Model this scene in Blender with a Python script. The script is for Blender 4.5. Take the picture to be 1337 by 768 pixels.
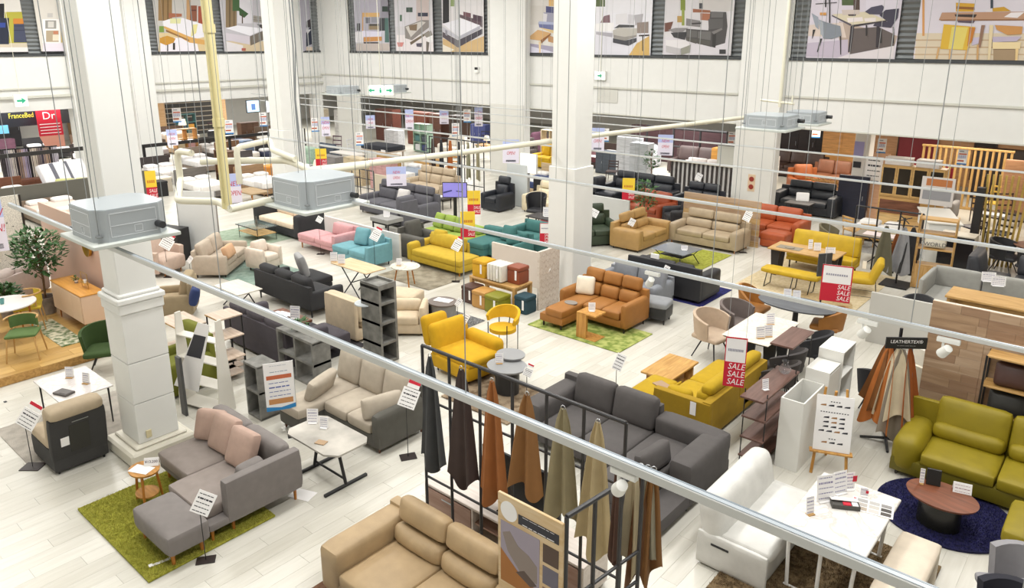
import bpy, bmesh, math, random
from mathutils import Vector, Matrix
random.seed(7)
SC = bpy.context.scene
COL = SC.collection
for o in list(bpy.data.objects): bpy.data.objects.remove(o)

# ------------------------------------------------------------------ camera
W_, H_ = 1337, 768
FL, CX, CY, CH = 974.0, 668.5, 317.0, 5.5
PITCH = math.atan((CY - 52) / FL); YAW = math.radians(40.9)
cd = bpy.data.cameras.new('camera'); cam = bpy.data.objects.new('camera', cd); COL.objects.link(cam)
cam.location = (0, 0, CH); cam.rotation_euler = (math.pi/2 - PITCH, 0, YAW)
cd.sensor_width = 36; cd.lens = FL / W_ * 36; cd.shift_y = -(H_/2 - CY) / W_; cd.clip_end = 200
SC.camera = cam
# ------------------------------------------------------------------ world, exposure
wd = bpy.data.worlds.new('world'); SC.world = wd; wd.use_nodes = True
wd.node_tree.nodes['Background'].inputs[0].default_value = (1, 1, 1, 1)
wd.node_tree.nodes['Background'].inputs[1].default_value = 0.25
SC.view_settings.view_transform = 'Standard'; SC.view_settings.look = 'None'
SC.view_settings.gamma = 1; SC.view_settings.use_curve_mapping = False
SC.view_settings.exposure = -1.03
SC.cycles.use_denoising = True
SC.cycles.max_bounces = 6; SC.cycles.diffuse_bounces = 3; SC.cycles.glossy_bounces = 3
SC.cycles.sample_clamp_indirect = 6
# ------------------------------------------------------------------ ceiling lamps (rows of panels in the hall, low panels in the rear rooms)
LAMPS = []
def lamp(x, y, z, sx, sy, power, color=(1, .985, .96)):
    LAMPS.append((x, y, z, sx, sy, power, color))
for lx in (-29, -22, -15, -8, -1):
    for ly in (3, 8, 13, 18.5):
        lamp(lx, ly, 8.5, 1.2, 3.6, 520)
for lx in (-30, -23, -16): lamp(lx, 28, 2.82, 4, 5, 900)
for lx in (-9, -4.5): lamp(lx, 27.5, 2.82, 3, 4, 420, (1, .9, .78))
lamp(1, 27.5, 2.82, 3, 4, 420, (1, .88, .75))
for ly in (5, 11, 17): lamp(-38.5, ly, 2.82, 5, 4, 900)
lamp(-40, 25, 2.82, 5, 5, 900)

# ------------------------------------------------------------------ picture-to-place helpers
_p = PITCH
FW = Vector((-math.sin(YAW)*math.cos(_p), math.cos(YAW)*math.cos(_p), -math.sin(_p)))
RT = Vector((math.cos(YAW), math.sin(YAW), 0)); UP = RT.cross(FW)
def ray(px, py): return FW + RT*((px-CX)/FL) - UP*((py-CY)/FL)
def F(px, py, z=0):                     # the point at height z that the photograph shows at a pixel
    d = ray(px, py); t = (z-CH)/d.z
    return d.x*t, d.y*t
def onY(px, py, Y):                     # the point on an upright plane y = Y
    d = ray(px, py); t = Y/d.y
    return d.x*t, Y, CH+d.z*t
def onX(px, py, X):
    d = ray(px, py); t = X/d.x
    return X, d.y*t, CH+d.z*t
R = math.radians

# ------------------------------------------------------------------ materials
def lin(h):
    h = h.lstrip('#'); c = [int(h[i:i+2], 16)/255 for i in (0, 2, 4)]
    return [((v+.055)/1.055)**2.4 if v > .04045 else v/12.92 for v in c] + [1]
MC = {}
def mat(kind, hexc, hex2=None, rough=None, scale=None, metal=0):
    key = (kind, hexc, hex2, rough, scale, metal)
    if key in MC: return MC[key]
    m = bpy.data.materials.new(kind + '_' + hexc.lstrip('#')); MC[key] = m; m.use_nodes = True
    nt = m.node_tree; N = nt.nodes; L = nt.links; b = N['Principled BSDF']
    base = lin(hexc); b.inputs['Base Color'].default_value = base; m.diffuse_color = base
    def tex(kind2, sc, coord='Object', stretch=None):
        tc = N.new('ShaderNodeTexCoord'); mp = N.new('ShaderNodeMapping')
        if stretch: mp.inputs['Scale'].default_value = stretch
        L.new(tc.outputs[coord], mp.inputs[0]); t = N.new(kind2); L.new(mp.outputs[0], t.inputs['Vector'])
        t.inputs['Scale'].default_value = sc; return t
    def ramp(fac, c1, c2, lo=.3, hi=.7):
        r = N.new('ShaderNodeValToRGB'); r.color_ramp.elements[0].color = c1; r.color_ramp.elements[1].color = c2
        r.color_ramp.elements[0].position = lo; r.color_ramp.elements[1].position = hi; L.new(fac, r.inputs[0]); return r
    def bump(fac, s, d=.01):
        bn = N.new('ShaderNodeBump'); bn.inputs['Strength'].default_value = s; bn.inputs['Distance'].default_value = d
        L.new(fac, bn.inputs['Height']); L.new(bn.outputs[0], b.inputs['Normal'])
    def dim(c, k): return [min(1, v*k) for v in c[:3]] + [1]
    if kind == 'fabric':
        n = tex('ShaderNodeTexNoise', scale or 9); n.inputs['Detail'].default_value = 3
        L.new(ramp(n.outputs['Fac'], dim(base, .93), dim(base, 1.05)).outputs[0], b.inputs['Base Color'])
        n2 = tex('ShaderNodeTexNoise', 180); bump(n2.outputs['Fac'], .25, .004); b.inputs['Roughness'].default_value = rough or .9
    elif kind == 'leather':
        n = tex('ShaderNodeTexNoise', scale or 5); n.inputs['Detail'].default_value = 4
        L.new(ramp(n.outputs['Fac'], dim(base, .9), dim(base, 1.08)).outputs[0], b.inputs['Base Color'])
        n2 = tex('ShaderNodeTexVoronoi', 90); bump(n2.outputs['Distance'], .12, .004); b.inputs['Roughness'].default_value = rough or .5
    elif kind in ('wood', 'woody', 'woodz'):
        st = {'wood': (1, 9, 9), 'woody': (9, 1, 9), 'woodz': (9, 9, 1)}[kind]
        n = tex('ShaderNodeTexNoise', scale or 2.2, 'Object', st); n.inputs['Detail'].default_value = 6; n.inputs['Distortion'].default_value = .6
        c2 = lin(hex2) if hex2 else dim(base, .72)
        L.new(ramp(n.outputs['Fac'], c2, base, .32, .62).outputs[0], b.inputs['Base Color'])
        bump(n.outputs['Fac'], .08, .004); b.inputs['Roughness'].default_value = rough or .45
    elif kind == 'rug':
        n = tex('ShaderNodeTexNoise', scale or 14); n.inputs['Detail'].default_value = 5
        c2 = lin(hex2) if hex2 else dim(base, .65)
        L.new(ramp(n.outputs['Fac'], c2, base, .38, .6).outputs[0], b.inputs['Base Color'])
        n2 = tex('ShaderNodeTexNoise', 120); bump(n2.outputs['Fac'], .8, .02); b.inputs['Roughness'].default_value = 1
    elif kind == 'marble':
        n = tex('ShaderNodeTexNoise', scale or 3); n.inputs['Detail'].default_value = 8; n.inputs['Distortion'].default_value = 1.6
        c2 = lin(hex2) if hex2 else dim(base, .8)
        r = ramp(n.outputs['Fac'], base, base, .3, .7); e = r.color_ramp.elements.new(.5); e.color = c2
        for q in (.46, .54): r.color_ramp.elements.new(q).color = base
        L.new(r.outputs[0], b.inputs['Base Color']); b.inputs['Roughness'].default_value = rough or .25
    elif kind == 'concrete':
        n = tex('ShaderNodeTexNoise', scale or 6); n.inputs['Detail'].default_value = 8
        L.new(ramp(n.outputs['Fac'], dim(base, .6), dim(base, 1.25)).outputs[0], b.inputs['Base Color']); b.inputs['Roughness'].default_value = .8
    elif kind == 'metal':
        b.inputs['Metallic'].default_value = 1; b.inputs['Roughness'].default_value = rough or .35
    elif kind == 'emit':
        b.inputs['Emission Color'].default_value = base; b.inputs['Emission Strength'].default_value = rough or 1
    elif kind == 'glass':
        b.inputs['Transmission Weight'].default_value = .9; b.inputs['Roughness'].default_value = rough or .05; b.inputs['IOR'].default_value = 1.1
        b.inputs['Alpha'].default_value = scale or .35
    elif kind == 'leaf':
        n = tex('ShaderNodeTexNoise', 5); L.new(ramp(n.outputs['Fac'], dim(base, .55), dim(base, 1.2)).outputs[0], b.inputs['Base Color']); b.inputs['Roughness'].default_value = .5
    elif kind == 'slats':                   # flat print of upright stripes
        n = tex('ShaderNodeTexWave', scale or 8); L.new(ramp(n.outputs['Fac'], lin(hex2 or '#000000'), base, .45, .55).outputs[0], b.inputs['Base Color'])
    else:                                   # paint / plastic / paper
        n = tex('ShaderNodeTexNoise', 4); L.new(ramp(n.outputs['Fac'], dim(base, .985), dim(base, 1.01)).outputs[0], b.inputs['Base Color'])
        b.inputs['Roughness'].default_value = rough or (.5 if kind == 'paint' else .7)
    return m
WHITE = mat('paint', '#e9e9e4'); BLACK = mat('paint', '#1b1b1d'); STEEL = mat('metal', '#b9bcc0'); CHROME = mat('metal', '#d5d7da', rough=.2)
OAK = mat('wood', '#c7a067', '#ad8347'); OAKZ = mat('woodz', '#c7a067', '#ad8347'); WALNUT = mat('wood', '#7a4d38', '#54321f')
PAPER = mat('paper', '#f3f1f0'); INK = mat('paper', '#33333a'); RED = mat('paper', '#c81e36'); YEL = mat('paper', '#f2cf3d')
DARKLEG = mat('paint', '#2a2420'); OAKLEG = mat('woodz', '#b9792f', '#94591c')

# ------------------------------------------------------------------ mesh helpers
class MB:
    def __init__(s): s.v = []; s.f = []; s.m = Matrix.Identity(4); s.mi = 0; s.fm = []
    def add(s, vs, fs):
        o = len(s.v)
        for q in vs: s.v.append(tuple(s.m @ Vector(q)))
        for q in fs: s.f.append([i+o for i in q]); s.fm.append(s.mi)
    def box(s, x0, x1, y0, y1, z0, z1, c=.008):
        c = min(c, .45*min(x1-x0, y1-y0, z1-z0))
        if c <= 0:
            s.add([(x0,y0,z0),(x1,y0,z0),(x1,y1,z0),(x0,y1,z0),(x0,y0,z1),(x1,y0,z1),(x1,y1,z1),(x0,y1,z1)],
                  [(0,3,2,1),(4,5,6,7),(0,1,5,4),(1,2,6,5),(2,3,7,6),(3,0,4,7)]); return
        X = (x0, x1); Y = (y0, y1); Z = (z0, z1); vs = []; ix = {}
        for i in (0, 1):
            for j in (0, 1):
                for k in (0, 1):
                    sx, sy, sz = (c if i == 0 else -c), (c if j == 0 else -c), (c if k == 0 else -c)
                    for a, pnt in enumerate(((X[i], Y[j]+sy, Z[k]+sz), (X[i]+sx, Y[j], Z[k]+sz), (X[i]+sx, Y[j]+sy, Z[k]))):
                        ix[i, j, k, a] = len(vs); vs.append(pnt)
        fs = []; B = ((0, 0), (0, 1), (1, 1), (1, 0))
        for e in (0, 1):
            fs.append([ix[e, j, k, 0] for j, k in B]); fs.append([ix[i, e, k, 1] for i, k in B]); fs.append([ix[i, j, e, 2] for i, j in B])
        for a in (0, 1):
            for b in (0, 1):
                fs.append([ix[a, b, 0, 0], ix[a, b, 1, 0], ix[a, b, 1, 1], ix[a, b, 0, 1]])
                fs.append([ix[a, 0, b, 0], ix[a, 1, b, 0], ix[a, 1, b, 2], ix[a, 0, b, 2]])
                fs.append([ix[0, a, b, 1], ix[1, a, b, 1], ix[1, a, b, 2], ix[0, a, b, 2]])
                for d in (0, 1): fs.append([ix[a, b, d, 0], ix[a, b, d, 1], ix[a, b, d, 2]])
        s.add(vs, fs)
    def soft(s, x0, x1, y0, y1, z0, z1, r=.06, puff=.03, n=6):
        c = Vector(((x0+x1)/2, (y0+y1)/2, (z0+z1)/2)); h = Vector(((x1-x0)/2, (y1-y0)/2, (z1-z0)/2)); r = min(r, min(h)*.98)
        thin = min(range(3), key=lambda i: h[i]); vs = []; fs = []; ix = {}
        ts = [-1 + 2*i/n for i in range(n+1)]; ts = [math.copysign(abs(t)**.7, t) for t in ts]
        def vid(i, j, k):
            if (i, j, k) in ix: return ix[i, j, k]
            p = Vector((ts[i]*h.x, ts[j]*h.y, ts[k]*h.z)); q = Vector([max(-(h[a]-r), min(h[a]-r, p[a])) for a in range(3)])
            d = p-q
            if d.length > 1e-9: p = q + d.normalized()*r
            u = [p[a]/h[a] for a in range(3) if a != thin]; k2 = 1 + puff/h[thin]*max(0, 1-u[0]**2)*max(0, 1-u[1]**2)
            p[thin] *= k2; ix[i, j, k] = len(vs); vs.append(c+p); return ix[i, j, k]
        for a in range(n):
            for b in range(n):
                for e in (0, n):
                    fs.append([vid(e, a, b), vid(e, a+1, b), vid(e, a+1, b+1), vid(e, a, b+1)])
                    fs.append([vid(a, e, b), vid(a+1, e, b), vid(a+1, e, b+1), vid(a, e, b+1)])
                    fs.append([vid(a, b, e), vid(a+1, b, e), vid(a+1, b+1, e), vid(a, b+1, e)])
        s.add(vs, fs)
    def ell(s, x, y, z0, z1, rx, ry=None, n=32, t=1.0):
        ry = ry or rx; vs = []
        for z, k in ((z0, t), (z1, 1)):
            for i in range(n):
                a = 2*math.pi*i/n; vs.append((x+rx*k*math.cos(a), y+ry*k*math.sin(a), z))
        s.add(vs, [list(range(n))[::-1], list(range(n, 2*n))] + [[i, (i+1) % n, n+(i+1) % n, n+i] for i in range(n)])
    def rod(s, p0, p1, r, r2=None, n=8):
        p0, p1 = Vector(p0), Vector(p1); d = (p1-p0).normalized(); a = d.orthogonal().normalized(); b = d.cross(a); r2 = r if r2 is None else r2
        vs = [p + (a*math.cos(2*math.pi*i/n)+b*math.sin(2*math.pi*i/n))*q for p, q in ((p0, r), (p1, r2)) for i in range(n)]
        s.add(vs, [list(range(n))[::-1], list(range(n, 2*n))] + [[i, (i+1) % n, n+(i+1) % n, n+i] for i in range(n)])
    def tube(s, pts, r, n=8, closed=False):
        P = [Vector(p) for p in pts]; rings = []; m = len(P); vs = []; prev = None
        for i, p in enumerate(P):
            d = (P[(i+1) % m] - P[i-1]) if closed else (P[min(i+1, m-1)] - P[max(i-1, 0)])
            d.normalize(); a = (prev - d*prev.dot(d)) if prev is not None else d.orthogonal()
            if a.length < 1e-5: a = d.orthogonal()
            a.normalize(); prev = a; b = d.cross(a)
            vs += [p + (a*math.cos(2*math.pi*k/n)+b*math.sin(2*math.pi*k/n))*r for k in range(n)]
        fs = []
        for i in range(m if closed else m-1):
            j = (i+1) % m
            fs += [[i*n+k, i*n+(k+1) % n, j*n+(k+1) % n, j*n+k] for k in range(n)]
        if not closed: fs += [list(range(n))[::-1], list(range((m-1)*n, m*n))]
        s.add(vs, fs)
    def prism(s, poly, a0, a1, axis='z'):
        n = len(poly); f = {'z': lambda u, v, w: (u, v, w), 'y': lambda u, v, w: (u, w, v), 'x': lambda u, v, w: (w, u, v)}[axis]
        s.add([f(u, v, w) for w in (a0, a1) for u, v in poly], [list(range(n))[::-1], list(range(n, 2*n))] + [[i, (i+1) % n, n+(i+1) % n, n+i] for i in range(n)])
    def lathe(s, prof, x=0, y=0, n=24):
        m = len(prof); vs = [(x+r*math.cos(2*math.pi*i/n), y+r*math.sin(2*math.pi*i/n), z) for r, z in prof for i in range(n)]
        fs = [[j*n+i, j*n+(i+1) % n, (j+1)*n+(i+1) % n, (j+1)*n+i] for j in range(m-1) for i in range(n)]
        s.add(vs, fs + [list(range(n))[::-1], list(range((m-1)*n, m*n))])
    def sheet(s, grid, th=.004):            # a thin shell over a grid of points
        a = len(grid); b = len(grid[0]); vs = []; G = [[Vector(p) for p in r] for r in grid]
        def nrm(i, j):
            u = G[min(i+1, a-1)][j]-G[max(i-1, 0)][j]; v = G[i][min(j+1, b-1)]-G[i][max(j-1, 0)]; w = u.cross(v)
            return w.normalized() if w.length > 1e-9 else Vector((0, 0, 1))
        vs = [G[i][j] + nrm(i, j)*e for e in (th/2, -th/2) for i in range(a) for j in range(b)]; o = a*b; fs = []
        for i in range(a-1):
            for j in range(b-1):
                q = [i*b+j, i*b+j+1, (i+1)*b+j+1, (i+1)*b+j]; fs += [q, [k+o for k in q][::-1]]
        rim = [j for j in range(b)] + [i*b+b-1 for i in range(1, a)] + [(a-1)*b+j for j in range(b-2, -1, -1)] + [i*b for i in range(a-2, 0, -1)]
        for i in range(len(rim)): p, q = rim[i], rim[(i+1) % len(rim)]; fs.append([p, q, q+o, p+o])
        s.add(vs, fs)
    def quad(s, *p): s.add(p, [list(range(len(p)))])
def mesh(name, mb, mats, smooth=False):
    me = bpy.data.meshes.new(name); me.from_pydata([tuple(v) for v in mb.v], [], mb.f)
    for m in (mats if isinstance(mats, (list, tuple)) else [mats]): me.materials.append(m)
    if any(mb.fm): me.polygons.foreach_set('material_index', mb.fm)
    bm = bmesh.new(); bm.from_mesh(me); bmesh.ops.recalc_face_normals(bm, faces=bm.faces)
    if smooth:
        for f in bm.faces: f.smooth = True
        for e in bm.edges:
            if len(e.link_faces) == 2 and e.calc_face_angle(0) > .75: e.smooth = False
    bm.to_mesh(me); bm.free(); return me
SM = {'soft', 'ell', 'rod', 'tube', 'lathe', 'sheet'}
def make(prims):
    mb = MB(); sm = False
    for q in prims:
        if q[0] == 'rot': mb.m = q[1]; q = q[2]
        else: mb.m = Matrix.Identity(4)
        if q[0] in SM: sm = True
        kw = q[-1] if isinstance(q[-1], dict) else {}
        getattr(mb, q[0])(*(q[1:-1] if kw else q[1:]), **kw)
    return mb, sm
def obj(name, me, parent=None, loc=(0, 0, 0), rot=0):
    o = bpy.data.objects.new(name, me); COL.objects.link(o); o.location = loc; o.rotation_euler = (0, 0, rot)
    if parent: o.parent = parent
    return o
def part(parent, name, material, *prims, label=None):
    mb, sm = make(prims); o = obj(name, mesh(name, mb, material, sm), parent)
    if label: o['label'] = label
    return o
def thing(name, label, cat, x=0, y=0, z=0, rot=0, group=None):
    o = bpy.data.objects.new(name, None); COL.objects.link(o); o.empty_display_size = .1
    o.location = (x, y, z); o.rotation_euler = (0, 0, R(rot)); o['label'] = label; o['category'] = cat
    if group: o['group'] = group
    return o
def solo(name, label, cat, material, *prims, x=0, y=0, z=0, rot=0, group=None):
    mb, sm = make(prims); o = obj(name, mesh(name, mb, material, sm), None, (x, y, z), R(rot)); o['label'] = label; o['category'] = cat
    if group: o['group'] = group
    return o
def struct(name, material, *prims, parent=None, smooth=False):
    mb, sm = make(prims); o = obj(name, mesh(name, mb, material, sm or smooth), parent)
    if not parent: o['kind'] = 'structure'
    return o
def text(parent, s, size, material, loc, rot=(math.pi/2, 0, 0), name='lettering', align='CENTER', ext=.002, sx=1, shear=0):
    c = bpy.data.curves.new(name, 'FONT'); c.body = s; c.size = size; c.align_x = align; c.align_y = 'CENTER'; c.extrude = ext; c.resolution_u = 3; c.shear = shear
    tmp = bpy.data.objects.new('tmp_text', c); me = bpy.data.meshes.new_from_object(tmp); bpy.data.objects.remove(tmp); bpy.data.curves.remove(c)
    me.name = name; me.materials.clear(); me.materials.append(material); o = bpy.data.objects.new(name, me); COL.objects.link(o)
    o.location = loc; o.rotation_euler = rot; o.parent = parent; o.scale = (sx, 1, 1); return o
def copy_tree(o, parent=None):
    c = o.copy(); COL.objects.link(c); c.parent = parent
    for ch in [q for q in bpy.data.objects if q.parent == o]: copy_tree(ch, c)
    return c
def tilt(ax, deg, at):
    T = Matrix.Translation(at); return T @ Matrix.Rotation(R(deg), 4, ax) @ T.inverted()
def rots(m, q): return ('rot', m, q)

# ================================================================== STRUCTURE
YW, XW = 23.2, -33.0        # rear wall and left wall of the hall
PW_, PL_ = .2, 1.2
def plank_mat(name, c1, c2, w, l, rough):
    m = bpy.data.materials.new(name); m.use_nodes = True; N = m.node_tree.nodes; L = m.node_tree.links; b = N['Principled BSDF']
    g = N.new('ShaderNodeNewGeometry'); sp = N.new('ShaderNodeSeparateXYZ'); L.new(g.outputs['Position'], sp.inputs[0])
    def M(op, a, v=None, c=None):
        n = N.new('ShaderNodeMath'); n.operation = op
        for i, q in enumerate((a, v, c)):
            if q is None: continue
            if isinstance(q, (int, float)): n.inputs[i].default_value = q
            else: L.new(q, n.inputs[i])
        return n.outputs[0]
    row = M('FLOOR', M('DIVIDE', sp.outputs[0], w)); off = M('MULTIPLY', M('FRACT', M('MULTIPLY', row, .37)), l)
    cell = M('FLOOR', M('DIVIDE', M('SUBTRACT', sp.outputs[1], off), l))
    cb = N.new('ShaderNodeCombineXYZ'); L.new(row, cb.inputs[0]); L.new(cell, cb.inputs[1])
    wn = N.new('ShaderNodeTexWhiteNoise'); L.new(cb.outputs[0], wn.inputs['Vector'])
    mp = N.new('ShaderNodeMapping'); mp.inputs['Scale'].default_value = (14, 1.1, 1); L.new(g.outputs['Position'], mp.inputs[0])
    va = N.new('ShaderNodeVectorMath'); L.new(mp.outputs[0], va.inputs[0]); L.new(wn.outputs['Color'], va.inputs[1])
    ns = N.new('ShaderNodeTexNoise'); ns.inputs['Scale'].default_value = 1.6; ns.inputs['Detail'].default_value = 6; L.new(va.outputs[0], ns.inputs['Vector'])
    f = M('ADD', M('MULTIPLY', wn.outputs['Value'], .45), M('MULTIPLY', ns.outputs['Fac'], .7))
    r = N.new('ShaderNodeValToRGB'); r.color_ramp.elements[0].color = lin(c1); r.color_ramp.elements[1].color = lin(c2)
    r.color_ramp.elements[0].position = .2; r.color_ramp.elements[1].position = .8; L.new(f, r.inputs[0]); L.new(r.outputs[0], b.inputs['Base Color'])
    b.inputs['Roughness'].default_value = rough; return m
FLOORM = plank_mat('washed_oak_vinyl', '#c0bcb0', '#d3d0c6', PW_, PL_, .25)
floor = struct('floor', mat('paint', '#b4b1a6', rough=.5), ('box', -47, 9, -2, 40, -.12, -.004, 0))
def proj(x, y, z):
    v = Vector((x, y, z-CH)); d = v.dot(FW)
    return (CX+FL*v.dot(RT)/d, CY-FL*v.dot(UP)/d, d) if d > .1 else (-9999, 0, .1)
pl = []
for row in range(int(-34/PW_), int(4/PW_)):
    off = ((row*.37) % 1)*PL_
    for k in range(-1, int(24/PL_)+1):
        x0 = row*PW_; y0 = k*PL_+off; pl.append((x0, y0))
def seen(q):
    a = proj(q[0]+.1, q[1]+.6, 0); return a[2] if (-20 < a[0] < 1357 and 100 < a[1] < 790) else 1e6+a[2]
pl.sort(key=seen)
mbp = MB(); mbp.box(.001, PW_-.001, .001, PL_-.001, -.006, 0, .0008); plank_me = mesh('plank', mbp, FLOORM)
for x0, y0 in pl[:300]: obj('plank', plank_me, floor, (x0, y0, 0))
mbr = MB()
for x0, y0 in pl[300:]:
    mbr.box(x0+.001, x0+PW_-.001, y0+.001, y0+PL_-.001, -.006, 0, 0)
o = obj('plank_field', mesh('plank_field', mbr, FLOORM), floor); o['kind'] = 'stuff'
struct('ceiling', WHITE, ('box', -34, 9, -2, 24, 8.9, 9.1, 0))
struct('ceiling_rear', WHITE, ('box', -47, 9, YW+.3, 40, 3.0, 3.1, 0))
struct('ceiling_side', WHITE, ('box', -47, XW-.3, -2, YW+.3, 3.0, 3.1, 0))
for i, (x, y, z, sx, sy, pw, colr) in enumerate(LAMPS):
    ld = bpy.data.lights.new('panel_light', 'AREA'); ld.shape = 'RECTANGLE'; ld.size = sx; ld.size_y = sy; ld.energy = pw; ld.color = colr
    lo = bpy.data.objects.new('panel_light', ld); COL.objects.link(lo); lo.location = (x, y, z-.03)
    tz = 8.9 if z > 5 else 3.0
    fx = struct('ceiling_fixture', WHITE, ('box', x-sx/2-.08, x+sx/2+.08, y-sy/2-.08, y+sy/2+.08, z, z+.1, .01), ('rod', (x, y, z+.1), (x, y, tz), .02))
# walls
WALLM = mat('paint', '#e2e2de', rough=.75); WALL2 = mat('paint', '#d8d7d0', rough=.75); TRIM = mat('paint', '#c9c8be')
LZ, BZ, SZ, WT = 2.85, 3.78, 4.93, 7.6      # lintel, belt, sill, window head
def hx(px): return onY(px, 75, YW)[0]
def hy(px): return onX(px, 69, XW)[1]
wins = [(hx(458), hx(638)), (hx(683), hx(970)), (hx(1032), hx(1370))]
xs = [XW-.3]; 
for a, b in wins: xs += [a, b]
xs += [8.0]
struct('wall_rear', WALLM, ('box', XW-.3, 8.2, YW, YW+.3, LZ, SZ, 0), ('box', XW-.3, 8.2, YW, YW+.3, WT, 9, 0),
       *[('box', xs[i], xs[i+1], YW, YW+.3, SZ, WT, 0) for i in range(0, len(xs), 2)])
struct('trim_1', TRIM, ('box', XW, 8, YW-.06, YW, BZ, BZ+.07, .01))
struct('trim_2', TRIM, ('box', XW, 8, YW-.04, YW, LZ, LZ+.05, .01))
winl = [(hy(-40), hy(87)), (hy(196), hy(366)), (hy(398), hy(434))]
ys = [-2]
for a, b in winl: ys += [a, b]
ys += [YW]
struct('wall_left', WALLM, ('box', XW-.3, XW, -2, YW, LZ, SZ, 0), ('box', XW-.3, XW, -2, YW, WT, 9, 0),
       *[('box', XW-.3, XW, ys[i], ys[i+1], SZ, WT, 0) for i in range(0, len(ys), 2) if ys[i+1] > ys[i]])
struct('trim_3', TRIM, ('box', XW, XW+.06, -2, YW, BZ-.12, BZ-.05, .01))
struct('trim_4', TRIM, ('box', XW, XW+.1, -2, YW, BZ-.45, BZ-.35, .01))
struct('wall_right', WALLM, ('box', 8.2, 8.4, -2, 40, -.1, 9, 0))
struct('wall_front', WALLM, ('box', -47, 8.4, -2.2, -2, 0, 9, 0))
struct('wall_far', mat('paint', '#c9c4ba'), ('box', -47, 8.4, 40, 40.2, 0, 3.1, 0))
struct('wall_outer', mat('paint', '#d0cdc6'), ('box', -47.2, -47, -2, 40, 0, 3.1, 0))
SHUT = mat('metal', '#8d9193', rough=.55); SHUTD = mat('paint', '#3c3f41')
def shutter(n, a, b, axis):
    st = thing('window_%d' % n, '', ''); del st['label'], st['category']; st['kind'] = 'structure'
    prof = []; z = SZ; k = 0
    while z < WT: prof.append((.02 if k % 2 else .07, z)); z += .075; k += 1
    G = [[((a, YW+p, z), (b, YW+p, z)) if axis == 'y' else ((XW-p, a, z), (XW-p, b, z))][0] for p, z in prof]
    part(st, 'louver_shutter', SHUT, ('sheet', G, .006))
    for m2 in bpy.data.meshes:
        if m2.name.startswith('louver_shutter'): [setattr(f, 'use_smooth', False) for f in m2.polygons]
    if axis == 'y': part(st, 'window_sill', SHUTD, ('box', a-.02, b+.02, YW-.05, YW+.1, SZ-.04, SZ+.05, .005))
    else: part(st, 'window_sill', SHUTD, ('box', XW-.1, XW+.05, a-.02, b+.02, SZ-.04, SZ+.05, .005))
    c = .025
    if axis == 'y': part(st, 'window_frame', WALL2, ('box', a-.1, a, YW-.05, YW+.1, SZ-.04, WT, .005), ('box', b, b+.1, YW-.05, YW+.1, SZ-.04, WT, .005))
for i, (a, b) in enumerate(wins): shutter(i+1, a, b, 'y')
for i, (a, b) in enumerate(winl): shutter(i+4, a, b, 'x')
# free-standing columns with plinth and panel joints
def column(n, x0, x1, y0, y1, plinth=True, cap=2.3, plain=False):
    st = thing('column_%d' % n, '', ''); del st['label'], st['category']; st['kind'] = 'structure'
    e = .07
    if plain:
        part(st, 'shaft', WALLM, ('box', x0+e, x1-e, y0+e, y1-e, cap, 8.9, .01)); part(st, 'lower_cladding', WALLM, ('box', x0+.03, x1-.03, y0+.03, y1-.03, .12, cap, .01)); part(st, 'skirting', WALL2, ('box', x0+.02, x1-.02, y0+.02, y1-.02, 0, .12, .006)); return st
    part(st, 'shaft', WALLM, ('box', x0+e, x1-e, y0+e, y1-e, cap, 8.9, .01))
    part(st, 'cap_moulding', WALLM, ('box', x0, x1, y0, y1, cap-.08, cap, .015), ('box', x0+.04, x1-.04, y0+.04, y1-.04, cap, cap+.05, .015), ('box', x0+.02, x1-.02, y0+.02, y1-.02, cap-.22, cap-.08, .015))
    zs = [.24, .82, 1.4, cap-.22]
    for i in range(3): part(st, 'cladding_panel', WALLM, ('box', x0+.04, x1-.04, y0+.04, y1-.04, zs[i]+.004, zs[i+1]-.004, .006))
    if plinth: part(st, 'plinth', mat('paint', '#d8d3c4'), ('box', x0-.12, x1+.12, y0-.14, y1+.12, 0, .2, .03), ('box', x0-.04, x1+.04, y0-.04, y1+.04, .2, .24, .015))
    return st
c1 = column(1, -10.24, -9.62, 3.46, 4.08)
part(c1, 'wall_socket', mat('paint', '#d5c9a4'), ('box', -9.66, -9.64, 3.6, 3.67, .3, .41, .004))
column(2, -9.8, -9.05, 12.45, 13.2, cap=2.9, plain=True)
column(3, -20.45, -19.65, 12.3, 13.1, cap=2.9, plain=True)
def pilaster(n, px0, px1, z1=8.9, Y=YW-.35):
    a = onY(px0, 150, Y)[0]; b = onY(px1, 150, Y)[0]
    st = thing('column_%d' % n, '', ''); del st['label'], st['category']; st['kind'] = 'structure'
    part(st, 'shaft', WALLM, ('box', a, b-.12, Y, YW-.001, 0, z1, .01)); part(st, 'cladding_panel', WALL2, ('box', a+.04, b-.16, Y-.03, Y, .1, 3.0, .008))
    part(st, 'skirting', WALL2, ('box', a-.02, b-.1, Y-.05, Y, 0, .1, .008))
pilaster(4, 640, 688, Y=YW-.35); pilaster(5, 962, 1022, Y=YW-.35)
pilaster(6, 441, 470, z1=3.2, Y=YW-.2)
struct('column_7', WALLM, ('box', XW-.6, XW-.02, onX(415, 100, XW)[1]-.2, YW, 0, 2.85, .01))
struct('column_8', WALLM, ('box', XW-.6, XW+.25, onX(168, 100, XW)[1], onX(198, 100, XW)[1], 0, 8.9, .01))
struct('column_9', WALLM, ('box', XW-.6, XW+.25, onX(86, 100, XW)[1]+.1, onX(120, 100, XW)[1], 0, 8.9, .01))
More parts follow.
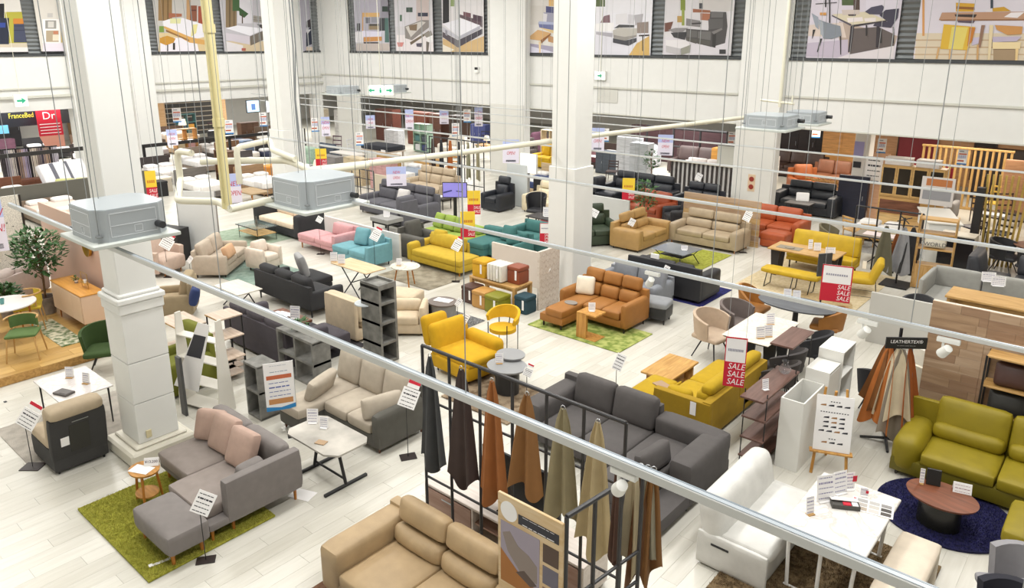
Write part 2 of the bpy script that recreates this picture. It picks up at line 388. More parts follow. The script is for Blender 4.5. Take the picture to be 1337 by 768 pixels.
# wooden display platform
PLATM = plank_mat('oak_parquet', '#a9803f', '#cfa968', .3, .9, .35)
plat = struct('floor_platform', mat('wood', '#c79a58', '#a5793c'), ('box', -18.2, -13.65, .8, 5.25, 0, .142, .004))
for row in range(int(-18.2/.3), int(-13.6/.3)):
    off = ((row*.37) % 1)*.9
    for k in range(-1, 6):
        y0 = max(.8, k*.9+off); y1 = min(5.25, (k+1)*.9+off); x0 = max(-18.2, row*.3); x1 = min(-13.65, row*.3+.3)
        if y1-y0 > .05 and x1-x0 > .05:
            part(plat, 'plank', PLATM, ('box', x0+.0015, x1-.0015, y0+.0015, y1-.0015, .142, .15, .001))
# ------------------------------------------------------------------ overhead: light rails on wires, cassette units, pipes
RAILZ = 3.2
RAILM = mat('paint', '#c4c5c2', rough=.35); RAILG = mat('paint', '#7d8790', rough=.3); RAILS = mat('paint', '#aab2b9', rough=.3)
def rail(label, Y, x0, x1, wires, z=RAILZ, w=.02):
    t = thing('light_rail', label, 'light rail', x0, Y, z, group='ceiling light rails')
    L = x1-x0
    part(t, 'channel', RAILM, ('box', 0, L, -w, w, -w, w*.9, .003)); part(t, 'cover_strip', RAILS, ('box', 0, L, -w*.75, w*.2, w*.9, w*.9+.005, .001)); part(t, 'groove', RAILG, ('box', 0, L, w*.3, w*.75, w*.9, w*.9+.004, .001))
    for x in wires: part(t, 'suspension_wire', mat('paint', '#8f9292'), ('rod', (x-x0, 0, .015), (x-x0, 0, 8.9-z), .0045, {'n': 5}))
    return t
def yr(px, py): return F(px, py, RAILZ)[1]
rail('thick light rail running over the hanging leather samples and the white stone dining table', yr(600, 515), -12.4, .2, [-12.1, -9.4, -9.05, -6.4, -3.2, -.1], w=.028)
rail('light rail passing over the camel sofa and the oak table towards the wood plank panel', yr(1000, 383), F(470, 262, RAILZ)[0], 1, [F(480, 268, RAILZ)[0], F(560, 285, RAILZ)[0], -8.3, -6.6, -4.9, -3.1, -1.3])
rail('thin light rail passing over the taupe high-back sofa and the yellow dining bench', yr(1000, 277), -16.5, 1.2, [-16, -14.5, -13.1, -12, -10.6, -9.1, -7.6, -6, -4.4, -2.6])
rail('thin light rail passing in front of the rust orange sofa', yr(1100, 234), -19, 1.4, [-19, -17.2, -15.3, -13.4, -11.2, -9, -6.8, -4.6, -2.4], w=.017)
rail('thin light rail nearest to the rear wall opening', yr(1100, 203), -27, 1.6, [-26, -23.5, -21, -18.6, -16, -13.5, -11, -8.5, -6, -3.6], w=.017)
rail('thin light rail high above the bedding area', 19.2, -31, -9.5, [-30, -27, -24, -21, -18, -15, -12], z=3.25, w=.014)
rail('thin light rail above the black mattress stand', 17.4, -30, -10, [-29, -26.4, -23.5, -20.5, -17.5, -14.5], z=3.25, w=.014)
def spot(label, px, py, dx=0):
    x, y = F(px, py, RAILZ-.1); Y = min((yr(600, 515), yr(1000, 383), yr(1000, 277)), key=lambda q: abs(q-y))
    t = thing('spotlight', label, 'spotlight', x, Y, RAILZ-.05, group='rail spotlights')
    part(t, 'adapter', WHITE, ('box', -.17, .0, -.02, .02, -.03, .01, .005)); part(t, 'arm', WHITE, ('rod', (-.12, 0, -.03), (-.12, 0, -.1), .01))
    m = tilt('Y', 35, (-.12, 0, -.13)) @ tilt('X', 25, (-.12, 0, -.13))
    part(t, 'lamp_head', WHITE, rots(m, ('lathe', [(.02, -.03), (.034, -.035), (.042, -.13), (.04, -.14), (.034, -.14), (.03, -.05)], -.12, 0, 18)))
    part(t, 'lens', mat('paint', '#cfd4d8', rough=.1), rots(m, ('ell', -.12, 0, -.136, -.13, .035, .035, 18)))
spot('white spotlight hanging from the thick rail above the dark grey sectional', 818, 645)
spot('white spotlight hanging above the wood plank panel', 1255, 452)
spot('white spotlight hanging over the black sofa with the navy rug', 875, 358)
spot('white spotlight hanging above the leather sample stand', 1148, 428)
ACM = mat('paint', '#9fa7ac', rough=.3); ACP = mat('paint', '#a3a9ad', rough=.4); ACLINE = mat('paint', '#d8dcdf')
def cassette(label, x, y, z, s=.42, h=.29, panel=True, wires=True):
    t = thing('ceiling_cassette', label, 'air conditioner', x, y, z, group='suspended air conditioners')
    c = s*.3
    oct_ = [(-s+c, -s), (s-c, -s), (s, -s+c), (s, s-c), (s-c, s), (-s+c, s), (-s, s-c), (-s, -s+c)]
    part(t, 'housing', ACP, ('prism', oct_, .03, h))
    part(t, 'top_plate', ACM, ('prism', [(a*.985, b*.985) for a, b in oct_], h, h+.008))
    if panel: part(t, 'fascia_panel', mat('paint', '#c2c7c2'), ('box', -s*1.18, s*1.18, -s*1.18, s*1.18, -.015, .03, .008))
    e = s*.004
    def outline(u0, u1, v0, v1, ax):
        d = .005; q = []
        for a, b, c2, d2 in ((u0, u1, v0, v0+d), (u0, u1, v1-d, v1), (u0, u0+d, v0, v1), (u1-d, u1, v0, v1)):
            q.append(('box', a, b, -s-.003, -s+.001, c2, d2, 0) if ax == 'y' else ('box', s-.001, s+.003, a, b, c2, d2, 0))
        return q
    for ax in ('x', 'y'):
        w = s-c-.03
        part(t, 'press_line', ACLINE, *outline(-w, w, .08, h-.04, ax), *outline(.0, w*.35, .1, .18, ax), ('box', -w, w, -s-.003, -s, .2, .205, 0) if ax == 'y' else ('box', s, s+.003, -w, w, .2, .205, 0))
    part(t, 'pipe_stub', mat('paint', '#2c2e30'), ('rod', (s, s-c*1.2, .15), (s+.12, s-c*1.2, .15), .04, {'n': 12}))
    for a, b in ((-1, -1), (1, -1), (1, 1), (-1, 1)):
        k = s-c*.35
        part(t, 'hanger_rod', mat('paint', '#777b7c'), ('rod', (a*k, b*k, .12), (a*k, b*k, 8.9-z), .005, {'n': 5}), ('box', a*k-.03, a*k+.03, b*k-.03, b*k+.03, .09, .11, .003))
    return t
cassette('large grey cassette air conditioner hanging in front of the thick white column', -8.75, 3.3, 3.36, .4, .38)
cassette('grey cassette air conditioner hanging among the cream pipes', -9.32, 6.3, 3.15, .48, .42)
x, y = F(1003, 168, 3.85); cassette('small grey cassette air conditioner hanging before the wide wall pilaster', x, y+.1, 3.85, .42, .26)
x, y = F(1052, 161, 3.7); cassette('small grey cassette air conditioner hanging right beside the pilaster opening', x, y, 3.7, .36, .26)
x, y = F(448, 123, 3.5); cassette('tiny far grey cassette air conditioner above the white fridge-like cabinet', x, y, 3.5, .5, .3)
x, y = F(515, 121, 3.5); cassette('tiny far grey cassette air conditioner behind the green exit sign', x, y, 3.5, .4, .3)
PIPEM = mat('paint', '#dcd9c6', rough=.5); POLEM = mat('paint', '#d6cb98', rough=.5)
def bend(P, k=.25):             # round the corners of a polyline
    P = [Vector(p) for p in P]; out = [P[0]]
    for i in range(1, len(P)-1):
        a = P[i]+(P[i-1]-P[i]).normalized()*k; b = P[i]+(P[i+1]-P[i]).normalized()*k
        out += [a, (a+b)/2*.5+P[i]*.5, b]
    return out+[P[-1]]
def hung_pipe(label, pts, r=.055, step=2):
    t = thing('insulated_pipe', label, 'pipe', 0, 0, 0, 0, 'cream insulated pipes'); part(t, 'pipe', PIPEM, ('tube', pts, r, 12))
    for q in (pts[0], pts[len(pts)//2], pts[-1]): part(t, 'hanger_rod', mat('paint', '#8f9292'), ('rod', tuple(q), (q[0], q[1], 8.9), .0045, {'n': 5}))
    return t
def W3(px, py, z): x, y = F(px, py, z); return (x, y, z)
hung_pipe('long cream insulated pipe crossing the hall to the wide pilaster', [W3(405, 222, 3.4), W3(540, 207, 3.4), W3(660, 192, 3.4), W3(800, 174, 3.4), W3(985, 152, 3.4)], .055)
hung_pipe('cream insulated pipe bending round the square column to the middle air conditioner', bend([W3(262, 211, 3.4), W3(375, 209, 3.4), W3(412, 225, 3.4), W3(480, 215, 3.4)]), .06)
hung_pipe('cream pipe dropping in a loop beside the translucent panel', bend([W3(250, 200, 3.5), W3(231, 197, 3.5), (*F(231, 197, 3.5), 2.95), W3(232, 262, 2.95), W3(285, 263, 2.95), W3(300, 272, 2.95)], .12), .06)
hung_pipe('cream pipe joining the middle air conditioner from beside the new-open flag', bend([W3(300, 273, 3.2), W3(350, 262, 3.2), W3(392, 258, 3.2)], .1), .055)
hung_pipe('cream pipe frame standing behind the mustard pole', bend([W3(313, 240, 3.0), (*F(313, 240, 3.0), 3.65), W3(352, 183, 3.65), W3(356, 196, 3.55), W3(386, 208, 3.5)], .1), .055)
vx, vy = F(297, 272, 3.0)
p = thing('drain_pipe', 'tall mustard drain pipe hanging from the ceiling beside the square column', 'pipe', vx, vy, 3.0)
part(p, 'shaft', POLEM, ('rod', (0, 0, 0), (-.02, 0, 5.9), .075, {'n': 16}))
for zz in (1.25, 2.6): part(p, 'coupling', POLEM, ('rod', (0, 0, zz), (0, 0, zz+.12), .088, {'n': 16}))
part(p, 'clamp_rail', mat('paint', '#b8ad7c'), ('box', .05, .075, -.085, -.07, .1, 5.9, .003))
x, y = F(1018, 140, 3.9)
p = thing('drain_pipe', 'thin cream riser pipe with a valve arm beside the wide pilaster', 'pipe', x, y, 3.9)
part(p, 'shaft', PIPEM, ('rod', (0, 0, 0), (0, 0, 5), .04, {'n': 10}))
part(p, 'valve_arm', PIPEM, ('rod', (-.5, 0, .15), (.35, 0, .1), .03), ('rod', (.3, 0, .1), (.3, 0, .3), .025))
# loose suspension wires bundled in front of the square column
for k, (px, lab) in enumerate(((378, 'dark cable bundle hanging in front of the square column'), (386, 'second dark cable hanging in front of the square column'))):
    x, y = F(392+k*3, 215, 3.35)
    solo('cable', lab, 'cable', mat('paint', '#85888a'), ('tube', [(x, y, 3.35), (x-.02-.05*k, y, 4.5), (x+.02, y+.02, 5.4), (x-.03+.06*k, y, 8.9)], .012, 6))

# ================================================================== FURNITURE BUILDERS
def legs4(t, x0, x1, y0, y1, h, m, r=.022, r2=None, splay=0, z=0):
    for x in (x0, x1):
        for y in (y0, y1):
            sx = -splay if x == x0 else splay; sy = -splay if y == y0 else splay
            part(t, 'leg', m, ('rod', (x+sx, y+sy, z), (x, y, z+h), r2 or r*.7, r, {'n': 10}))
def sofa(label, x, y, rot, W, D, m, h=.85, sh=.42, aw=.18, ah=.6, n=3, bt=.2, lh=.12, legm=None, arms='LR', chaise=None, head=False,
         basem=None, backm=None, armm=None, seatm=None, name='sofa', cat='sofa', ret=None, nb=None, lean=12, group=None, puff=.03, low=False, lowlast=False, ar_=.07, span=None):
    """front faces local -y; origin at the middle of the main footprint on the floor"""
    legm = legm or DARKLEG; basem = basem or m; backm = backm or m; armm = armm or m; seatm = seatm or m
    t = thing(name, label, cat, x, y, 0, rot, group)
    al = aw if 'L' in arms else 0; ar = aw if 'R' in arms else 0; ct = min(.17, sh-lh-.08)
    part(t, 'base', basem, ('soft', -W/2+.005, W/2-.005, -D/2+.02, D/2-.02, lh, sh-ct+.02, .03, 0, 4))
    xi0, xi1 = -W/2+al, W/2-ar; sw = (xi1-xi0)/n
    cL = chaise and chaise[0] == 'L'; ext = chaise[1] if chaise else 0
    for i in range(n):
        e = ext if chaise and ((i == 0 and cL) or (i == n-1 and not cL)) else 0
        part(t, 'seat_cushion', seatm, ('soft', xi0+i*sw+.004, xi0+(i+1)*sw-.004, -D/2-e, D/2-bt+.03, sh-ct, sh, .05, puff*.6, 6))
    if chaise:
        cw = sw + (al if cL else ar); a, b = ((-W/2, -W/2+cw) if cL else (W/2-cw, W/2))
        part(t, 'chaise_base', basem, ('soft', a+.01, b-.01, -D/2-ext+.02, -D/2+.05, lh, sh-ct+.02, .03, 0, 4))
        for q in (a+.08, b-.08): part(t, 'leg', legm, ('rod', (q, -D/2-ext+.08, 0), (q, -D/2-ext+.08, lh+.02), .016, .022, {'n': 10}))
    part(t, 'back_frame', backm, ('soft', (-W/2+.01) if not span else span[0]-(.01 if span[0] > -W/2+.3 else aw-.01), (span[1] if span and span[1] < W/2-.3 else W/2-.01) if not lowlast else (W/2-ar-sw), D/2-bt*.55, D/2, lh+.02, h-(.12 if not low else 0), .035, 0, 4))
    xi0, xi1 = span if span else (xi0, xi1); nb = nb or n; bw = (xi1-xi0)/nb; mt = tilt('X', -lean, (0, D/2-bt, sh))
    for i in range(nb):
        if lowlast and i == nb-1:
            part(t, 'low_back', m, ('soft', xi0+i*bw+.004, W/2-.01, D/2-bt-.05, D/2, sh-.05, ah, .06, .01, 6)); continue
        part(t, 'back_cushion', m, rots(mt, ('soft', xi0+i*bw+.004, xi0+(i+1)*bw-.004, D/2-bt-.1, D/2-bt+.09, sh-.03, h-(.2 if head else 0)+.02, .07, puff, 6)))
        if head: part(t, 'headrest', m, rots(mt, ('soft', xi0+i*bw+.004, xi0+(i+1)*bw-.004, D/2-bt-.06, D/2-bt+.1, h-.16, h+.1, .06, puff*.5, 6)))
    for s_, k in (('L', -1), ('R', 1)):
        if s_ in arms:
            a, b = sorted((k*W/2, k*(W/2-aw))); part(t, 'arm', armm, ('soft', a, b, -D/2+.0, D/2-.02, lh, ah, min(ar_, aw*.45), .012, 6))
    if lh > .03:
        for q in (-W/2+.09, W/2-.09):
            for w in (-D/2+.09, D/2-.09): part(t, 'leg', legm, ('rod', (q, w, 0), (q, w, lh+.02), .016, .022, {'n': 10}))
    if ret:     # return wing: (side, length): seats with a back along the outer side, running forward
        k = 1 if ret[0] == 'R' else -1; Lr = ret[1]; dr = ret[2] if len(ret) > 2 else D; a, b = sorted((k*W/2, k*(W/2-dr)))
        part(t, 'return_base', basem, ('soft', a+.01, b-.01, -D/2-Lr, -D/2+.03, lh, sh-ct+.02, .03, 0, 4))
        part(t, 'return_back', backm, ('soft', *sorted((k*W/2, k*(W/2-bt*.6))), -D/2-Lr, -D/2+.03, lh+.02, h-.12, .035, 0, 4))
        ns = max(1, round(Lr/.7)); q = sorted((k*(W/2-bt), k*(W/2-dr)))
        for i in range(ns):
            y0 = -D/2-Lr+i*Lr/ns; part(t, 'seat_cushion', seatm, ('soft', q[0], q[1], y0+.004, y0+Lr/ns-.004, sh-ct, sh, .05, puff*.6, 6))
            part(t, 'back_cushion', m, ('soft', *sorted((k*(W/2-bt*.35), k*(W/2-bt-.1))), y0+.004, y0+Lr/ns-.004, sh-.03, h, .07, puff, 6))
        for yy in (-D/2-Lr+.08,):
            for xx in (a+.08, b-.08): part(t, 'leg', legm, ('rod', (xx, yy, 0), (xx, yy, lh+.02), .016, .022, {'n': 10}))
    return t
def pillow(label, x, y, z, rot, lean, m, s=.44, s2=None, th=.14, group=None):
    s2 = s2 or s
    return solo('pillow', label, 'pillow', m, rots(Matrix.Rotation(R(-lean), 4, 'X'), ('soft', -s/2, s/2, -th/2, th/2, 0, s2, .05, .03, 6)), x=x, y=y, z=z, rot=rot, group=group)
def rect_table(label, x0, x1, y0, y1, z, topm, legm, th=.03, style='legs', name='table', cat='table', rot=0, inset=.06, lr=.02):
    cx, cy = (x0+x1)/2, (y0+y1)/2; w, d = (x1-x0)/2, (y1-y0)/2
    t = thing(name, label, cat, cx, cy, 0, rot)
    part(t, 'tabletop', topm, ('box', -w, w, -d, d, z-th, z, .006))
    if style == 'legs': legs4(t, -w+inset, w-inset, -d+inset, d-inset, z-th, legm, lr)
    elif style == 'square':
        for x in (-w+inset, w-inset):
            for y in (-d+inset, d-inset): part(t, 'leg', legm, ('box', x-lr, x+lr, y-lr, y+lr, 0, z-th, .004))
        part(t, 'apron', legm, ('box', -w+inset, w-inset, -d+inset, d-inset, z-th-.07, z-th, .003))
    elif style == 'sled':
        for x in (-w+inset, w-inset):
            part(t, 'leg', legm, ('tube', [(x, -d+inset, z-th), (x, -d+inset, .015), (x, d-inset, .015), (x, d-inset, z-th)], lr, 8))
    elif style == 'panel':
        for x in (-w+inset, w-inset): part(t, 'leg', legm, ('box', x-.03, x+.03, -d+inset, d-inset, 0, z-th, .004))
    elif style == 'xleg':
        for y in (-d+inset, d-inset):
            part(t, 'leg', legm, ('rod', (-w*.5, y, 0), (w*.5, y, z-th), .014)); part(t, 'leg', legm, ('rod', (w*.5, y, 0), (-w*.5, y, z-th), .014))
        part(t, 'stretcher', legm, ('rod', (0, -d+inset, z*.5), (0, d-inset, z*.5), .012))
    elif style == 'vee':
        for x in (-w+inset*2, w-inset*2):
            part(t, 'leg', legm, ('prism', [(x-.12, z-th), (x+.12, z-th), (x+.06, 0), (x-.06, 0)], -d*.45, -d*.45+.05, 'y')); part(t, 'leg', legm, ('prism', [(x-.12, z-th), (x+.12, z-th), (x+.06, 0), (x-.06, 0)], d*.45-.05, d*.45, 'y'))
    return t
def round_table(label, x, y, z, rx, ry, topm, legm, style='tripod', th=.03, name='side_table', rot=0):
    t = thing(name, label, 'table', x, y, 0, rot); part(t, 'tabletop', topm, ('ell', 0, 0, z-th, z, rx, ry, 40, .97))
    if style == 'tripod':
        for k in range(3):
            a = R(90+120*k); part(t, 'leg', legm, ('rod', (rx*.85*math.cos(a), ry*.85*math.sin(a), 0), (rx*.55*math.cos(a), ry*.55*math.sin(a), z-th), .014, .02, {'n': 10}))
    elif style == 'drum': part(t, 'base', legm, ('ell', 0, 0, 0, z-th, rx*.6, ry*.6, 32, 1))
    elif style == 'star':
        part(t, 'column', legm, ('rod', (0, 0, .05), (0, 0, z-th), .06, .045, {'n': 16}))
        for k in range(4):
            a = R(45+90*k); part(t, 'foot', legm, ('rod', (0, 0, .06), (rx*.6*math.cos(a), ry*.75*math.sin(a), .015), .03, .018))
    return t
def arc_shell(r, a0, a1, z0, z1, th, flare=.0, n=14, dip=0):
    G = []
    for j in range(4):
        v = j/3; row = []
        for i in range(n+1):
            u = i/n; a = R(a0+(a1-a0)*u); e = abs(2*u-1); zz = z0+(z1-z0-dip*e**2)*v
            row.append(((r+flare*v)*math.cos(a), (r+flare*v)*math.sin(a), zz))
        G.append(row)
    return ('sheet', G, th)
def shell_chair(label, x, y, rot, m, legm=None, sh=.45, h=.8, w=.27, style='splay', dip=.18, group=None, th=.05, name='dining_chair'):
    """tub chair, faces local -y"""
    t = thing(name, label, 'chair', x, y, 0, rot, group); legm = legm or BLACK
    part(t, 'seat', m, ('soft', -w, w, -w, w*.85, sh-.1, sh, .06, .015, 6))
    part(t, 'backrest', m, arc_shell(w*.97, -20, 200, sh-.08, h, th, .05, 16, dip))
    if style == 'splay':
        for k in range(4):
            a = R(45+90*k); part(t, 'leg', legm, ('rod', (w*1.15*math.cos(a), w*1.15*math.sin(a), 0), (w*.5*math.cos(a), w*.5*math.sin(a), sh-.09), .01, .016))
    else:
        part(t, 'column', legm, ('rod', (0, 0, .05), (0, 0, sh-.09), .025))
        for k in range(4):
            a = R(45+90*k); part(t, 'foot', legm, ('rod', (0, 0, .09), (w*1.15*math.cos(a), w*1.15*math.sin(a), .015), .02, .012))
    return t
def chair(label, x, y, rot, m, seatm=None, sh=.45, h=.82, w=.22, group=None, name='dining_chair', slats=3):
    t = thing(name, label, 'chair', x, y, 0, rot, group); seatm = seatm or m
    part(t, 'seat', seatm, ('soft', -w, w, -w, w, sh-.06, sh, .03, .01, 4)); legs4(t, -w+.03, w-.03, -w+.03, w-.03, sh-.05, m, .018)
    for k in (-1, 1): part(t, 'back_post', m, ('rod', (k*(w-.02), w-.03, sh-.05), (k*(w-.03), w+.05, h), .016))
    for i in range(slats):
        zz = sh+.12+i*(h-sh-.15)/max(1, slats-1); part(t, 'back_slat', m, ('box', -w+.02, w-.02, w+.0, w+.03, zz-.025, zz+.025, .004))
    return t
def rug(label, x0, x1, y0, y1, m, th=.018, z=0, rot=0):
    return solo('rug', label, 'rug', m, ('box', -(x1-x0)/2, (x1-x0)/2, -(y1-y0)/2, (y1-y0)/2, 0.001, th, .006), x=(x0+x1)/2, y=(y0+y1)/2, z=z, rot=rot)
def card_print(t, w, h, m=INK, loc=(0, 0, 0), rows=4, redtop=False, mtx=None, dens=1):
    """printed bars on a card face in the local x-z plane facing -y"""
    mb = MB(); 
    if mtx: mb.m = mtx
    rnd = random.Random(int(w*1000+h*777+rows)); mats = [m, RED]
    for i in range(rows):
        zz = h*(.86-.76*i/max(1, rows-1)); hh = h*.035*(2 if i == 1 else 1); xx = -w*.4; mb.mi = 1 if (redtop and i == 0) else 0
        while xx < w*.36:
            l = w*rnd.uniform(.06, .22)*dens; l = min(l, w*.4-xx); mb.box(loc[0]+xx, loc[0]+xx+l, loc[1]-.0015, loc[1]-.0005, loc[2]+zz-hh/2, loc[2]+zz+hh/2, 0); xx += l+w*.03
    o = obj('printed_text', mesh('printed_text', mb, mats), t); o['kind'] = 'stuff'; return o
def floor_sign(near, px, py, h=.75, rot=None, w=.2, ch=.22, z=0, two=False, plate=(.13, .2), xy=None):
    x, y = xy or F(px, py, z); rot = 45+random.uniform(-12, 12) if rot is None else rot
    t = thing('price_sign', 'price card on black pole beside ' + near, 'price sign', x, y, z, rot, 'price signs on floor plates')
    part(t, 'floor_plate', mat('paint', '#2e2523'), ('box', -plate[1]/2, plate[1]/2, -plate[0]/2, plate[0]/2, .001, .012, .003))
    part(t, 'pole', BLACK, ('rod', (0, 0, .01), (0, 0, h), .005))
    m = tilt('X', -22, (0, 0, h)) @ tilt('Y', 28, (0, 0, h)) 
    c = part(t, 'card', PAPER, rots(m, ('box', -w/2, w/2, -.012, -.006, h-.03, h-.03+ch, .001)))
    card_print(c, w, ch, loc=(0, -.012, h-.03), rows=5, mtx=m)
    if two:
        c2 = part(t, 'red_tag', PAPER, rots(m, ('box', -w*.35, w*.35, -.012, -.006, h+ch*.92, h+ch*1.3, .001))); 
        part(t, 'red_band', RED, rots(m, ('box', -w*.35, w*.35, -.0135, -.012, h+ch*1.12, h+ch*1.3, 0)))
    return t
def table_card(near, x, y, z, rot=30, w=.13, h=.17, label=None, wood=True):
    t = thing('card_stand', label or ('small clear card stand on ' + near), 'card stand', x, y, z, rot, 'card stands on tables')
    m = tilt('X', -8, (0, 0, 0)); part(t, 'foot', OAK if wood else PAPER, ('box', -w*.4, w*.4, -.03, .03, 0, .012, .002))
    part(t, 'card', PAPER, rots(m, ('box', -w/2, w/2, -.002, .002, .012, h, .0005)))
    card_print(t, w, h, mat('paper', '#8d88a8'), loc=(0, -.002, .01), rows=5, mtx=m, dens=.6)
    return t
def price_tent(label, x, y, z, rot, s='', w=.2, h=.1):
    t = thing('price_card', label, 'price card', x, y, z, rot, 'price cards')
    m = tilt('X', -22, (0, 0, 0)); part(t, 'front_leaf', PAPER, rots(m, ('box', -w/2, w/2, -.002, .002, 0, h, .0005)))
    m2 = tilt('X', 22, (0, h*.8, 0)); part(t, 'rear_leaf', PAPER, rots(m2, ('box', -w/2, w/2, h*.8-.002, h*.8+.002, 0, h, .0005)))
    if not s: card_print(t, w, h*.8, mat('paper', '#8a5a68'), (0, -.003, .01), 3, mtx=m)
    if s: text(t, s, h*.45, mat('paper', '#5a4a58'), (0, h*.2-.004, h*.52), (R(90-22), 0, 0), ext=.0006)
    return t
def hang_banner(label, px, py0, py1, wpx, z0, kind, group=None, rot=None):
    """banner hanging on wires; lower edge at height z0 under pixel (px, py1)"""
    x, y = F(px, py1, z0); d = math.hypot(x, y); k = math.sqrt(d*d+(CH-z0)**2)/FL; h = (py1-py0)*k*1.05; w = wpx*k*1.05
    rot = math.degrees(math.atan2(x, -y)) + 180 if rot is None else rot
    rot = math.degrees(math.atan2(-x, y)) if True else rot
    t = thing('hanging_banner', label, 'banner', x, y, z0, rot, group)
    part(t, 'sheet', PAPER, ('box', -w/2, w/2, 0, .006, 0, h, .001))
    for sx in (-.42, .42): part(t, 'hang_wire', mat('paint', '#9a9a9a'), ('rod', (sx*w, .003, h), (sx*w, .003, (8.9 if (y < YW and x > XW) else 3.0)-z0), .003, {'n': 5}))
    f = -.0015
    def pan(m, a, b, nm='print_panel', c0=-.5, c1=.5): return part(t, nm, m, ('box', c0*w, c1*w, f, 0, a*h, b*h, 0))
    def tx(s, v, size, m, u=0, sx=1, al='CENTER'): text(t, s, size*h, m, (u*w, f-.001, v*h), ext=.0005, sx=sx, align=al, shear=.22)
    def marks(m, v, hh, n=8):
        mb = MB()
        for k in range(n): mb.box((-.36+.72*k/n)*w, (-.36+.72*(k+.7)/n)*w, f-.001, f, (v-hh/2)*h, (v+hh/2)*h, 0)
        o = obj('printed_text', mesh('printed_text', mb, m), t); o['kind'] = 'stuff'
    if kind == 'yellowsale':
        pan(YEL, .42, 1); pan(RED, 0, .42); marks(mat('paper', '#c9792c'), .62, .1, 6)
        for i in range(2): tx('SALE', .29-.17*i, .17, PAPER, .46, .7, 'RIGHT')
    elif kind == 'redsale':
        pan(RED, 0, .5); pan(RED, .97, 1); pan(RED, .5, 1, 'print_panel', -.5, -.46); pan(RED, .5, 1, 'print_panel', .46, .5); marks(mat('paper', '#9a98a8'), .74, .05, 10)
        for i in range(3): tx('SALE', .41-.155*i, .17, PAPER, .46, .85, 'RIGHT')
    elif kind == 'newopen':
        pan(mat('paper', '#b9c4ee'), .62, 1); pan(mat('paper', '#e8e3f2'), 0, .62); tx('NEW', .7, .2, RED, 0, .8); tx('OPEN!', .42, .2, RED, 0, .62)
        pan(mat('paper', '#777788'), .05, .14, 'print_panel', -.3, .3)
    elif kind == 'info':
        pan(mat('paper', '#c95c35'), .66, .74, 'print_panel', -.4, .4); pan(mat('paper', '#b5552e'), .2, .3, 'print_panel', -.45, .2); pan(mat('paper', '#3b87c8'), 0, .09)
        card = MB()
        for i in range(4):
            for j in range(6): card.box((-.4+.13*j)*w, (-.4+.13*j+.09)*w, f-.001, f, (.42+.055*i)*h, (.42+.055*i+.03)*h, 0)
        obj('printed_text', mesh('printed_text', card, mat('paper', '#5a66b0')), t); pan(mat('paper', '#8a8f98'), .84, .9, 'print_panel', -.35, .1)
    elif kind == 'red': pan(RED, 0, 1); tx('SALE', .6, .2, PAPER, 0, .6); tx('%', .3, .3, PAPER)
    return t
def shelf_cells(label, x, y, rot, w, d, zs, xs_, m, th=.025, name='shelf', cat='shelf', backm=None, z=0):
    """open shelf unit: uprights at xs_, boards at zs"""
    t = thing(name, label, cat, x, y, z, rot)
    for q in xs_: part(t, 'upright', m, ('box', q-th/2, q+th/2, -d/2, d/2, zs[0], zs[-1], .002))
    for q in zs: part(t, 'shelf_board', m, ('box', xs_[0]-th/2, xs_[-1]+th/2, -d/2+.001, d/2-.001, q-th/2, q+th/2, .002))
    if backm: part(t, 'back_panel', backm, ('box', xs_[0], xs_[-1], d/2-.008, d/2, zs[0], zs[-1], 0))
    return t
def plant(label, x, y, z, h, r, pot_r, pot_h, potm, n=220, leafs=.09, seed=1, trunk=True, low=.45, name='potted_tree'):
    t = thing(name, label, 'plant', x, y, z); rnd = random.Random(seed)
    part(t, 'pot', potm, ('lathe', [(pot_r*.75, 0), (pot_r, pot_h), (pot_r*.9, pot_h), (pot_r*.85, pot_h-.03)], 0, 0, 20)); part(t, 'soil', mat('paint', '#3a2a1e', rough=.95), ('ell', 0, 0, pot_h-.05, pot_h-.025, pot_r*.86, None, 20))
    br = []
    if trunk:
        part(t, 'trunk', mat('woodz', '#6d5237'), ('tube', [(0, 0, pot_h-.04), (.02, .01, h*.4), (-.02, 0, h*.7), (0, .01, h*.9)], .022, 8))
    mb = MB()
    for i in range(n):
        while True:
            a = Vector((rnd.uniform(-1, 1), rnd.uniform(-1, 1), rnd.uniform(-1, 1)))
            if .3 < a.length < 1: break
        zc = (h*(1+low))/2; p = Vector((a.x*r, a.y*r, zc+a.z*(h*(1-low))/2)); 
        if not trunk: p = Vector((a.x*r, a.y*r, pot_h+(abs(a.z)*.9+.1)*(h-pot_h)))
        d = (Vector((a.x, a.y, .25-abs(a.z)*.3))+Vector([rnd.uniform(-.6, .6) for _ in range(3)])).normalized(); s = d.cross(Vector((0, 0, 1)))
        s = s.normalized() if s.length > .01 else Vector((1, 0, 0)); l = leafs*rnd.uniform(.7, 1.3); w = l*.28; nn = d.cross(s)*l*.12
        mb.add([p, p+d*l*.5+s*w+nn, p+d*l, p+d*l*.5-s*w+nn], [(0, 1, 2, 3)])
        if trunk and i % 9 == 0: br.append(('rod', (0, 0, min(h*.85, max(h*.4, p.z-.15))), tuple(p), .007, .003, {'n': 5}))
        if not trunk and i % 3 == 0: br.append(('rod', (0, 0, pot_h-.03), tuple(p), .005, .003, {'n': 5}))
    fo = obj('foliage', mesh('foliage', mb, mat('leaf', '#3f6a35')), t); fo['kind'] = 'stuff'
    if br: b = part(t, 'branches', mat('woodz', '#6d5237'), *br); b['kind'] = 'stuff'
    return t
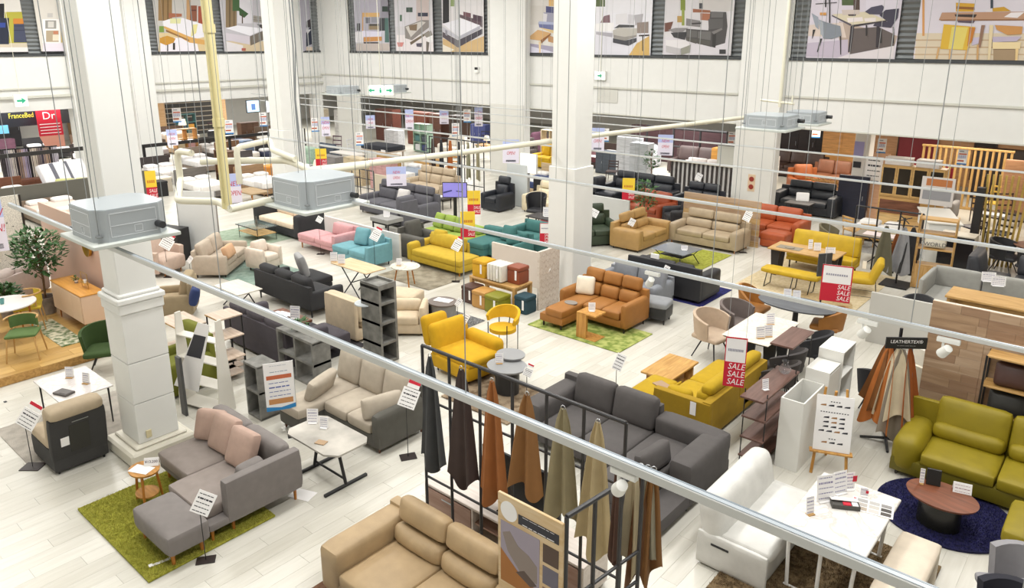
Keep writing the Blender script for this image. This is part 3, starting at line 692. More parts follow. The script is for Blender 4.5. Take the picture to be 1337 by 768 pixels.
def cloth(label, x, y, z, length, m, rot=0, w0=.03, w1=.2, folds=4, seed=0, point=.12, group='hanging leather samples', ring=True, skew=0, flare=0):
    """a leather sample gathered at a ring and hanging in folds, top at height z"""
    t = thing('leather_sample', label, 'leather sample', x, y, z, rot, group); rnd = random.Random(seed); n = 20; G = []
    ph = rnd.uniform(0, 6)
    ph2 = rnd.uniform(0, 6)
    for i in range(11):
        v = i/10; row = []
        for j in range(n+1):
            u = j/n*2-1; w = w0+(w1-w0)*v**.62; fo = math.cos(u*math.pi*folds*.42+ph)*.6+math.cos(u*7.3+ph2)*.4
            zz = -length*v*(1-.6*point*(.5+.5*math.sin(u*3.4+ph2))*v**2)
            row.append((u*w*(1-.12*v*fo)+skew*v*length, (.01+.05*v**.8)*fo-flare*v, zz))
        G.append(row)
    part(t, 'hide', m, ('sheet', G, .006))
    if ring: part(t, 'ring', STEEL, ('tube', [(.022*math.cos(a*math.pi/6), 0, .01+.022*math.sin(a*math.pi/6)) for a in range(12)], .004, 6, {'closed': True}))
    return t

# ================================================================== NEAR FURNITURE
# --- grey chaise sofa on the green rug
G1 = mat('fabric', '#7d7774'); G1s = mat('fabric', '#8f857f'); PINKP = mat('fabric', '#b59a8c')
rug('grass green shag rug under the grey chaise sofa with wooden legs', -9.12, -7.2, 2.5, 4.0, mat('rug', '#a8a63c', '#8d8d2a', scale=22), .03)
t = sofa('grey fabric chaise sofa with pinkish pillows standing on the green shag rug', -8.13, 3.95, 0, 1.78, 1.0, G1, h=.74, sh=.42, aw=.14, ah=.7, n=2, lh=.17, legm=OAKLEG, arms='R', chaise=('R', .25), seatm=G1s, lean=4, bt=.16, ar_=.03)
t = thing('ottoman', 'grey fabric ottoman pushed against the grey chaise sofa', 'ottoman', -7.6, 2.96, 0)
part(t, 'cushion', G1, ('soft', -.44, .44, -.24, .24, .17, .42, .05, .015, 6)); legs4(t, -.34, .34, -.16, .16, .19, OAKLEG, .026)
for i, (dx, l, s) in enumerate(((0, 'leaning at the open end of the grey chaise sofa', .4), (.38, 'leaning second on the grey chaise sofa', .47), (.88, 'leaning next to the arm of the grey chaise sofa', .47))):
    pillow('dusty pink pillow ' + l, -8.75+dx, 4.02-.04*i, .43, 4 if i else 28, 22, PINKP, s, th=.15)
pillow('dark grey pillow against the arm of the grey chaise sofa', -7.5, 3.85, .43, -85, 18, G1, .34, .3)
# --- round stool table
WT1 = mat('wood', '#c08a45', '#9c6a2c')
x, y = F(188, 612, .5)
t = thing('side_table', 'round oak three-legged side table beside the column plinth', 'table', x, y, 0)
part(t, 'tabletop', WT1, ('ell', 0, 0, .475, .5, .2, .17, 36, .96)); part(t, 'lower_shelf', WT1, ('ell', .0, 0, .17, .185, .15, .13, 32))
for k in range(3):
    a = R(200+120*k); part(t, 'leg', OAKLEG, ('rod', (.2*math.cos(a), .17*math.sin(a), 0), (.14*math.cos(a), .12*math.sin(a), .48), .014, .018))
solo('leaflet', 'white leaflet lying on the round oak side table', 'leaflet', PAPER, ('box', -.13, .13, -.08, .08, 0, .004, 0), x=x-.0, y=y-.03, z=.501, rot=25)
price_tent('white price card on the round oak side table', x+.02, y+.08, .502, 50, '¥13,200', .17, .1)
floor_sign('the grey ottoman', 269, 732, h=.62, rot=55, w=.2, ch=.24)
solo('rug_tag', 'white care tag lying on the corner of the green rug', 'tag', PAPER, ('box', -.11, .11, -.02, .02, 0, .003, 0), ('box', -.11, -.07, -.025, .025, .003, .012, .001), x=F(203, 741)[0], y=F(203, 741)[1]+.05, z=.031, rot=80)
# --- dark recliner seen from behind, marble-look table
t = thing('recliner_chair', 'dark-backed recliner with cream upholstery turned away beside the thick column', 'recliner', -10.5, 2.93, 0, -90)
DK = mat('fabric', '#3b3a39'); CRM = mat('fabric', '#b7a68d')
part(t, 'base', DK, ('soft', -.34, .34, -.42, .4, .04, .34, .03, 0, 4)); part(t, 'seat_cushion', CRM, ('soft', -.33, .33, -.44, .25, .3, .46, .06, .02, 6))
mt = tilt('X', -8, (0, .3, .3)); part(t, 'back_shell', DK, rots(mt, ('soft', -.345, .345, .3, .42, .22, .82, .03, 0, 4)))
part(t, 'back_cushion', CRM, rots(mt, ('soft', -.33, .33, .12, .32, .36, .93, .07, .03, 6))); part(t, 'headrest', CRM, rots(mt, ('soft', -.33, .33, .2, .43, .8, .96, .06, .01, 6)))
part(t, 'rear_panel', mat('fabric', '#36352f'), rots(mt, ('box', -.12, .12, .42, .428, .3, .7, .003))); part(t, 'zip', STEEL, rots(mt, ('box', -.12, .08, .428, .431, .74, .75, 0)))
part(t, 'care_label', PAPER, rots(mt, ('box', .13, .23, .42, .424, .42, .55, .001))); legs4(t, -.28, .28, -.34, .34, .05, BLACK, .02)
rect_table('low marble-look table beside the wooden platform', -12.05, -11.0, 3.02, 3.75, .6, mat('marble', '#cfc9c6', '#c3bab5'), BLACK, .02, 'legs', lr=.014, name='low_table')
table_card('the low marble-look table near the platform edge', -11.75, 3.42, .6, 40); table_card('the low marble-look table with an orange foot', -11.35, 3.5, .6, 25)
solo('remote_tray', 'dark grey tray with a white card on the low marble-look table', 'tray', mat('paint', '#56504e'), ('box', -.13, .13, -.08, .08, 0, .03, .006), ('box', -.02, .12, -.06, .05, .03, .036, .001), x=-11.25, y=3.17, z=.601, rot=20)
rug('pale grey rug under the low marble-look table', -12.1, -10.6, 2.45, 4.3, mat('rug', '#bdb6ab', '#a9a298', scale=6), .01)
floor_sign('the dark-backed recliner', 43, 610, h=.62, rot=40, w=.26, ch=.24, two=True, plate=(.2, .26))
solo('debris_tag', 'small dark tag lying on the floor near the platform edge', 'tag', INK, ('box', -.03, .03, -.02, .02, 0, .006, .001), x=F(7, 525)[0], y=F(7, 525)[1], z=.001)
# --- green seats behind the column, tiered display tables
GR1 = mat('fabric', '#34491f'); OLV = mat('fabric', '#6d7023')
t = shell_chair('moss green armchair peeking out beside the thick column', F(141, 482)[0], F(141, 482)[1], 60, GR1, DARKLEG, .42, .78, .3, dip=.1, name='armchair')
sofa('olive green high-back recliner sofa behind the leaning white shelf', -11.5, 4.95, 5, .85, .85, OLV, h=1.0, sh=.46, aw=.14, ah=.58, n=1, lh=.04, head=False, name='recliner_sofa')
part(thing('folding_screen', 'dark grey upright panel just behind the thick column', 'panel', -10.4, 4.5, 0), 'board', mat('paint', '#4b4b4b'), ('box', -.14, .0, -.02, .02, 0, .95, .003))
TT = mat('wood', '#c7b4a2', '#b5a08d')
def tier(label, px, py, z, w=.62, d=.42):
    x, y = F(px, py, z); t = thing('display_table', label, 'table', x, y, 0, 0, 'stepped display tables')
    part(t, 'tabletop', TT, ('box', -w/2, w/2, -d/2, d/2, z-.025, z, .004)); part(t, 'edge_band', OAK, ('box', -w/2-.004, w/2+.004, -d/2-.004, -d/2, z-.025, z-.001, .001))
    if z > .35: part(t, 'lower_shelf', TT, ('box', -w/2+.03, w/2-.03, -d/2+.03, d/2-.03, .1, .12, .003))
    for a in (-w/2+.02, w/2-.02):
        for b in (-d/2+.02, d/2-.02): part(t, 'leg', BLACK, ('box', a-.01, a+.01, b-.01, b+.01, 0, z+(.0 if a > 0 else .0)-.025, .001))
tier('stepped side table with pale top directly beside the olive recliner', 237, 418, .62, .85, .5)
tier('stepped side table with pale top, highest of the row by the dark grey sofa', 292, 410, .95, .45, .45)
tier('stepped side table with pale top, middle of the row by the dark grey sofa', 294, 436, .68, .45, .45)
tier('stepped side table with pale top and low shelf, lowest of the row', 296, 463, .42, .45, .45)
BG1 = mat('fabric', '#9a8a6e')
sofa('khaki armchair with a blue pillow behind the stepped tables', *F(232, 412, 0), -35, .8, .8, BG1, h=.9, sh=.42, aw=.1, ah=.55, n=1, lh=.12, name='armchair', cat='armchair')
pillow('navy blue pillow on the khaki armchair', *F(252, 397, .42), .42, -30, 15, mat('fabric', '#2c3a66'), .36)
# leaning white shelf with a strip banner
t = thing('ladder_shelf', 'white A-frame shelf with a slanted printed banner beside the thick column', 'shelf', -10.45, 4.85, 0, 15)
WS = mat('paint', '#ddd9cf')
for s in (-.42, .42): part(t, 'side_panel', WS, ('prism', [(-.16, 0), (.16, 0), (.05, 1.5), (-.05, 1.5)], s-.012, s+.012, 'x'))
for zz, d in ((.05, .15), (.42, .125), (.8, .1), (1.15, .08)): part(t, 'shelf_board', WS, ('box', -.43, .43, -d, d, zz, zz+.02, .002))
t2 = part(t, 'banner', PAPER, ('prism', [(-.46, .35), (.22, 1.5), (.46, 1.5), (.06, .35)], -.19, -.185, 'y'))
part(t, 'banner_strip', INK, ('prism', [(-.1, .92), (.12, 1.3), (.36, 1.3), (.2, .92)], -.193, -.19, 'y'))
# dark plum-grey sofa seen from behind
PLM = mat('fabric', '#4b464c'); 
sofa('plum grey three-seat sofa seen from behind next to the stepped tables', *F(362, 455, 0), 180, 2.1, .9, PLM, h=.82, sh=.42, aw=.16, ah=.6, n=3, lh=.04, name='sofa')
# concrete-look cubes
CON = mat('concrete', '#7e7d78')
shelf_cells('concrete-look two-cell shelf standing on the pale floor', -9.58, 5.3, 0, .36, .32, [.02, .44, .86], [-.17, .17], CON, .035, backm=CON)
x, y = F(397, 497, 0); SX, SY = x-.1, y+.1; shelf_cells('concrete-look wide cube shelf with a small plant on top', x-.1, y+.1, 0, 1, .34, [.02, .4, .78], [-.5, 0, .5], CON, .045)
plant('small green succulent in a dark pot on the concrete-look cube shelf', SX-.12, SY, .803, .22, .11, .04, .07, BLACK, 60, .1, 3, False, name='potted_plant')
t = shelf_cells('tall concrete-look bookshelf beside a round white pedestal table', -9.82, 7.78, 90, .5, .5, [.02, .38, .76, 1.12, 1.4], [-.17, .17], CON, .05, backm=CON); part(t, 'top_rim', CON, ('box', -.195, -.17, -.25, .25, 1.4, 1.47, .002), ('box', .17, .195, -.25, .25, 1.4, 1.47, .002), ('box', -.17, .17, .225, .25, 1.4, 1.47, .002), ('box', -.17, .17, -.25, -.225, 1.4, 1.47, .002))
x, y = F(477, 395, 1.05)
t = thing('pedestal_table', 'tall white pedestal table with a round top before the concrete-look bookshelf', 'table', x, y, 0)
part(t, 'tabletop', mat('paint', '#cfd6da'), ('ell', 0, 0, 1.03, 1.05, .19, None, 32)); part(t, 'pole', WHITE, ('rod', (0, 0, .02), (0, 0, 1.03), .012)); part(t, 'base', WHITE, ('ell', 0, 0, 0, .02, .16, None, 24))
# info banner stand
x, y = F(375, 572)
t = thing('banner_stand', 'tall printed info banner on a thin pole beside the concrete-look shelf', 'banner', x-.08, y, 0, 62)
part(t, 'pole', STEEL, ('rod', (.2, .01, .01), (.2, .01, 1.15), .007)); part(t, 'base', BLACK, ('box', .05, .35, -.1, .1, 0, .012, .003))
part(t, 'sheet', PAPER, ('box', -.2, .2, -.003, .003, .42, 1.15, .001)); 
part(t, 'headline_band', mat('paper', '#c56a45'), ('box', -.17, .17, -.0045, -.003, .9, .96, 0)); part(t, 'blue_band', mat('paper', '#2f86c4'), ('prism', [(-.2, .42), (.2, .42), (.2, .5), (0, .46), (-.2, .49)], -.0045, -.003, 'y'))
part(t, 'picture', mat('paper', '#c98f5a'), ('box', -.16, .17, -.0045, -.003, .52, .6, 0)); card_print(t, .36, .26, mat('paper', '#5a66a8'), (0, -.003, .62), 4)
card_print(t, .3, .12, mat('paper', '#8899aa'), (0, -.003, 1.0), 2)
# beige and grey corner sofa with white lift table
LB = mat('fabric', '#b0a595'); LG = mat('fabric', '#57554f')
sofa('beige and charcoal chaise sofa behind the white lift-top table', -8.18, 6.12, 0, 1.78, .95, LB, h=.88, sh=.44, aw=.16, ah=.6, n=3, lh=.08, legm=WALNUT, arms='R', chaise=('L', .42), basem=LG, backm=LG, armm=LG, lean=14, bt=.24)
pillow('beige side bolster at the chaise end of the beige and charcoal sofa', -8.78, 5.75, .44, -70, 20, LB, .62, .32)
pillow('beige side bolster inside the arm of the beige and charcoal sofa', -7.52, 5.95, .44, 75, 14, LB, .6, .3)
LT = mat('concrete', '#bcb7ae', scale=2)
t = thing('lift_table', 'white lift-top table with black crossed base and leaflets', 'table', -7.42, 4.94, 0)
part(t, 'tabletop', LT, ('prism', [(-.52, -.22), (-.42, -.31), (.36, -.31), (.52, -.2), (.52, .22), (.42, .31), (-.42, .31), (-.52, .24)], .575, .6))
part(t, 'under_tray', WHITE, ('box', -.2, .2, -.15, .15, .5, .575, .004))
for sx in (-.34, .34):
    part(t, 'foot', BLACK, ('box', sx-.02, sx+.02, -.33, .33, .0, .04, .006)); part(t, 'strut', BLACK, ('rod', (sx, 0, .03), (sx*.6, 0, .52), .022))
part(t, 'crossbar', BLACK, ('rod', (-.34, 0, .1), (.34, 0, .1), .015))
table_card('the white lift-top table, taller one', -7.82, 5.0, .6, 40, .15, .2, wood=False); table_card('the white lift-top table, lilac one', -7.6, 5.02, .6, 30, .12, .15, wood=False)
solo('remote', 'tan and lilac sample card lying on the white lift-top table', 'sample card', mat('paper', '#a58a6c'), ('box', -.07, .07, -.05, .05, 0, .01, .002), x=-7.32, y=4.78, z=.601, rot=20)
floor_sign('the charcoal arm of the beige corner sofa', 533, 597, h=.78, rot=60, w=.24, ch=.26, two=True, plate=(.17, .22))
solo('floor_card', 'white leaflet lying on the floor under the grey chaise sofa end', 'leaflet', PAPER, ('box', -.15, .15, -.1, .1, 0, .004, 0), x=F(385, 648)[0]+.05, y=F(385, 648)[1]+.08, z=.001, rot=20)
# --- large beige leather sofa at the bottom
BL = mat('leather', '#b39a76', rough=.55); BLb = mat('leather', '#a8926f')
rug('brown border rug under the large beige leather sofa', -5.85, -3.0, 2.5, 3.85, mat('rug', '#7d5c45', '#6a4a36'), .012)
rug('deep blue rug in front of the large beige leather sofa', -5.55, -3.4, 2.4, 3.6, mat('rug', '#2c3366', '#1d2248'), .02, z=.012)
t = sofa('large beige leather three-seat sofa with tall segmented back', -4.3, 4.08, 0, 2.7, 1.05, BL, h=.82, sh=.46, aw=.3, ah=.66, n=3, lh=.14, head=True, lean=10, bt=.26, puff=.04, basem=BLb)
# --- leather sample frame
def frame(label, pts, z, posts, braces=(1.0,), r=.017, name='sample_rack'):
    t = thing(name, label, 'display frame', 0, 0, 0); S = mat('paint', '#2b2a2c', rough=.4)
    for a, b in zip(pts, pts[1:]):
        part(t, 'top_rail', S, ('rod', (*a, z), (*b, z), r*1.15))
        for q in braces: part(t, 'cross_rail', S, ('rod', (*a, q), (*b, q), r*.8))
    for q in posts: part(t, 'post', S, ('rod', (*q, 0), (*q, z), r))
    return t
FY = 4.98
FZ = onY(551, 451, FY)[2]; fx0 = onY(551, 451, FY)[0]; fx1 = onY(818, 547, FY)[0]; fxs = [onY(a, b, FY)[0] for a, b in ((551, 451), (586, 466), (626, 481), (669, 500), (714, 511), (763, 528), (818, 547))]
frame('long black sample rack hung with leather hides behind the beige leather sofa', [(fx0, FY), (fx1, FY)], FZ, [(q, FY) for q in fxs], (onY(555, 620, FY)[2], FZ-.62))
EX = (fx1+.02, 3.62+.0); sx_, sy_ = F(740, 675, FZ); ex_, ey_ = F(812, 630, FZ)
frame('short black sample rack end with crossbars beside the white sofa', [(sx_, sy_), (ex_, ey_), (ex_+.03, ey_+.25)], FZ, [(sx_, sy_), ((sx_+ex_)/2, (sy_+ey_)/2), (ex_, ey_), (ex_+.03, ey_+.25)], (FZ-.72, FZ-1.0))
HI = [('charcoal', '#3f4143', 563, 462, 618), ('dark brown', '#3a2c29', 604, 478, 643), ('tan', '#9a5f2f', 644, 495, 664), ('caramel', '#8a6034', 690, 510, 655), ('olive beige', '#8b8163', 737, 527, 690), ('sand', '#b3a27c', 783, 540, 738)]
for i, (nm, c, px, y0, y1) in enumerate(HI):
    X, Yv, Zv = onY(px, y0, FY-.05); zb = onY(px, y1, FY-.08)[2]
    cloth('%s leather hide hanging from the long black rack' % nm, X, FY-.07, FZ-.05, FZ-.05-zb, mat('leather', c, rough=.7), 6, .025, .19, 4, i, .22)
for i, (nm, c, px) in enumerate((('chocolate', '#4a2f22', 806), ('cream', '#b9ab8c', 828), ('walnut brown', '#6a4526', 837), ('stone', '#8b8470', 846), ('saddle brown', '#7a5226', 853))):
    X, Yv = F(px, 612+2*i, FZ-.1)
    cloth('%s leather hide hanging from the short black rack end' % nm, X, Yv, FZ-.06, .95+.1*(i % 3), mat('leather', c, rough=.7), -30+18*i, .02, .11, 4, 20+i, .3)
t = thing('notice_board', 'wood-edged product poster board fixed to the short black frame', 'board', sx_-.3, sy_-.03, FZ-.86)
part(t, 'board', mat('wood', '#d8c09a', '#c9a979'), ('box', -.3, .3, -.012, .012, 0, .82, .003))
part(t, 'photo', mat('paper', '#9d94a0'), ('box', -.27, .1, -.0145, -.0125, .08, .6, 0)); part(t, 'photo_sofa', mat('paper', '#8d8078'), ('prism', [(-.25, .5), (-.18, .54), (-.1, .45), (0, .42), (.08, .36), (.08, .22), (-.04, .2), (-.2, .36)], -.0155, -.0145, 'y')); part(t, 'photo_table', mat('paper', '#5d4e46'), ('prism', [(-.12, .22), (.02, .16), (.08, .2), (-.04, .27)], -.0162, -.0155, 'y')); card_print(t, .36, .08, PAPER, (.085, -.0145, .642), 2)
part(t, 'photo_floor', mat('paper', '#a26b35'), ('prism', [(-.27, .08), (.1, .08), (.1, .16), (-.06, .2), (-.27, .36)], -.0157, -.0146, 'y'))
for k in range(3): part(t, 'swatch_photo', mat('paper', ['#8d6f63', '#6a6672', '#57463c'][k]), ('box', .13, .27, -.0145, -.0125, .08+.18*k, .23+.18*k, 0))
part(t, 'title_strip', INK, ('box', -.1, .27, -.0145, -.0125, .64, .72, 0)); part(t, 'badge', PAPER, rots(Matrix.Translation((-.19, -.013, .7)) @ Matrix.Rotation(R(90), 4, 'X'), ('ell', 0, 0, 0, .002, .08, None, 24)))
# white TV board with drawers behind the leather sofa
t = thing('tv_board', 'low white TV board with pinkish drawers behind the black sample frame', 'cabinet', -4.72, 5.42, 0)
WB = mat('wood', '#d9cfc6', '#c9bdb3'); DR = mat('wood', '#a98a7a', '#94705f')
part(t, 'top_board', WB, ('box', -1.15, 1.15, -.22, .22, .42, .45, .003)); part(t, 'bottom_board', WB, ('box', -1.15, 1.15, -.22, .22, .05, .08, .003)); part(t, 'back_panel', WB, ('box', -1.15, 1.15, .2, .22, .08, .42, .001))
for q in (-1.14, -.38, .38, 1.14): part(t, 'upright', WB, ('box', q-.012, q+.012, -.22, .2, .08, .42, .001))
for a in (-1.12, .4):
    d = part(t, 'drawer', DR, ('box', a, a+.72, -.225, -.2, .1, .4, .004)); part(d, 'handle', STEEL, ('box', a+.26, a+.46, -.235, -.225, .34, .355, .002))
part(t, 'middle_board', DR, ('box', -.36, .36, -.2, .2, .24, .26, .001))
solo('television', 'black television standing on the low white TV board', 'television', mat('paint', '#15161a', rough=.2), ('box', -.55, .55, -.02, .02, .06, .68, .006), ('box', -.25, .25, -.12, .12, 0, .012, .003), ('box', -.05, .05, -.012, .012, .01, .12, .002), x=-4.6, y=5.45, z=.451)
# --- dark grey sectional
DG = mat('fabric', '#54504f')
sofa('large dark grey sectional with a long chaise beside the yellow corner sofa', -4.78, 7.78, 0, 2.62, 1.1, DG, h=.86, sh=.44, aw=.32, ah=.66, n=3, lh=.1, chaise=('R', .75), bt=.26, nb=3, puff=.035, lowlast=True)
pillow('dark grey bolster on the chaise of the dark grey sectional', -3.95, 7.2, .45, 85, 10, DG, .6, .3)
floor_sign('the open back of the dark grey sectional', 703, 545, h=.85, rot=50, w=.13, ch=.12, xy=(-6.3, 7.6), two=True)
# --- white rounded dining sofa, stone table, bench
WL = mat('leather', '#d6d5d0', rough=.5)
rug('brown shaggy rug under the white stone dining table', -2.75, -.98, 5.9, 8.2, mat('rug', '#8a7454', '#5c4930', scale=18), .03)
t = thing('dining_sofa', 'white rounded dining sofa along the white stone table', 'sofa', -2.62, 7.3, 0, 90)
mt = tilt('X', -12, (0, .2, .42))
part(t, 'base', WL, ('soft', -.72, .72, -.33, .42, .02, .36, .06, 0, 6)); part(t, 'seat_cushion', WL, ('soft', -.7, .7, -.38, .2, .3, .46, .07, .02, 8))
part(t, 'backrest', WL, rots(mt, ('soft', -.74, .74, .13, .42, .25, .84, .14, .02, 10)))
part(t, 'end_panel', WL, ('soft', -.75, -.69, -.36, .42, .02, .42, .03, .0, 6)); part(t, 'slot_handle', BLACK, ('box', -.757, -.74, .05, .25, .3, .325, .003))
MB1 = mat('marble', '#e9e5df', '#cfc7c0', scale=2)
t = thing('dining_table', 'white marble-look dining table covered with leaflets and sample boards', 'table', -1.84, 7.38, 0)
part(t, 'tabletop', MB1, ('box', -.41, .41, -.68, .68, .69, .72, .008)); part(t, 'edge_band', mat('paint', '#8f8a86'), ('box', .41, .413, -.67, .67, .695, .712, 0))
WLg = mat('paint', '#f0eeea')
for yy in (-.55, .55):
    for xx in (-.33, 0, .33): part(t, 'leg', WLg, ('rod', (xx*.9, yy, 0), (xx, yy, .69), .02))
    part(t, 'foot_bar', WLg, ('rod', (-.33, yy, .02), (.33, yy, .02), .02))
part(t, 'apron', WLg, ('box', -.36, .36, -.6, .6, .65, .69, .004))
def onT(px, py): x, y = F(px, py, .72); return x, y
for px, py, rt, w, h, lab in ((1058, 672, 60, .1, .2, 'clear leaflet holder with wooden foot on the white stone dining table'), (1078, 655, 55, .22, .3, 'largest clear leaflet holder on the white stone dining table'), (1097, 645, 60, .18, .26, 'middle clear leaflet holder on the white stone dining table'), (1108, 640, 50, .14, .2, 'clear leaflet holder with pink tag on the white stone dining table'), (1128, 648, 25, .08, .09, 'small red and white tag holder on the white stone dining table')):
    tt = table_card('', *onT(px, py), .72, rt, w, h, lab, wood='wooden' in lab)
    if 'pink' in lab or 'red' in lab: part(tt, 'red_tag', RED, ('box', w*.1, w*.45, -.03, -.027, h*.6, h*.95, 0))
x, y = onT(1140, 662)
t = thing('swatch_board', 'colour swatch board lying on the white stone dining table', 'swatch board', x, y-.02, .7205, 12)
part(t, 'board', PAPER, ('box', -.2, .2, -.13, .13, 0, .006, .001)); part(t, 'title', RED, ('box', -.19, -.165, -.1, .1, .006, .0075, 0))
for i in range(3):
    for j in range(3): part(t, 'swatch', mat('paper', ['#b3a595', '#b9b2ab', '#aba9a7', '#c9c5c0', '#c2bdb5', '#b9b6b3', '#55504c', '#4b4744', '#8f8c8a'][i*3+j]), ('box', -.15+.115*i, -.05+.115*i, -.11+.078*j, -.05+.078*j, .006, .0085, 0))
x, y = onT(1103, 662); t = thing('sample_box', 'open grey sample box with red and white cards on the white stone dining table', 'sample box', x, y, .7205, 30)
part(t, 'box', mat('paint', '#4c4a47'), ('box', -.14, .14, -.06, .06, 0, .05, .004)); part(t, 'lid', PAPER, rots(tilt('X', -20, (0, .05, .05)), ('box', -.14, .14, .0, .14, .05, .06, .002))); part(t, 'red_card', RED, ('box', -.03, .05, -.055, .0, .05, .06, .002)); part(t, 'white_card', PAPER, ('box', .06, .12, -.055, .02, .05, .06, .002))
t = thing('bench', 'cream padded bench tucked beside the white stone dining table', 'bench', -1.16, 7.3, 0, 90)
CR = mat('leather', '#ddcfbb', rough=.5)
part(t, 'seat', CR, ('soft', -.62, .62, -.2, .2, .38, .47, .04, .01, 6))
for q in (-.52, .52): part(t, 'leg', CR, ('soft', q-.09, q+.09, -.19, .19, 0, .4, .05, 0, 6))
# --- easel
t = thing('easel', 'wooden easel holding a white sofa line-up chart', 'easel', -2.58, 9.38, 0, 22)
EW = mat('woodz', '#cf9c50', '#b07a33')
for q in (-.17, .17): part(t, 'front_leg', EW, ('rod', (q*1.25, -.17, 0), (q*.75, .06, 1.14), .02, .017))
part(t, 'rear_leg', EW, ('rod', (0, .36, 0), (0, .05, 1.1), .018)); part(t, 'tray', EW, ('box', -.26, .26, -.17, -.07, .3, .325, .004)); part(t, 'cross_bar', EW, ('box', -.17, .17, -.03, -.01, .75, .79, .003))
mt = tilt('X', -11.5, (0, -.12, .325)); b = part(t, 'chart', PAPER, rots(mt, ('box', -.225, .225, -.135, -.125, .325, 1.06, .002)))
mb = MB(); mb.m = mt
for i, (zz, nn, s) in enumerate(((.98, 4, .5), (.93, 4, 1), (.84, 11, .4), (.77, 3, 1), (.71, 3, 1), (.65, 3, 1), (.59, 4, 1), (.49, 3, .4), (.44, 3, 1))):
    for j in range(nn):
        cx = (j-(nn-1)/2)*(.095 if s == 1 else .032); w = .036*s if s == 1 else .009
        mb.mi = 1 if (s == 1 and (i*3+j*5) % 7 in (0, 3)) else 0
        if s == 1: mb.prism([(cx-w, zz-.01), (cx+w, zz-.01), (cx+w, zz+.016), (cx-w*.6, zz+.006)], -.1365, -.135, 'y')
        else: mb.box(cx-w, cx+w, -.1365, -.135, zz-.006, zz+.006, 0)
obj('printed_sofa', mesh('printed_sofa', mb, [INK, mat('paper', '#a07448')]), b)
# --- olive leather sofa, navy rug, oval table
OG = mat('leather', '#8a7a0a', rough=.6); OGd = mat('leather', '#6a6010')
t = solo('rug', 'navy blue oval shag rug under the oval walnut table', 'rug', mat('rug', '#201f52', '#12123a', scale=24), ('ell', 0, 0, .001, .03, .74, .72, 48, .99), x=-1.18, y=9.28)
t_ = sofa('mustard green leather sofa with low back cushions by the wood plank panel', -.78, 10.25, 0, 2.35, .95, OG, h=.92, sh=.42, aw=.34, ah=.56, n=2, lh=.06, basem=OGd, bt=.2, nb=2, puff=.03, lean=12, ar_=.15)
for k in (-.43, .43): part(bpy.data.objects[t_.name], 'lumbar_cushion', OG, ('soft', k-.41, k+.41, .1, .3, .4, .62, .09, .02, 6))
t = thing('chaise_seat', 'mustard green leather footstool cut off at the picture edge', 'footstool', -.2, 9.05, 0)
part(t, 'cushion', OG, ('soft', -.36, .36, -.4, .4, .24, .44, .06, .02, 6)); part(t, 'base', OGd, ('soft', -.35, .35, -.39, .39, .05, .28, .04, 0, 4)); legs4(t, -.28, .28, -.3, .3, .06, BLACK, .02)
t = thing('coffee_table', 'oval walnut coffee table with dark drum base on the navy rug', 'table', -1.19, 8.98, 0, -8)
part(t, 'tabletop', mat('wood', '#80492f', '#63361f'), ('ell', 0, 0, .385, .41, .38, .3, 48, .97)); part(t, 'base', mat('paint', '#20201c', rough=.25), ('ell', 0, 0, .03, .385, .23, .18, 40))
x, y = F(1218, 634, .41); t = thing('menu_case', 'black leather menu case standing on the oval walnut table', 'menu case', x, y, .411, 15); part(t, 'front_cover', mat('leather', '#191716'), rots(tilt('X', -14, (0, 0, 0)), ('box', -.075, .075, -.008, .008, 0, .19, .004))); part(t, 'rear_cover', mat('leather', '#191716'), rots(tilt('X', 14, (0, .1, 0)), ('box', -.075, .075, .092, .108, 0, .19, .004)))
table_card('', *F(1203, 632, .41), .411, 20, .05, .19, 'narrow card stand with wooden foot on the oval walnut table'); price_tent('white price card on the oval walnut table', *F(1256, 645, .41), .411, 15, '', .19, .12)
# --- dark chairs in the corner
for (px, py, c, lab, rt) in ((1300, 715, '#8f8d90', 'grey velvet tub chair at the picture corner', -60), (1287, 752, '#22222c', 'black velvet tub chair at the picture corner', -60)):
    x, y = F(px, py, .82); shell_chair(lab, x+.18, y-.02-(.12 if 'black' in lab else 0), rt, mat('fabric', c), BLACK, .46, .84, .24, dip=.1, th=.09)
rect_table('charcoal dining table cut off at the picture corner', -.16, .4, 6.3, 7.35, .72, mat('paint', '#47464c'), BLACK, .03)
solo('leaflet_pile', 'lilac leaflet on the charcoal corner table', 'leaflet', mat('paper', '#cfcbe6'), ('box', -.1, .1, -.07, .07, 0, .012, .001), x=-.05, y=6.95, z=.721, rot=50)
# --- white stepped shelf, brown ladder shelf
t = thing('stepped_shelf', 'white stepped cube shelf standing in front of the walnut ladder shelf', 'shelf', -3.0, 9.0, 0)
WP = mat('paint', '#e4e3dd')
def cub(x0, x1, y0, y1, z0, z1, open_='+x', th=.02):
    part(t, 'side_panel', WP, ('box', x0, x1, y0, y0+th, z0, z1, .002)); part(t, 'side_panel', WP, ('box', x0, x1, y1-th, y1, z0, z1, .002))
    part(t, 'bottom_board', WP, ('box', x0, x1, y0+th, y1-th, z0, z0+th, .002)); part(t, 'back_panel', WP, ('box', x0, x0+th, y0+th, y1-th, z0+th, z1, .002))
cub(-.15, .15, .0, .75, 0, 1.0); part(t, 'front_panel', WP, ('box', .13, .15, .02, .73, .02, .99, .002))
cub(-.12, .2, .76, 1.2, 0, 1.15); part(t, 'front_panel', WP, ('box', .18, .2, .78, 1.18, .02, 1.13, .002)); part(t, 'top_board', WP, ('box', -.12, .2, .76, 1.2, 1.15, 1.17, .002))
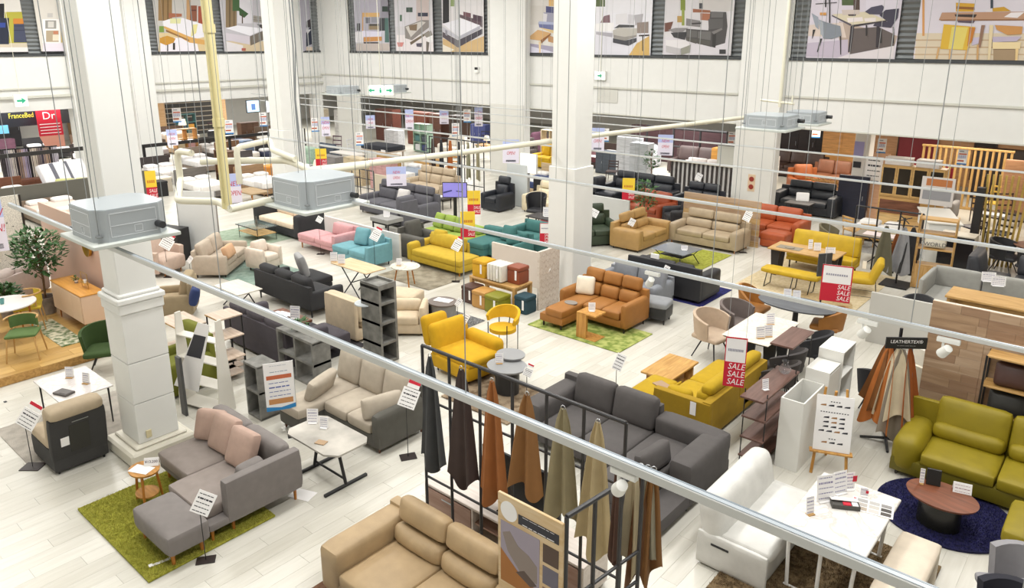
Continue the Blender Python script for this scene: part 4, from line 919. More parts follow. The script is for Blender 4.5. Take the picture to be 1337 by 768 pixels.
cub(-.12, .22, 1.22, 1.75, 0, 1.3); part(t, 'top_board', WP, ('box', -.12, .22, 1.22, 1.75, 1.3, 1.32, .002)); part(t, 'shelf_board', WP, ('box', -.1, .22, 1.24, 1.73, .92, .94, .002)); part(t, 'shelf_board', WP, ('box', -.1, .22, 1.24, 1.73, .5, .52, .002))
LW = mat('woody', '#6d4f45', '#55392f')
t = thing('ladder_rack', 'walnut brown five-tier rack with thin black posts', 'rack', -3.42, 9.3, 0)
for q, d in ((.08, .52), (.36, .52), (.66, .52), (.98, .62), (1.45, .3)): part(t, 'shelf_board', LW, ('box', -.15, .17, -d if q < 1.4 else .25, d if q < 1.4 else 1.05, q, q+.028, .003))
for yy in (-.48, .5, 1.0):
    for xx in (-.14, .16): part(t, 'post', BLACK, ('rod', (xx, yy, 0), (xx, yy, 1.06 if yy < .9 else 1.47), .008))
solo('glass_vase', 'clear glass ornament standing on the walnut brown rack', 'ornament', mat('glass', '#dfe3e6', scale=.5), ('lathe', [(.06, 0), (.09, .05), (.03, .14), (.05, .18)], 0, 0, 16), x=-3.4, y=9.75, z=1.009)
table_card('', -3.38, 9.05, 1.009, 60, .1, .15, 'white leaflet stand on the walnut brown rack', wood=False)
# --- leather sample stand with sign
t = thing('sample_stand', 'black star-foot sample stand with a lettered sign', 'display stand', -2.2, 10.62, 0)
part(t, 'pole', BLACK, ('rod', (0, 0, .05), (0, 0, 1.72), .022))
for k in range(4): a = R(20+90*k); part(t, 'foot', BLACK, ('rod', (0, 0, .06), (.33*math.cos(a), .33*math.sin(a), .02), .022, .018))
for k in range(6): a = R(60*k); part(t, 'hook_arm', BLACK, ('rod', (0, 0, 1.5), (.14*math.cos(a), .14*math.sin(a), 1.46), .008))
s = part(t, 'sign_plate', mat('paint', '#191919'), rots(Matrix.Rotation(R(38), 4, 'Z'), ('box', -.27, .27, -.19, -.165, 1.5, 1.66, .003)))
text(s, 'LEATHERTEX®', .064, PAPER, (.19*math.sin(R(38)), -.192*math.cos(R(38)), 1.6), (R(90), 0, R(38)), ext=.001)
card_print(s, .3, .05, PAPER, (0, -.19, 1.5), 1, mtx=Matrix.Rotation(R(38), 4, 'Z'))
for k, (nm, c, a, ln) in enumerate((('dark caramel', '#7a4a1c', 215, .95), ('bright tan', '#b0662a', 245, 1.12), ('cream', '#cbbda0', 285, .95), ('stone grey', '#857a6c', 300, 1.25), ('rust brown', '#98501f', 340, 1.05), ('deep brown', '#4a2a1c', 130, 1.0), ('blue grey', '#7f8893', 20, 1.0))):
    cloth('%s leather hide hanging on the star-foot sample stand' % nm, -2.2+.16*math.cos(R(a)), 10.62+.16*math.sin(R(a)), 1.48, ln+.08, mat('leather', c, rough=.7), a+90, .03, .24 if k < 5 else .14, 4, 40+k, .22, 'hides on the star-foot stand', False, 0, .15 if k < 5 else .08)
# --- wood plank panel with cushion shelf
t = thing('plank_panel', 'tall partition clad in weathered brown planks behind the mustard green sofa', 'partition', -1.97, 11.12, 0)
part(t, 'core', mat('paint', '#cfc6b8'), ('box', 0, 2.2, .02, .08, 0, 2.04, .002)); rnd = random.Random(5)
PLK = [mat('wood', a, b, scale=1.6) for a, b in (('#b09274', '#9a7c60'), ('#b89c80', '#a3866b'), ('#a3846a', '#8f7158'), ('#bca288', '#a78b70'))]
for i in range(17):
    z0 = i*.12; xx = 0; cuts = sorted([0, rnd.uniform(.3, .6), .68, .68+rnd.uniform(.3, .9), 2.2])
    for a, b in zip(cuts, cuts[1:]): part(t, 'plank', rnd.choice(PLK), ('box', a+.001, b-.001, 0, .02, z0+.001, z0+.119, .0015))
t = thing('cushion_shelf', 'black-framed oak shelf full of leather cushions by the plank panel', 'shelf', -1.2, 10.94, 0)
for q in (0, 1.4): 
    for w in (-.15, .15): part(t, 'post', BLACK, ('box', q-.012, q+.012, w-.012, w+.012, 0, 1.55, .001))
for zz in (.35, .72, 1.12, 1.53): part(t, 'shelf_board', OAK, ('box', 0, 1.4, -.15, .15, zz, zz+.025, .003))
for i, (xx, zz, c, lab) in enumerate(((.32, 1.15, '#4a2f28', 'dark brown leather cushion on the upper board of the oak shelf'), (.82, 1.15, '#7f98b5', 'pale blue cushion on the upper board of the oak shelf'), (.3, .75, '#2b2a27', 'black leather cushion on the middle board of the oak shelf'), (.75, .75, '#3a3331', 'charcoal leather cushion on the middle board of the oak shelf'), (.3, .38, '#33201d', 'plum brown leather cushion on the lower board of the oak shelf'), (.72, .38, '#c98a3a', 'amber leather cushion on the lower board of the oak shelf'))):
    pillow(lab, -1.2+xx, 10.9, zz, 5, 18, mat('leather', c, rough=.45), .44, .32, .14, group='leather cushions on the oak shelf')
# --- yellow corner sofa with oak table
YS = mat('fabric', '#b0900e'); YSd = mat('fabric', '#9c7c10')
t = thing('corner_sofa', 'mustard yellow corner sofa around the oak coffee table', 'sofa', 0, 0, 0)
x0, x1, y0, y1 = -5.4, -4.05, 8.85, 10.85
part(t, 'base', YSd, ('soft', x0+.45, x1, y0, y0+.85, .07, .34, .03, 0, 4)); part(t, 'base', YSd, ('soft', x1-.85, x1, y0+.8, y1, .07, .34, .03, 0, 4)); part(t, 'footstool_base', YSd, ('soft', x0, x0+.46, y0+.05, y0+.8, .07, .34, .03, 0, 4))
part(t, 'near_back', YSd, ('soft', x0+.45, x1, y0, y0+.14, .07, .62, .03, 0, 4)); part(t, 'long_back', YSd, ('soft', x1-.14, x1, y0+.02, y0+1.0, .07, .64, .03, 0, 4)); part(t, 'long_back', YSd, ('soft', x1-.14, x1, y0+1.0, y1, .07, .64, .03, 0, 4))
part(t, 'seat_cushion', YS, ('soft', x0, x0+.45, y0+.05, y0+.8, .3, .43, .05, .015, 6)); part(t, 'seat_cushion', YS, ('soft', x0+.46, x1-.86, y0+.12, y0+.82, .3, .43, .05, .015, 6)); part(t, 'seat_cushion', YS, ('soft', x1-.85, x1-.12, y0+.12, y0+1.0, .3, .43, .05, .015, 6)); part(t, 'seat_cushion', YS, ('soft', x1-.85, x1-.12, y0+1.0, y1, .3, .43, .05, .015, 6))
for a, b in ((y0+.2, y0+1.0), (y0+1.0, y1-.02)):
    part(t, 'back_cushion', YS, ('soft', x1-.34, x1-.12, a, b, .4, .68, .08, .03, 6)); part(t, 'head_roll', YS, ('soft', x1-.28, x1-.08, a+.02, b-.02, .62, .78, .07, .01, 6))
part(t, 'back_cushion', YS, ('soft', x0+.6, x1-.36, y0+.1, y0+.26, .4, .66, .07, .02, 6))
for a, b in ((x0+.08, y0+.15), (x0+.55, y0+.08), (x1-.1, y0+.1), (x1-.1, y1-.1), (x1-.75, y1-.1)): part(t, 'leg', BLACK, ('rod', (a, b, 0), (a, b, .08), .02))
solo('brochure', 'fanned brochures lying on the mustard yellow corner sofa', 'brochure', mat('paper', '#a1856a'), ('box', -.2, .2, -.09, .09, 0, .012, .002), x=-4.98, y=9.28, z=.448, rot=-20)
solo('hang_tag', 'white tag hanging on the back of the mustard yellow corner sofa', 'tag', PAPER, ('box', -.045, .045, -.004, .0, 0, .2, .001), x=-4.3, y=8.845, z=.4)
t = rect_table('oak coffee table with solid drawer base by the mustard yellow corner sofa', -5.62, -5.08, 9.62, 10.55, .4, mat('woody', '#c79b55', '#a97b38'), OAK, .035, 'none', name='coffee_table')
part(t, 'drawer_box', mat('woody', '#a97c3c', '#8f642a'), ('box', -.2, .2, -.4, .12, .1, .365, .004)); part(t, 'base_board', mat('woody', '#c79b55', '#a97b38'), ('box', -.24, .24, -.42, .44, .03, .09, .004)); part(t, 'side_board', OAKZ, ('box', -.22, .22, .36, .4, .09, .365, .003))
floor_sign('the oak coffee table and the yellow corner sofa', 838, 522, h=.8, rot=50, w=.15, ch=.25, xy=(-5.5, 8.72))
hang_banner('red sale banner hanging above the mustard yellow corner sofa', 957, 443, 505, 24, .95, 'redsale')
# --- camel sofa on green rug
CM = mat('leather', '#9a662c', rough=.65); 
rug('light green patterned rug under the camel chaise sofa', -8.9, -6.75, 10.75, 11.95, mat('rug', '#7c8f3d', '#b7bd6e', scale=7), .02)
sofa('camel suede chaise sofa with headrests on the light green rug', -7.9, 11.95, 0, 1.62, .9, CM, h=.86, sh=.44, aw=.15, ah=.62, n=3, lh=.12, chaise=('L', .65), head=True, bt=.22, lean=14)
pillow('cream pillow on the chaise of the camel sofa', -8.38, 11.95, .45, 20, 20, mat('fabric', '#e2d8c4'), .38)
solo('tray', 'round grey tray lying on the chaise of the camel sofa', 'tray', mat('paint', '#8a837c'), ('ell', 0, 0, 0, .012, .14, .11, 24), x=-8.28, y=11.35, z=.452)
x, y = F(767, 443); t = thing('side_table', 'oak C-shaped side table in front of the camel sofa', 'table', x, y+.1, 0); OW = mat('woodz', '#c99549', '#ab742f')
part(t, 'tabletop', OW, ('box', -.22, .22, -.17, .17, .5, .53, .004)); part(t, 'side_board', OW, ('box', -.22, .0, -.17, -.14, 0, .5, .003)); part(t, 'side_board', OW, ('box', -.22, -.19, -.14, .17, 0, .5, .003)); part(t, 'base_board', OW, ('box', -.22, .22, -.17, .17, 0, .03, .004))
table_card('the oak C-shaped side table', x, y+.12, .53, 40, wood=False)
t = thing('ottoman', 'grey-topped black ottoman beside the camel sofa', 'ottoman', *F(855, 418), 0, 12); part(t, 'cushion', mat('fabric', '#8f9194'), ('soft', -.3, .3, -.24, .24, .32, .46, .05, .02, 6)); part(t, 'base', mat('leather', '#2a2a2c'), ('soft', -.3, .3, -.24, .24, .1, .34, .03, 0, 4)); legs4(t, -.24, .24, -.18, .18, .12, BLACK, .02)
GS = mat('fabric', '#85888e')
sofa('light grey chaise sofa between the camel sofa and the black sofa', -8.1, 13.35, 0, 1.6, .85, GS, h=.74, sh=.44, aw=.18, ah=.56, n=2, lh=.1, chaise=('R', .1), basem=mat('leather', '#2a2a2c'))
pillow('grey square pillow on the light grey chaise sofa', -7.5, 13.3, .45, -15, 15, GS, .42)
# --- round yellow armchair set
YV = mat('fabric', '#c79a10')
t = thing('loveseat', 'bright yellow chaise lounge with a tall winged back behind the black frame', 'sofa', -8.4, 8.4, 0, 85)
part(t, 'base', YV, ('soft', -.4, .4, -.6, .4, .08, .34, .05, 0, 6)); part(t, 'seat_cushion', YV, ('soft', -.38, .38, -.62, .25, .3, .46, .06, .02, 6)); part(t, 'backrest', YV, rots(tilt('X', -14, (0, .3, .3)), ('soft', -.4, .4, .18, .38, .25, .84, .09, .03, 8)))
part(t, 'head_pad', YV, rots(tilt('X', -14, (0, .3, .3)), ('soft', -.42, .1, .34, .52, .45, .98, .08, .02, 6))); part(t, 'arm', YV, ('soft', .24, .46, -.6, .25, .3, .64, .1, .02, 8)); legs4(t, -.3, .3, -.5, .3, .1, BLACK, .018)
rug('mottled brown shag rug under the twin grey round tables', -7.95, -6.55, 7.45, 8.7, mat('rug', '#a08d74', '#6e5a44', scale=8), .025)
GT = mat('paint', '#8e8f90', rough=.45)
round_table('larger grey round table on a black drum base', *F(662, 477, .48), .48, .34, .3, GT, mat('paint', '#2a2a2b'), 'drum')
round_table('smaller grey round table overlapping the larger one', *F(667, 462, .53), .53, .25, .22, GT, mat('paint', '#2a2a2b'), 'drum')
table_card('the larger grey round table', *F(652, 475, .48), .48, 45); solo('name_block', 'small black block sign on the larger grey round table', 'block sign', BLACK, ('box', -.06, .06, -.02, .02, 0, .04, .003), x=F(664, 470, .48)[0], y=F(664, 470, .48)[1], z=.481, rot=35)
x, y = F(652, 462)
t = thing('armchair', 'yellow rounded armchair with thin black legs', 'chair', x-.05, y+.15, 0, 10); YC = mat('fabric', '#d0a41a')
part(t, 'seat', YC, ('ell', 0, 0, .4, .47, .25, .24, 28)); part(t, 'backrest', YC, arc_shell(.27, -15, 195, .56, .8, .05, .03, 18, .14)); legs4(t, -.2, .2, -.18, .2, .58, BLACK, .01)
part(t, 'back_support', BLACK, ('rod', (0, .22, .45), (0, .29, .7), .01))
floor_sign('the round yellow armchair with black legs', 0, 0, h=.7, rot=40, w=.12, ch=.2, xy=F(605, 470))
# --- dining group in the middle right
WDT = mat('marble', '#e6dfd2', '#d8cdbd')
t = rect_table('white ceramic-top dining table with thick black legs', -4.98, -4.18, 11.12, 12.5, .74, WDT, BLACK, .018, 'vee', name='dining_table'); part(t, 'under_edge', BLACK, ('box', -.38, .38, -.67, .67, .7, .722, .002))
for px, py, lab in ((1006, 424, 'clear card stand by the far corner of the ceramic-top dining table'), (1003, 440, 'lilac leaflet stand in the middle of the ceramic-top dining table'), (993, 442, 'leaflet stand near the edge of the ceramic-top dining table')): table_card('', *F(px, py, .74), .741, 50, .16, .2, lab)
CHB = mat('fabric', '#b9a48e'); CHT = mat('fabric', '#6f6460')
shell_chair('beige tufted dining chair with splayed black legs', -5.42, 11.72, 80, CHB, BLACK, .47, .84, .3, dip=.12)
shell_chair('taupe tufted dining chair with splayed black legs', -5.3, 12.5, 80, CHT, BLACK, .47, .84, .29, dip=.12)
CMC = mat('leather', '#9a6424', rough=.55)
shell_chair('camel quilted chair at the end of the oval dark table', -5.45, 13.55, 90, CMC, BLACK, .46, .86, .26, 'star', .3)
shell_chair('camel quilted chair turned away at the oval dark table', -4.05, 13.55, -80, CMC, BLACK, .46, .8, .27, 'star', .2)
shell_chair('charcoal dining chair half hidden beside the ceramic-top table', -3.85, 12.2, -90, mat('fabric', '#2e2e31'), BLACK, .47, .8, .26)
shell_chair('dark grey velvet chair beside the walnut ladder rack', -3.95, 11.3, -100, mat('fabric', '#433f3f'), BLACK, .46, .76, .26)
shell_chair('dark grey velvet chair beneath the walnut ladder rack end', -3.85, 10.75, -100, mat('fabric', '#413c3a'), BLACK, .46, .76, .26)
shell_chair('black dining chair behind the white stepped shelf', -2.55, 11.3, 200, mat('fabric', '#242427'), BLACK, .46, .86, .24)
t = round_table('oval dark grey dining table with star base', -4.6, 13.45, .73, .72, .42, mat('wood', '#63666b', '#4d5055'), BLACK, 'star', name='dining_table')
for k, (px, py) in enumerate(((1028, 388), (1040, 390))): table_card('', *F(px, py, .74), .741, 30, .14, .16, ['white card on the oval dark grey table', 'second white card on the oval dark grey table'][k], wood=False)
shell_chair('cream dining chair tucked behind the sample stand', -2.05, 11.9, 150, mat('fabric', '#cfc7b5'), BLACK, .46, .85, .25)

# ================================================================== MIDDLE FLOOR
BKS = mat('fabric', '#2f2f31')
t = sofa('black fabric chaise sofa seen from behind near the small folding table', -13.45, 8.5, 180, 2.1, .85, BKS, h=.8, sh=.42, aw=.14, ah=.55, n=2, lh=.16, legm=BLACK, chaise=('R', .5), nb=3, ar_=.04)
pillow('grey pillow standing on the black fabric chaise sofa', -13.9, 9.0, .44, 160, 15, mat('fabric', '#9c9c9c'), .5)
rug('dark navy rug under the small folding table', -12.6, -11.4, 8.75, 9.6, mat('rug', '#2b2b3a', '#1d1d29'), .012)
rug('charcoal rug in front of the plum grey sofa', -12.7, -10.5, 6.95, 8.0, mat('rug', '#4a484c', '#3d3b40'), .012)
t = thing('ottoman', 'plum grey ottoman on the charcoal rug', 'ottoman', *F(425, 460), 0); part(t, 'cushion', PLM, ('soft', -.4, .4, -.3, .3, .2, .42, .05, .02, 6)); legs4(t, -.32, .32, -.22, .22, .22, BLACK, .018)
rect_table('dark walnut low table with white leaflets behind the plum grey sofa', -12.62, -11.62, 7.1, 7.6, .35, WALNUT, BLACK, .05, 'panel', name='low_table')
table_card('the dark walnut low table', -11.9, 7.4, .35, 30, .2, .25, wood=False); solo('leaflet_pile', 'white leaflets spread on the dark walnut low table', 'leaflet', PAPER, ('box', -.2, .2, -.1, .1, 0, .01, .001), ('box', -.1, .3, -.02, .12, .01, .02, .001), x=-12.3, y=7.35, z=.351, rot=10)
CRS = mat('fabric', '#cfbda2')
sofa('cream armless sofa seen from behind beside the concrete-look bookshelf', -11.15, 8.25, 180, .95, .75, CRS, h=.84, sh=.42, n=1, lh=.05, arms='', low=True)
sofa('cream low sofa end peeking out between bookshelf and yellow lounge', *F(535, 432), 40, .7, .65, CRS, h=.6, sh=.4, n=1, lh=.05, arms='R', aw=.12)
t = thing('ottoman', 'cream leather footstool behind the concrete-look bookshelf', 'ottoman', *F(528, 405), 0, 20); part(t, 'cushion', CRS, ('soft', -.35, .35, -.3, .3, .08, .42, .06, .02, 6)); legs4(t, -.25, .25, -.2, .2, .1, BLACK, .02)
x, y = F(574, 424); t = thing('drum_table', 'grey drum side table with a dark tray top', 'table', x, y+.1, 0); part(t, 'body', mat('fabric', '#8f8e8c'), ('ell', 0, 0, .02, .44, .29, .26, 36, .9)); part(t, 'tray_top', mat('paint', '#6a5f58'), ('ell', 0, 0, .44, .47, .31, .28, 36)); part(t, 'strap', BLACK, ('box', -.13, -.06, -.275, -.235, .02, .44, .004))
solo('leaflet_pile', 'white leaflets on the grey drum side table', 'leaflet', PAPER, ('box', -.18, .18, -.1, .1, 0, .01, .001), x=x-.02, y=y+.14, z=.471, rot=15)
rug('speckled black rug under the grey drum side table', x-.75, x+.55, y-.45, y+.75, mat('rug', '#4a4a4a', '#8f8f8f', scale=40), .014)
floor_sign('the grey drum side table', 0, 0, h=.6, rot=30, w=.1, ch=.16, xy=F(598, 436))
t = rect_table('pale oak folding table with black crossed legs', -13.5, -12.25, 9.4, 9.95, .7, mat('wood', '#d9bd98', '#c5a57c'), BLACK, .025, 'xleg', name='folding_table')
for px, py, lab in ((436, 342, 'lilac card stand on the pale oak folding table'), (446, 345, 'wooden card stand on the pale oak folding table')): table_card('', *F(px, py, .7), .701, 40, .16, .22, lab)
rect_table('low white rectangular table on the pale floor by the black fabric sofa', -14.85, -13.85, 7.32, 7.9, .4, mat('wood', '#d9d3c8', '#cbc4b6'), BLACK, .025, 'xleg', name='low_table')
# pink and blue sofas against a low partition
struct('partition_1', mat('paint', '#d8d6d2'), ('box', -17.4, -14.2, 12.0, 12.06, 0, .72, .003))
PK = mat('fabric', '#c9989a'); BU = mat('fabric', '#6d9da6')
sofa('pink two-seat sofa with an open chaise end', -16.5, 11.48, 0, 1.7, .85, PK, h=.72, sh=.42, aw=.14, ah=.6, n=2, lh=.16, legm=OAKLEG, arms='R', nb=1, low=True, span=(-.05, .71), ar_=.03); floor_sign('the pink two-seat sofa', 419, 332, h=.9, rot=40, w=.16, ch=.16)
sofa('light blue two-seat sofa with an open chaise end', -14.9, 11.35, 0, 1.5, .8, BU, h=.68, sh=.42, aw=.14, ah=.58, n=2, lh=.1, arms='R', nb=1, low=True, span=(.05, .61), ar_=.03)
pillow('light blue buttoned pillow on the light blue sofa', -15.0, 11.4, .43, 10, 20, BU, .44); pillow('light blue pillow near the arm of the light blue sofa', -14.5, 11.45, .43, 0, 20, BU, .4)
floor_sign('the light blue two-seat sofa', 490, 353, h=.8, rot=40, w=.22, ch=.24, two=True)
# yellow sofa with marble tripod table
YM = mat('fabric', '#bb9d2c')
rug('weathered taupe rug under the round marble table', -13.75, -11.95, 10.9, 12.1, mat('rug', '#a39a86', '#857c69', scale=4), .012)
sofa('lemon yellow curved sofa by the round marble table', -13.0, 12.45, 0, 1.9, .9, YM, h=.74, sh=.42, aw=.18, ah=.56, n=1, lh=.1, legm=OAKLEG, arms='L', nb=1, puff=.05, span=(-.77, .45)); pillow('lemon yellow pillow on the lemon yellow sofa', -13.45, 12.65, .44, 5, 20, YM, .4)
floor_sign('the lemon yellow curved sofa', 595, 368, h=.8, rot=40, w=.2, ch=.24, two=True)
round_table('round marble table on three wooden legs', *F(529, 347, .52), .52, .36, .32, mat('marble', '#d9d3c6', '#bdb5a5'), OAKLEG, 'tripod', .025)
table_card('the round marble table on wooden legs', *F(521, 347, .52), .521, 30); solo('leaflet_pile', 'white sheet lying on the round marble table', 'leaflet', PAPER, ('box', -.12, .12, -.08, .08, 0, .008, .001), x=F(535, 346, .52)[0], y=F(535, 346, .52)[1], z=.521)
LM = mat('fabric', '#8ba045'); TL = mat('fabric', '#3f6f6c')
sofa('lime green sofa with loose pillows', -14.2, 13.95, 0, 1.9, .85, LM, h=.62, sh=.42, aw=.1, ah=.45, n=2, lh=.08, arms='R', low=True)
for i, (a, l) in enumerate(((-14.85, 'at the open end'), (-14.4, 'second from the open end'), (-13.95, 'in the middle'))): pillow('lime green pillow %s of the lime green sofa' % l, a, 13.95, .43, -10+10*i, 25, LM, .42)
sofa('teal green chaise sofa behind the stacked cube stools', -12.6, 14.1, 0, 1.6, .85, TL, h=.66, sh=.42, aw=.12, ah=.5, n=2, lh=.08, arms='R', chaise=('L', .2), low=True); pillow('teal pillow on the teal green chaise sofa', -12.4, 14.1, .43, 0, 25, TL, .42); pillow('teal round bolster on the teal green chaise sofa', -12.05, 13.95, .43, 40, 25, TL, .34, .26)
struct('partition_2', mat('paint', '#d9cec3'), ('box', -11.6, -9.85, 12.65, 12.71, 0, .85, .003))
sofa('teal sofa with a yellow pillow behind the low partition', -12.0, 15.2, 0, 2.0, .85, TL, h=.7, sh=.42, n=2, lh=.08, low=True); pillow('mustard pillow on the teal sofa behind the low partition', -11.6, 15.15, .43, 0, 25, YV, .4)
# big grey corner sofa
GRC = mat('fabric', '#5d5c62')
SLX = onY(522, 290, 15.4)[0]; sofa('large slate grey corner sofa with tall segmented back', SLX, 15.4, 0, 2.9, 1.0, GRC, h=.95, sh=.44, aw=.2, ah=.6, n=3, lh=.06, ret=('R', .6), bt=.24, head=True); pillow('white pillow on the slate grey corner sofa', SLX+.2, 15.35, .45, 5, 20, mat('fabric', '#ddd9d6'), .46)
rect_table('grey box table with black frame before the slate grey corner sofa', SLX+.9, SLX+1.7, 13.5, 14.1, .45, mat('paint', '#8f8e8b'), BLACK, .12, 'square', name='coffee_table'); table_card('the grey box table', SLX+1.3, 13.8, .45, 30, .2, .2, wood=False)
sofa('dark grey recliner armchair behind the low white partition', -14.2, 12.75, 90, .9, .9, mat('fabric', '#56544f'), h=.9, sh=.44, aw=.2, ah=.62, n=1, lh=.04, name='armchair', cat='armchair')
BGT = mat('fabric', '#b5a48c')
sofa('beige tall-back sofa beyond the slate grey corner sofa', onY(563, 262, 18.2)[0], 18.2, 0, 2.2, .95, BGT, h=.95, sh=.44, aw=.22, ah=.6, n=3, lh=.06, head=True)
rect_table('dark low table before the beige tall-back sofa', -18.6, -17.6, 16.8, 17.3, .4, mat('paint', '#3d3a38'), BLACK, .04); solo('leaflet_pile', 'white brochures on the dark low table', 'leaflet', PAPER, ('box', -.25, .25, -.12, .12, 0, .02, .001), x=-18.1, y=17.05, z=.401)
rect_table('black display table beside the television', -13.6, -12.5, 16.3, 16.9, .55, mat('paint', '#3b3838'), BLACK, .04); table_card('the black display table', -13, 16.6, .55, 30, .3, .28, wood=False)
x, y = F(594, 258, 1.1); t = thing('television', 'television with a lilac screen on a black stand', 'television', x, y, 0, 38); part(t, 'bezel', BLACK, ('box', -.36, .36, -.02, .02, 1.1, 1.55, .004)); part(t, 'screen', mat('emit', '#8f86d8', rough=.55), ('box', -.34, .34, -.023, -.02, 1.12, 1.53, 0)); part(t, 'screen_picture', mat('emit', '#3d3a78', rough=.4), ('prism', [(-.33, 1.27), (-.08, 1.33), (-.08, 1.29), (-.33, 1.22)], -.025, -.023, 'y'), ('prism', [(.04, 1.31), (.22, 1.28), (.22, 1.26), (.04, 1.28)], -.025, -.023, 'y')); part(t, 'stand', BLACK, ('box', -.05, .05, -.0, .05, 0, 1.2, .004), ('box', -.35, .35, -.25, .25, 0, .02, .003))
# stacked cube stools on the oak bench
t = rect_table('oak display bench with cube stools on and under it', -10.95, -9.62, 11.2, 11.78, .5, OAK, OAKZ, .05, 'square', lr=.04, inset=.045, name='display_bench')
def cube_stool(label, x, y, z, m, s=.2, h=.38, rot=0, rib=False):
    t = thing('cube_stool', label, 'stool', x, y, z, rot, 'cube stools'); 
    if rib:
        for k in range(5): part(t, 'ribbed_panel', m, ('soft', -s+k*.4*s, -s+(k+1)*.4*s-.004, -s, s, .02, h, .02, .0, 4))
    else: part(t, 'box', m, ('soft', -s, s, -s, s, .0, h-.09, .025, 0, 4)); part(t, 'lid', m, ('soft', -s-.004, s+.004, -s-.004, s+.004, h-.1, h, .03, .012, 4))
    part(t, 'hang_label', PAPER, ('box', s*.3, s*.3+.05, -s-.008, -s-.002, h*.25, h*.8, .001)); return t
cube_stool('yellow cube stool on the oak display bench', -10.7, 11.42, .501, mat('fabric', '#cf9f26'), .19); cube_stool('white ribbed cube stool on the oak display bench', -10.22, 11.42, .501, mat('fabric', '#dfdcd2'), .21, rib=True); cube_stool('rust brown cube stool on the oak display bench', -9.83, 11.55, .501, mat('leather', '#8a452a'), .17)
cube_stool('dark brown leather cube stool under the oak display bench', -10.7, 11.05, 0, mat('leather', '#4a3029'), .18); cube_stool('tan cube stool under the oak display bench', -10.3, 10.98, 0, mat('leather', '#b98a48'), .19); cube_stool('olive green cube stool in front of the oak display bench', -9.88, 10.95, 0, mat('leather', '#7e7d1c'), .2); cube_stool('teal cube stool beside the oak display bench', -9.42, 11.3, 0, mat('fabric', '#27434d'), .17)
t = thing('screen_panel', 'pale herringbone screen panel beside the rust cube stool', 'panel', -9.27, 11.88, 0); part(t, 'board', mat('wood', '#d9cfc4', '#c9bcae'), ('box', -.03, .03, -.35, .35, 0, 1.28, .008))
mb = MB()
for i in range(9):
    for j in range(5):
        z0 = .06+i*.135; yy = -.33+j*.135; mb.prism([(yy, z0), (yy+.06, z0+.06), (yy+.12, z0), (yy+.12, z0+.012), (yy+.06, z0+.072), (yy, z0+.012)], .03, .033, 'x')
o = obj('herringbone_slip', mesh('herringbone_slip', mb, mat('wood', '#cdbfb2', '#bbaa9b')), t); o['kind'] = 'stuff'
floor_sign('the pale herringbone screen panel', 711, 400, h=.8, rot=35, w=.18, ch=.12)
# black sofa with navy rug
BK2 = mat('leather', '#26262a', rough=.55)
rug('royal blue rug beside the black leather sofa', -7.6, -6.75, 13.95, 15.45, mat('rug', '#22246b', '#181a52'), .012)
sofa('black leather sofa seen from behind beside the royal blue rug', -7.75, 14.5, 180, 1.85, 1.0, BK2, h=.8, sh=.44, aw=.24, ah=.62, n=3, lh=.06, head=False, low=True); floor_sign('the rear of the black leather sofa', 866, 398, h=.75, rot=40, w=.12, ch=.16)
solo('price_card', 'white price card laid on the back of the black leather sofa', 'price card', PAPER, ('box', -.1, .1, -.02, .02, 0, .1, .002), x=-8.0, y=14.08, z=.82)
# tan sofa pair, lime rug, glass table
TN = mat('leather', '#b08c56', rough=.5); TP = mat('leather', '#a8967c', rough=.5)
rug('lime green rug under the black glass coffee table', -9.7, -8.0, 16.3, 18.1, mat('rug', '#a9ab45', '#8f9230'), .015)
sofa('tan leather high-back sofa turned sideways to the lime rug', -10.42, 17.5, 90, 1.75, .95, TN, h=.85, sh=.44, aw=.26, ah=.6, n=2, lh=.06, head=True, bt=.28)
sofa('taupe leather high-back sofa before the slatted wood screen', -8.95, 18.65, 0, 2.05, .9, TP, h=.85, sh=.44, aw=.24, ah=.58, n=2, lh=.08, legm=OAKLEG, head=True, bt=.28)
t = thing('slat_screen', 'weathered wood screen behind the taupe high-back sofa', 'screen', -8.95, 19.28, 0)
for i in range(8): part(t, 'plank', PLK[i % 4] if i % 2 else mat('wood', '#c9a878', '#ae8b5c'), ('box', -1.15, 1.15, -.02, .02, .0+.16*i, .155+.16*i, .003))
t = thing('coffee_table', 'black glass coffee table with angled legs on the lime rug', 'table', -8.72, 16.42, 0, -5); part(t, 'tabletop', mat('paint', '#6d7278', rough=.12), ('box', -.48, .48, -.42, .42, .4, .418, .003)); part(t, 'lower_shelf', mat('paint', '#2a2a2c'), ('box', -.32, .32, -.26, .26, .26, .28, .003)); legs4(t, -.3, .3, -.3, .3, .26, BLACK, .014, splay=.12); legs4(t, -.42, .42, -.36, .36, .14, BLACK, .012, splay=-.1, z=.26)
table_card('the black glass coffee table', -8.5, 16.4, .418, 30, .16, .12, wood=False)
floor_sign('the corner of the taupe high-back sofa', 970, 330, h=.9, rot=40, w=.2, ch=.26, two=True); floor_sign('the tan leather high-back sofa', 822, 326, h=.7, rot=40, w=.16, ch=.2)
sofa('dark green leather recliner sofa beside the tan high-back sofa', -11.6, 16.7, 55, 1.5, .95, mat('leather', '#34402f', rough=.5), h=.95, sh=.46, aw=.2, ah=.62, n=2, lh=.04, head=True); floor_sign('the dark green recliner sofa', 773, 318, h=.8, rot=40, w=.22, ch=.22)
rug('white shaggy throw rug behind the light grey sofa', -10.0, -8.9, 14.1, 14.7, mat('rug', '#d9d4ce', '#c5bfb7'), .03); pillow('pale grey bolster standing on the white throw rug', -9.1, 14.4, .03, 0, 10, mat('fabric', '#c9cbd0'), .4)
OR = mat('leather', '#a84f28', rough=.5)
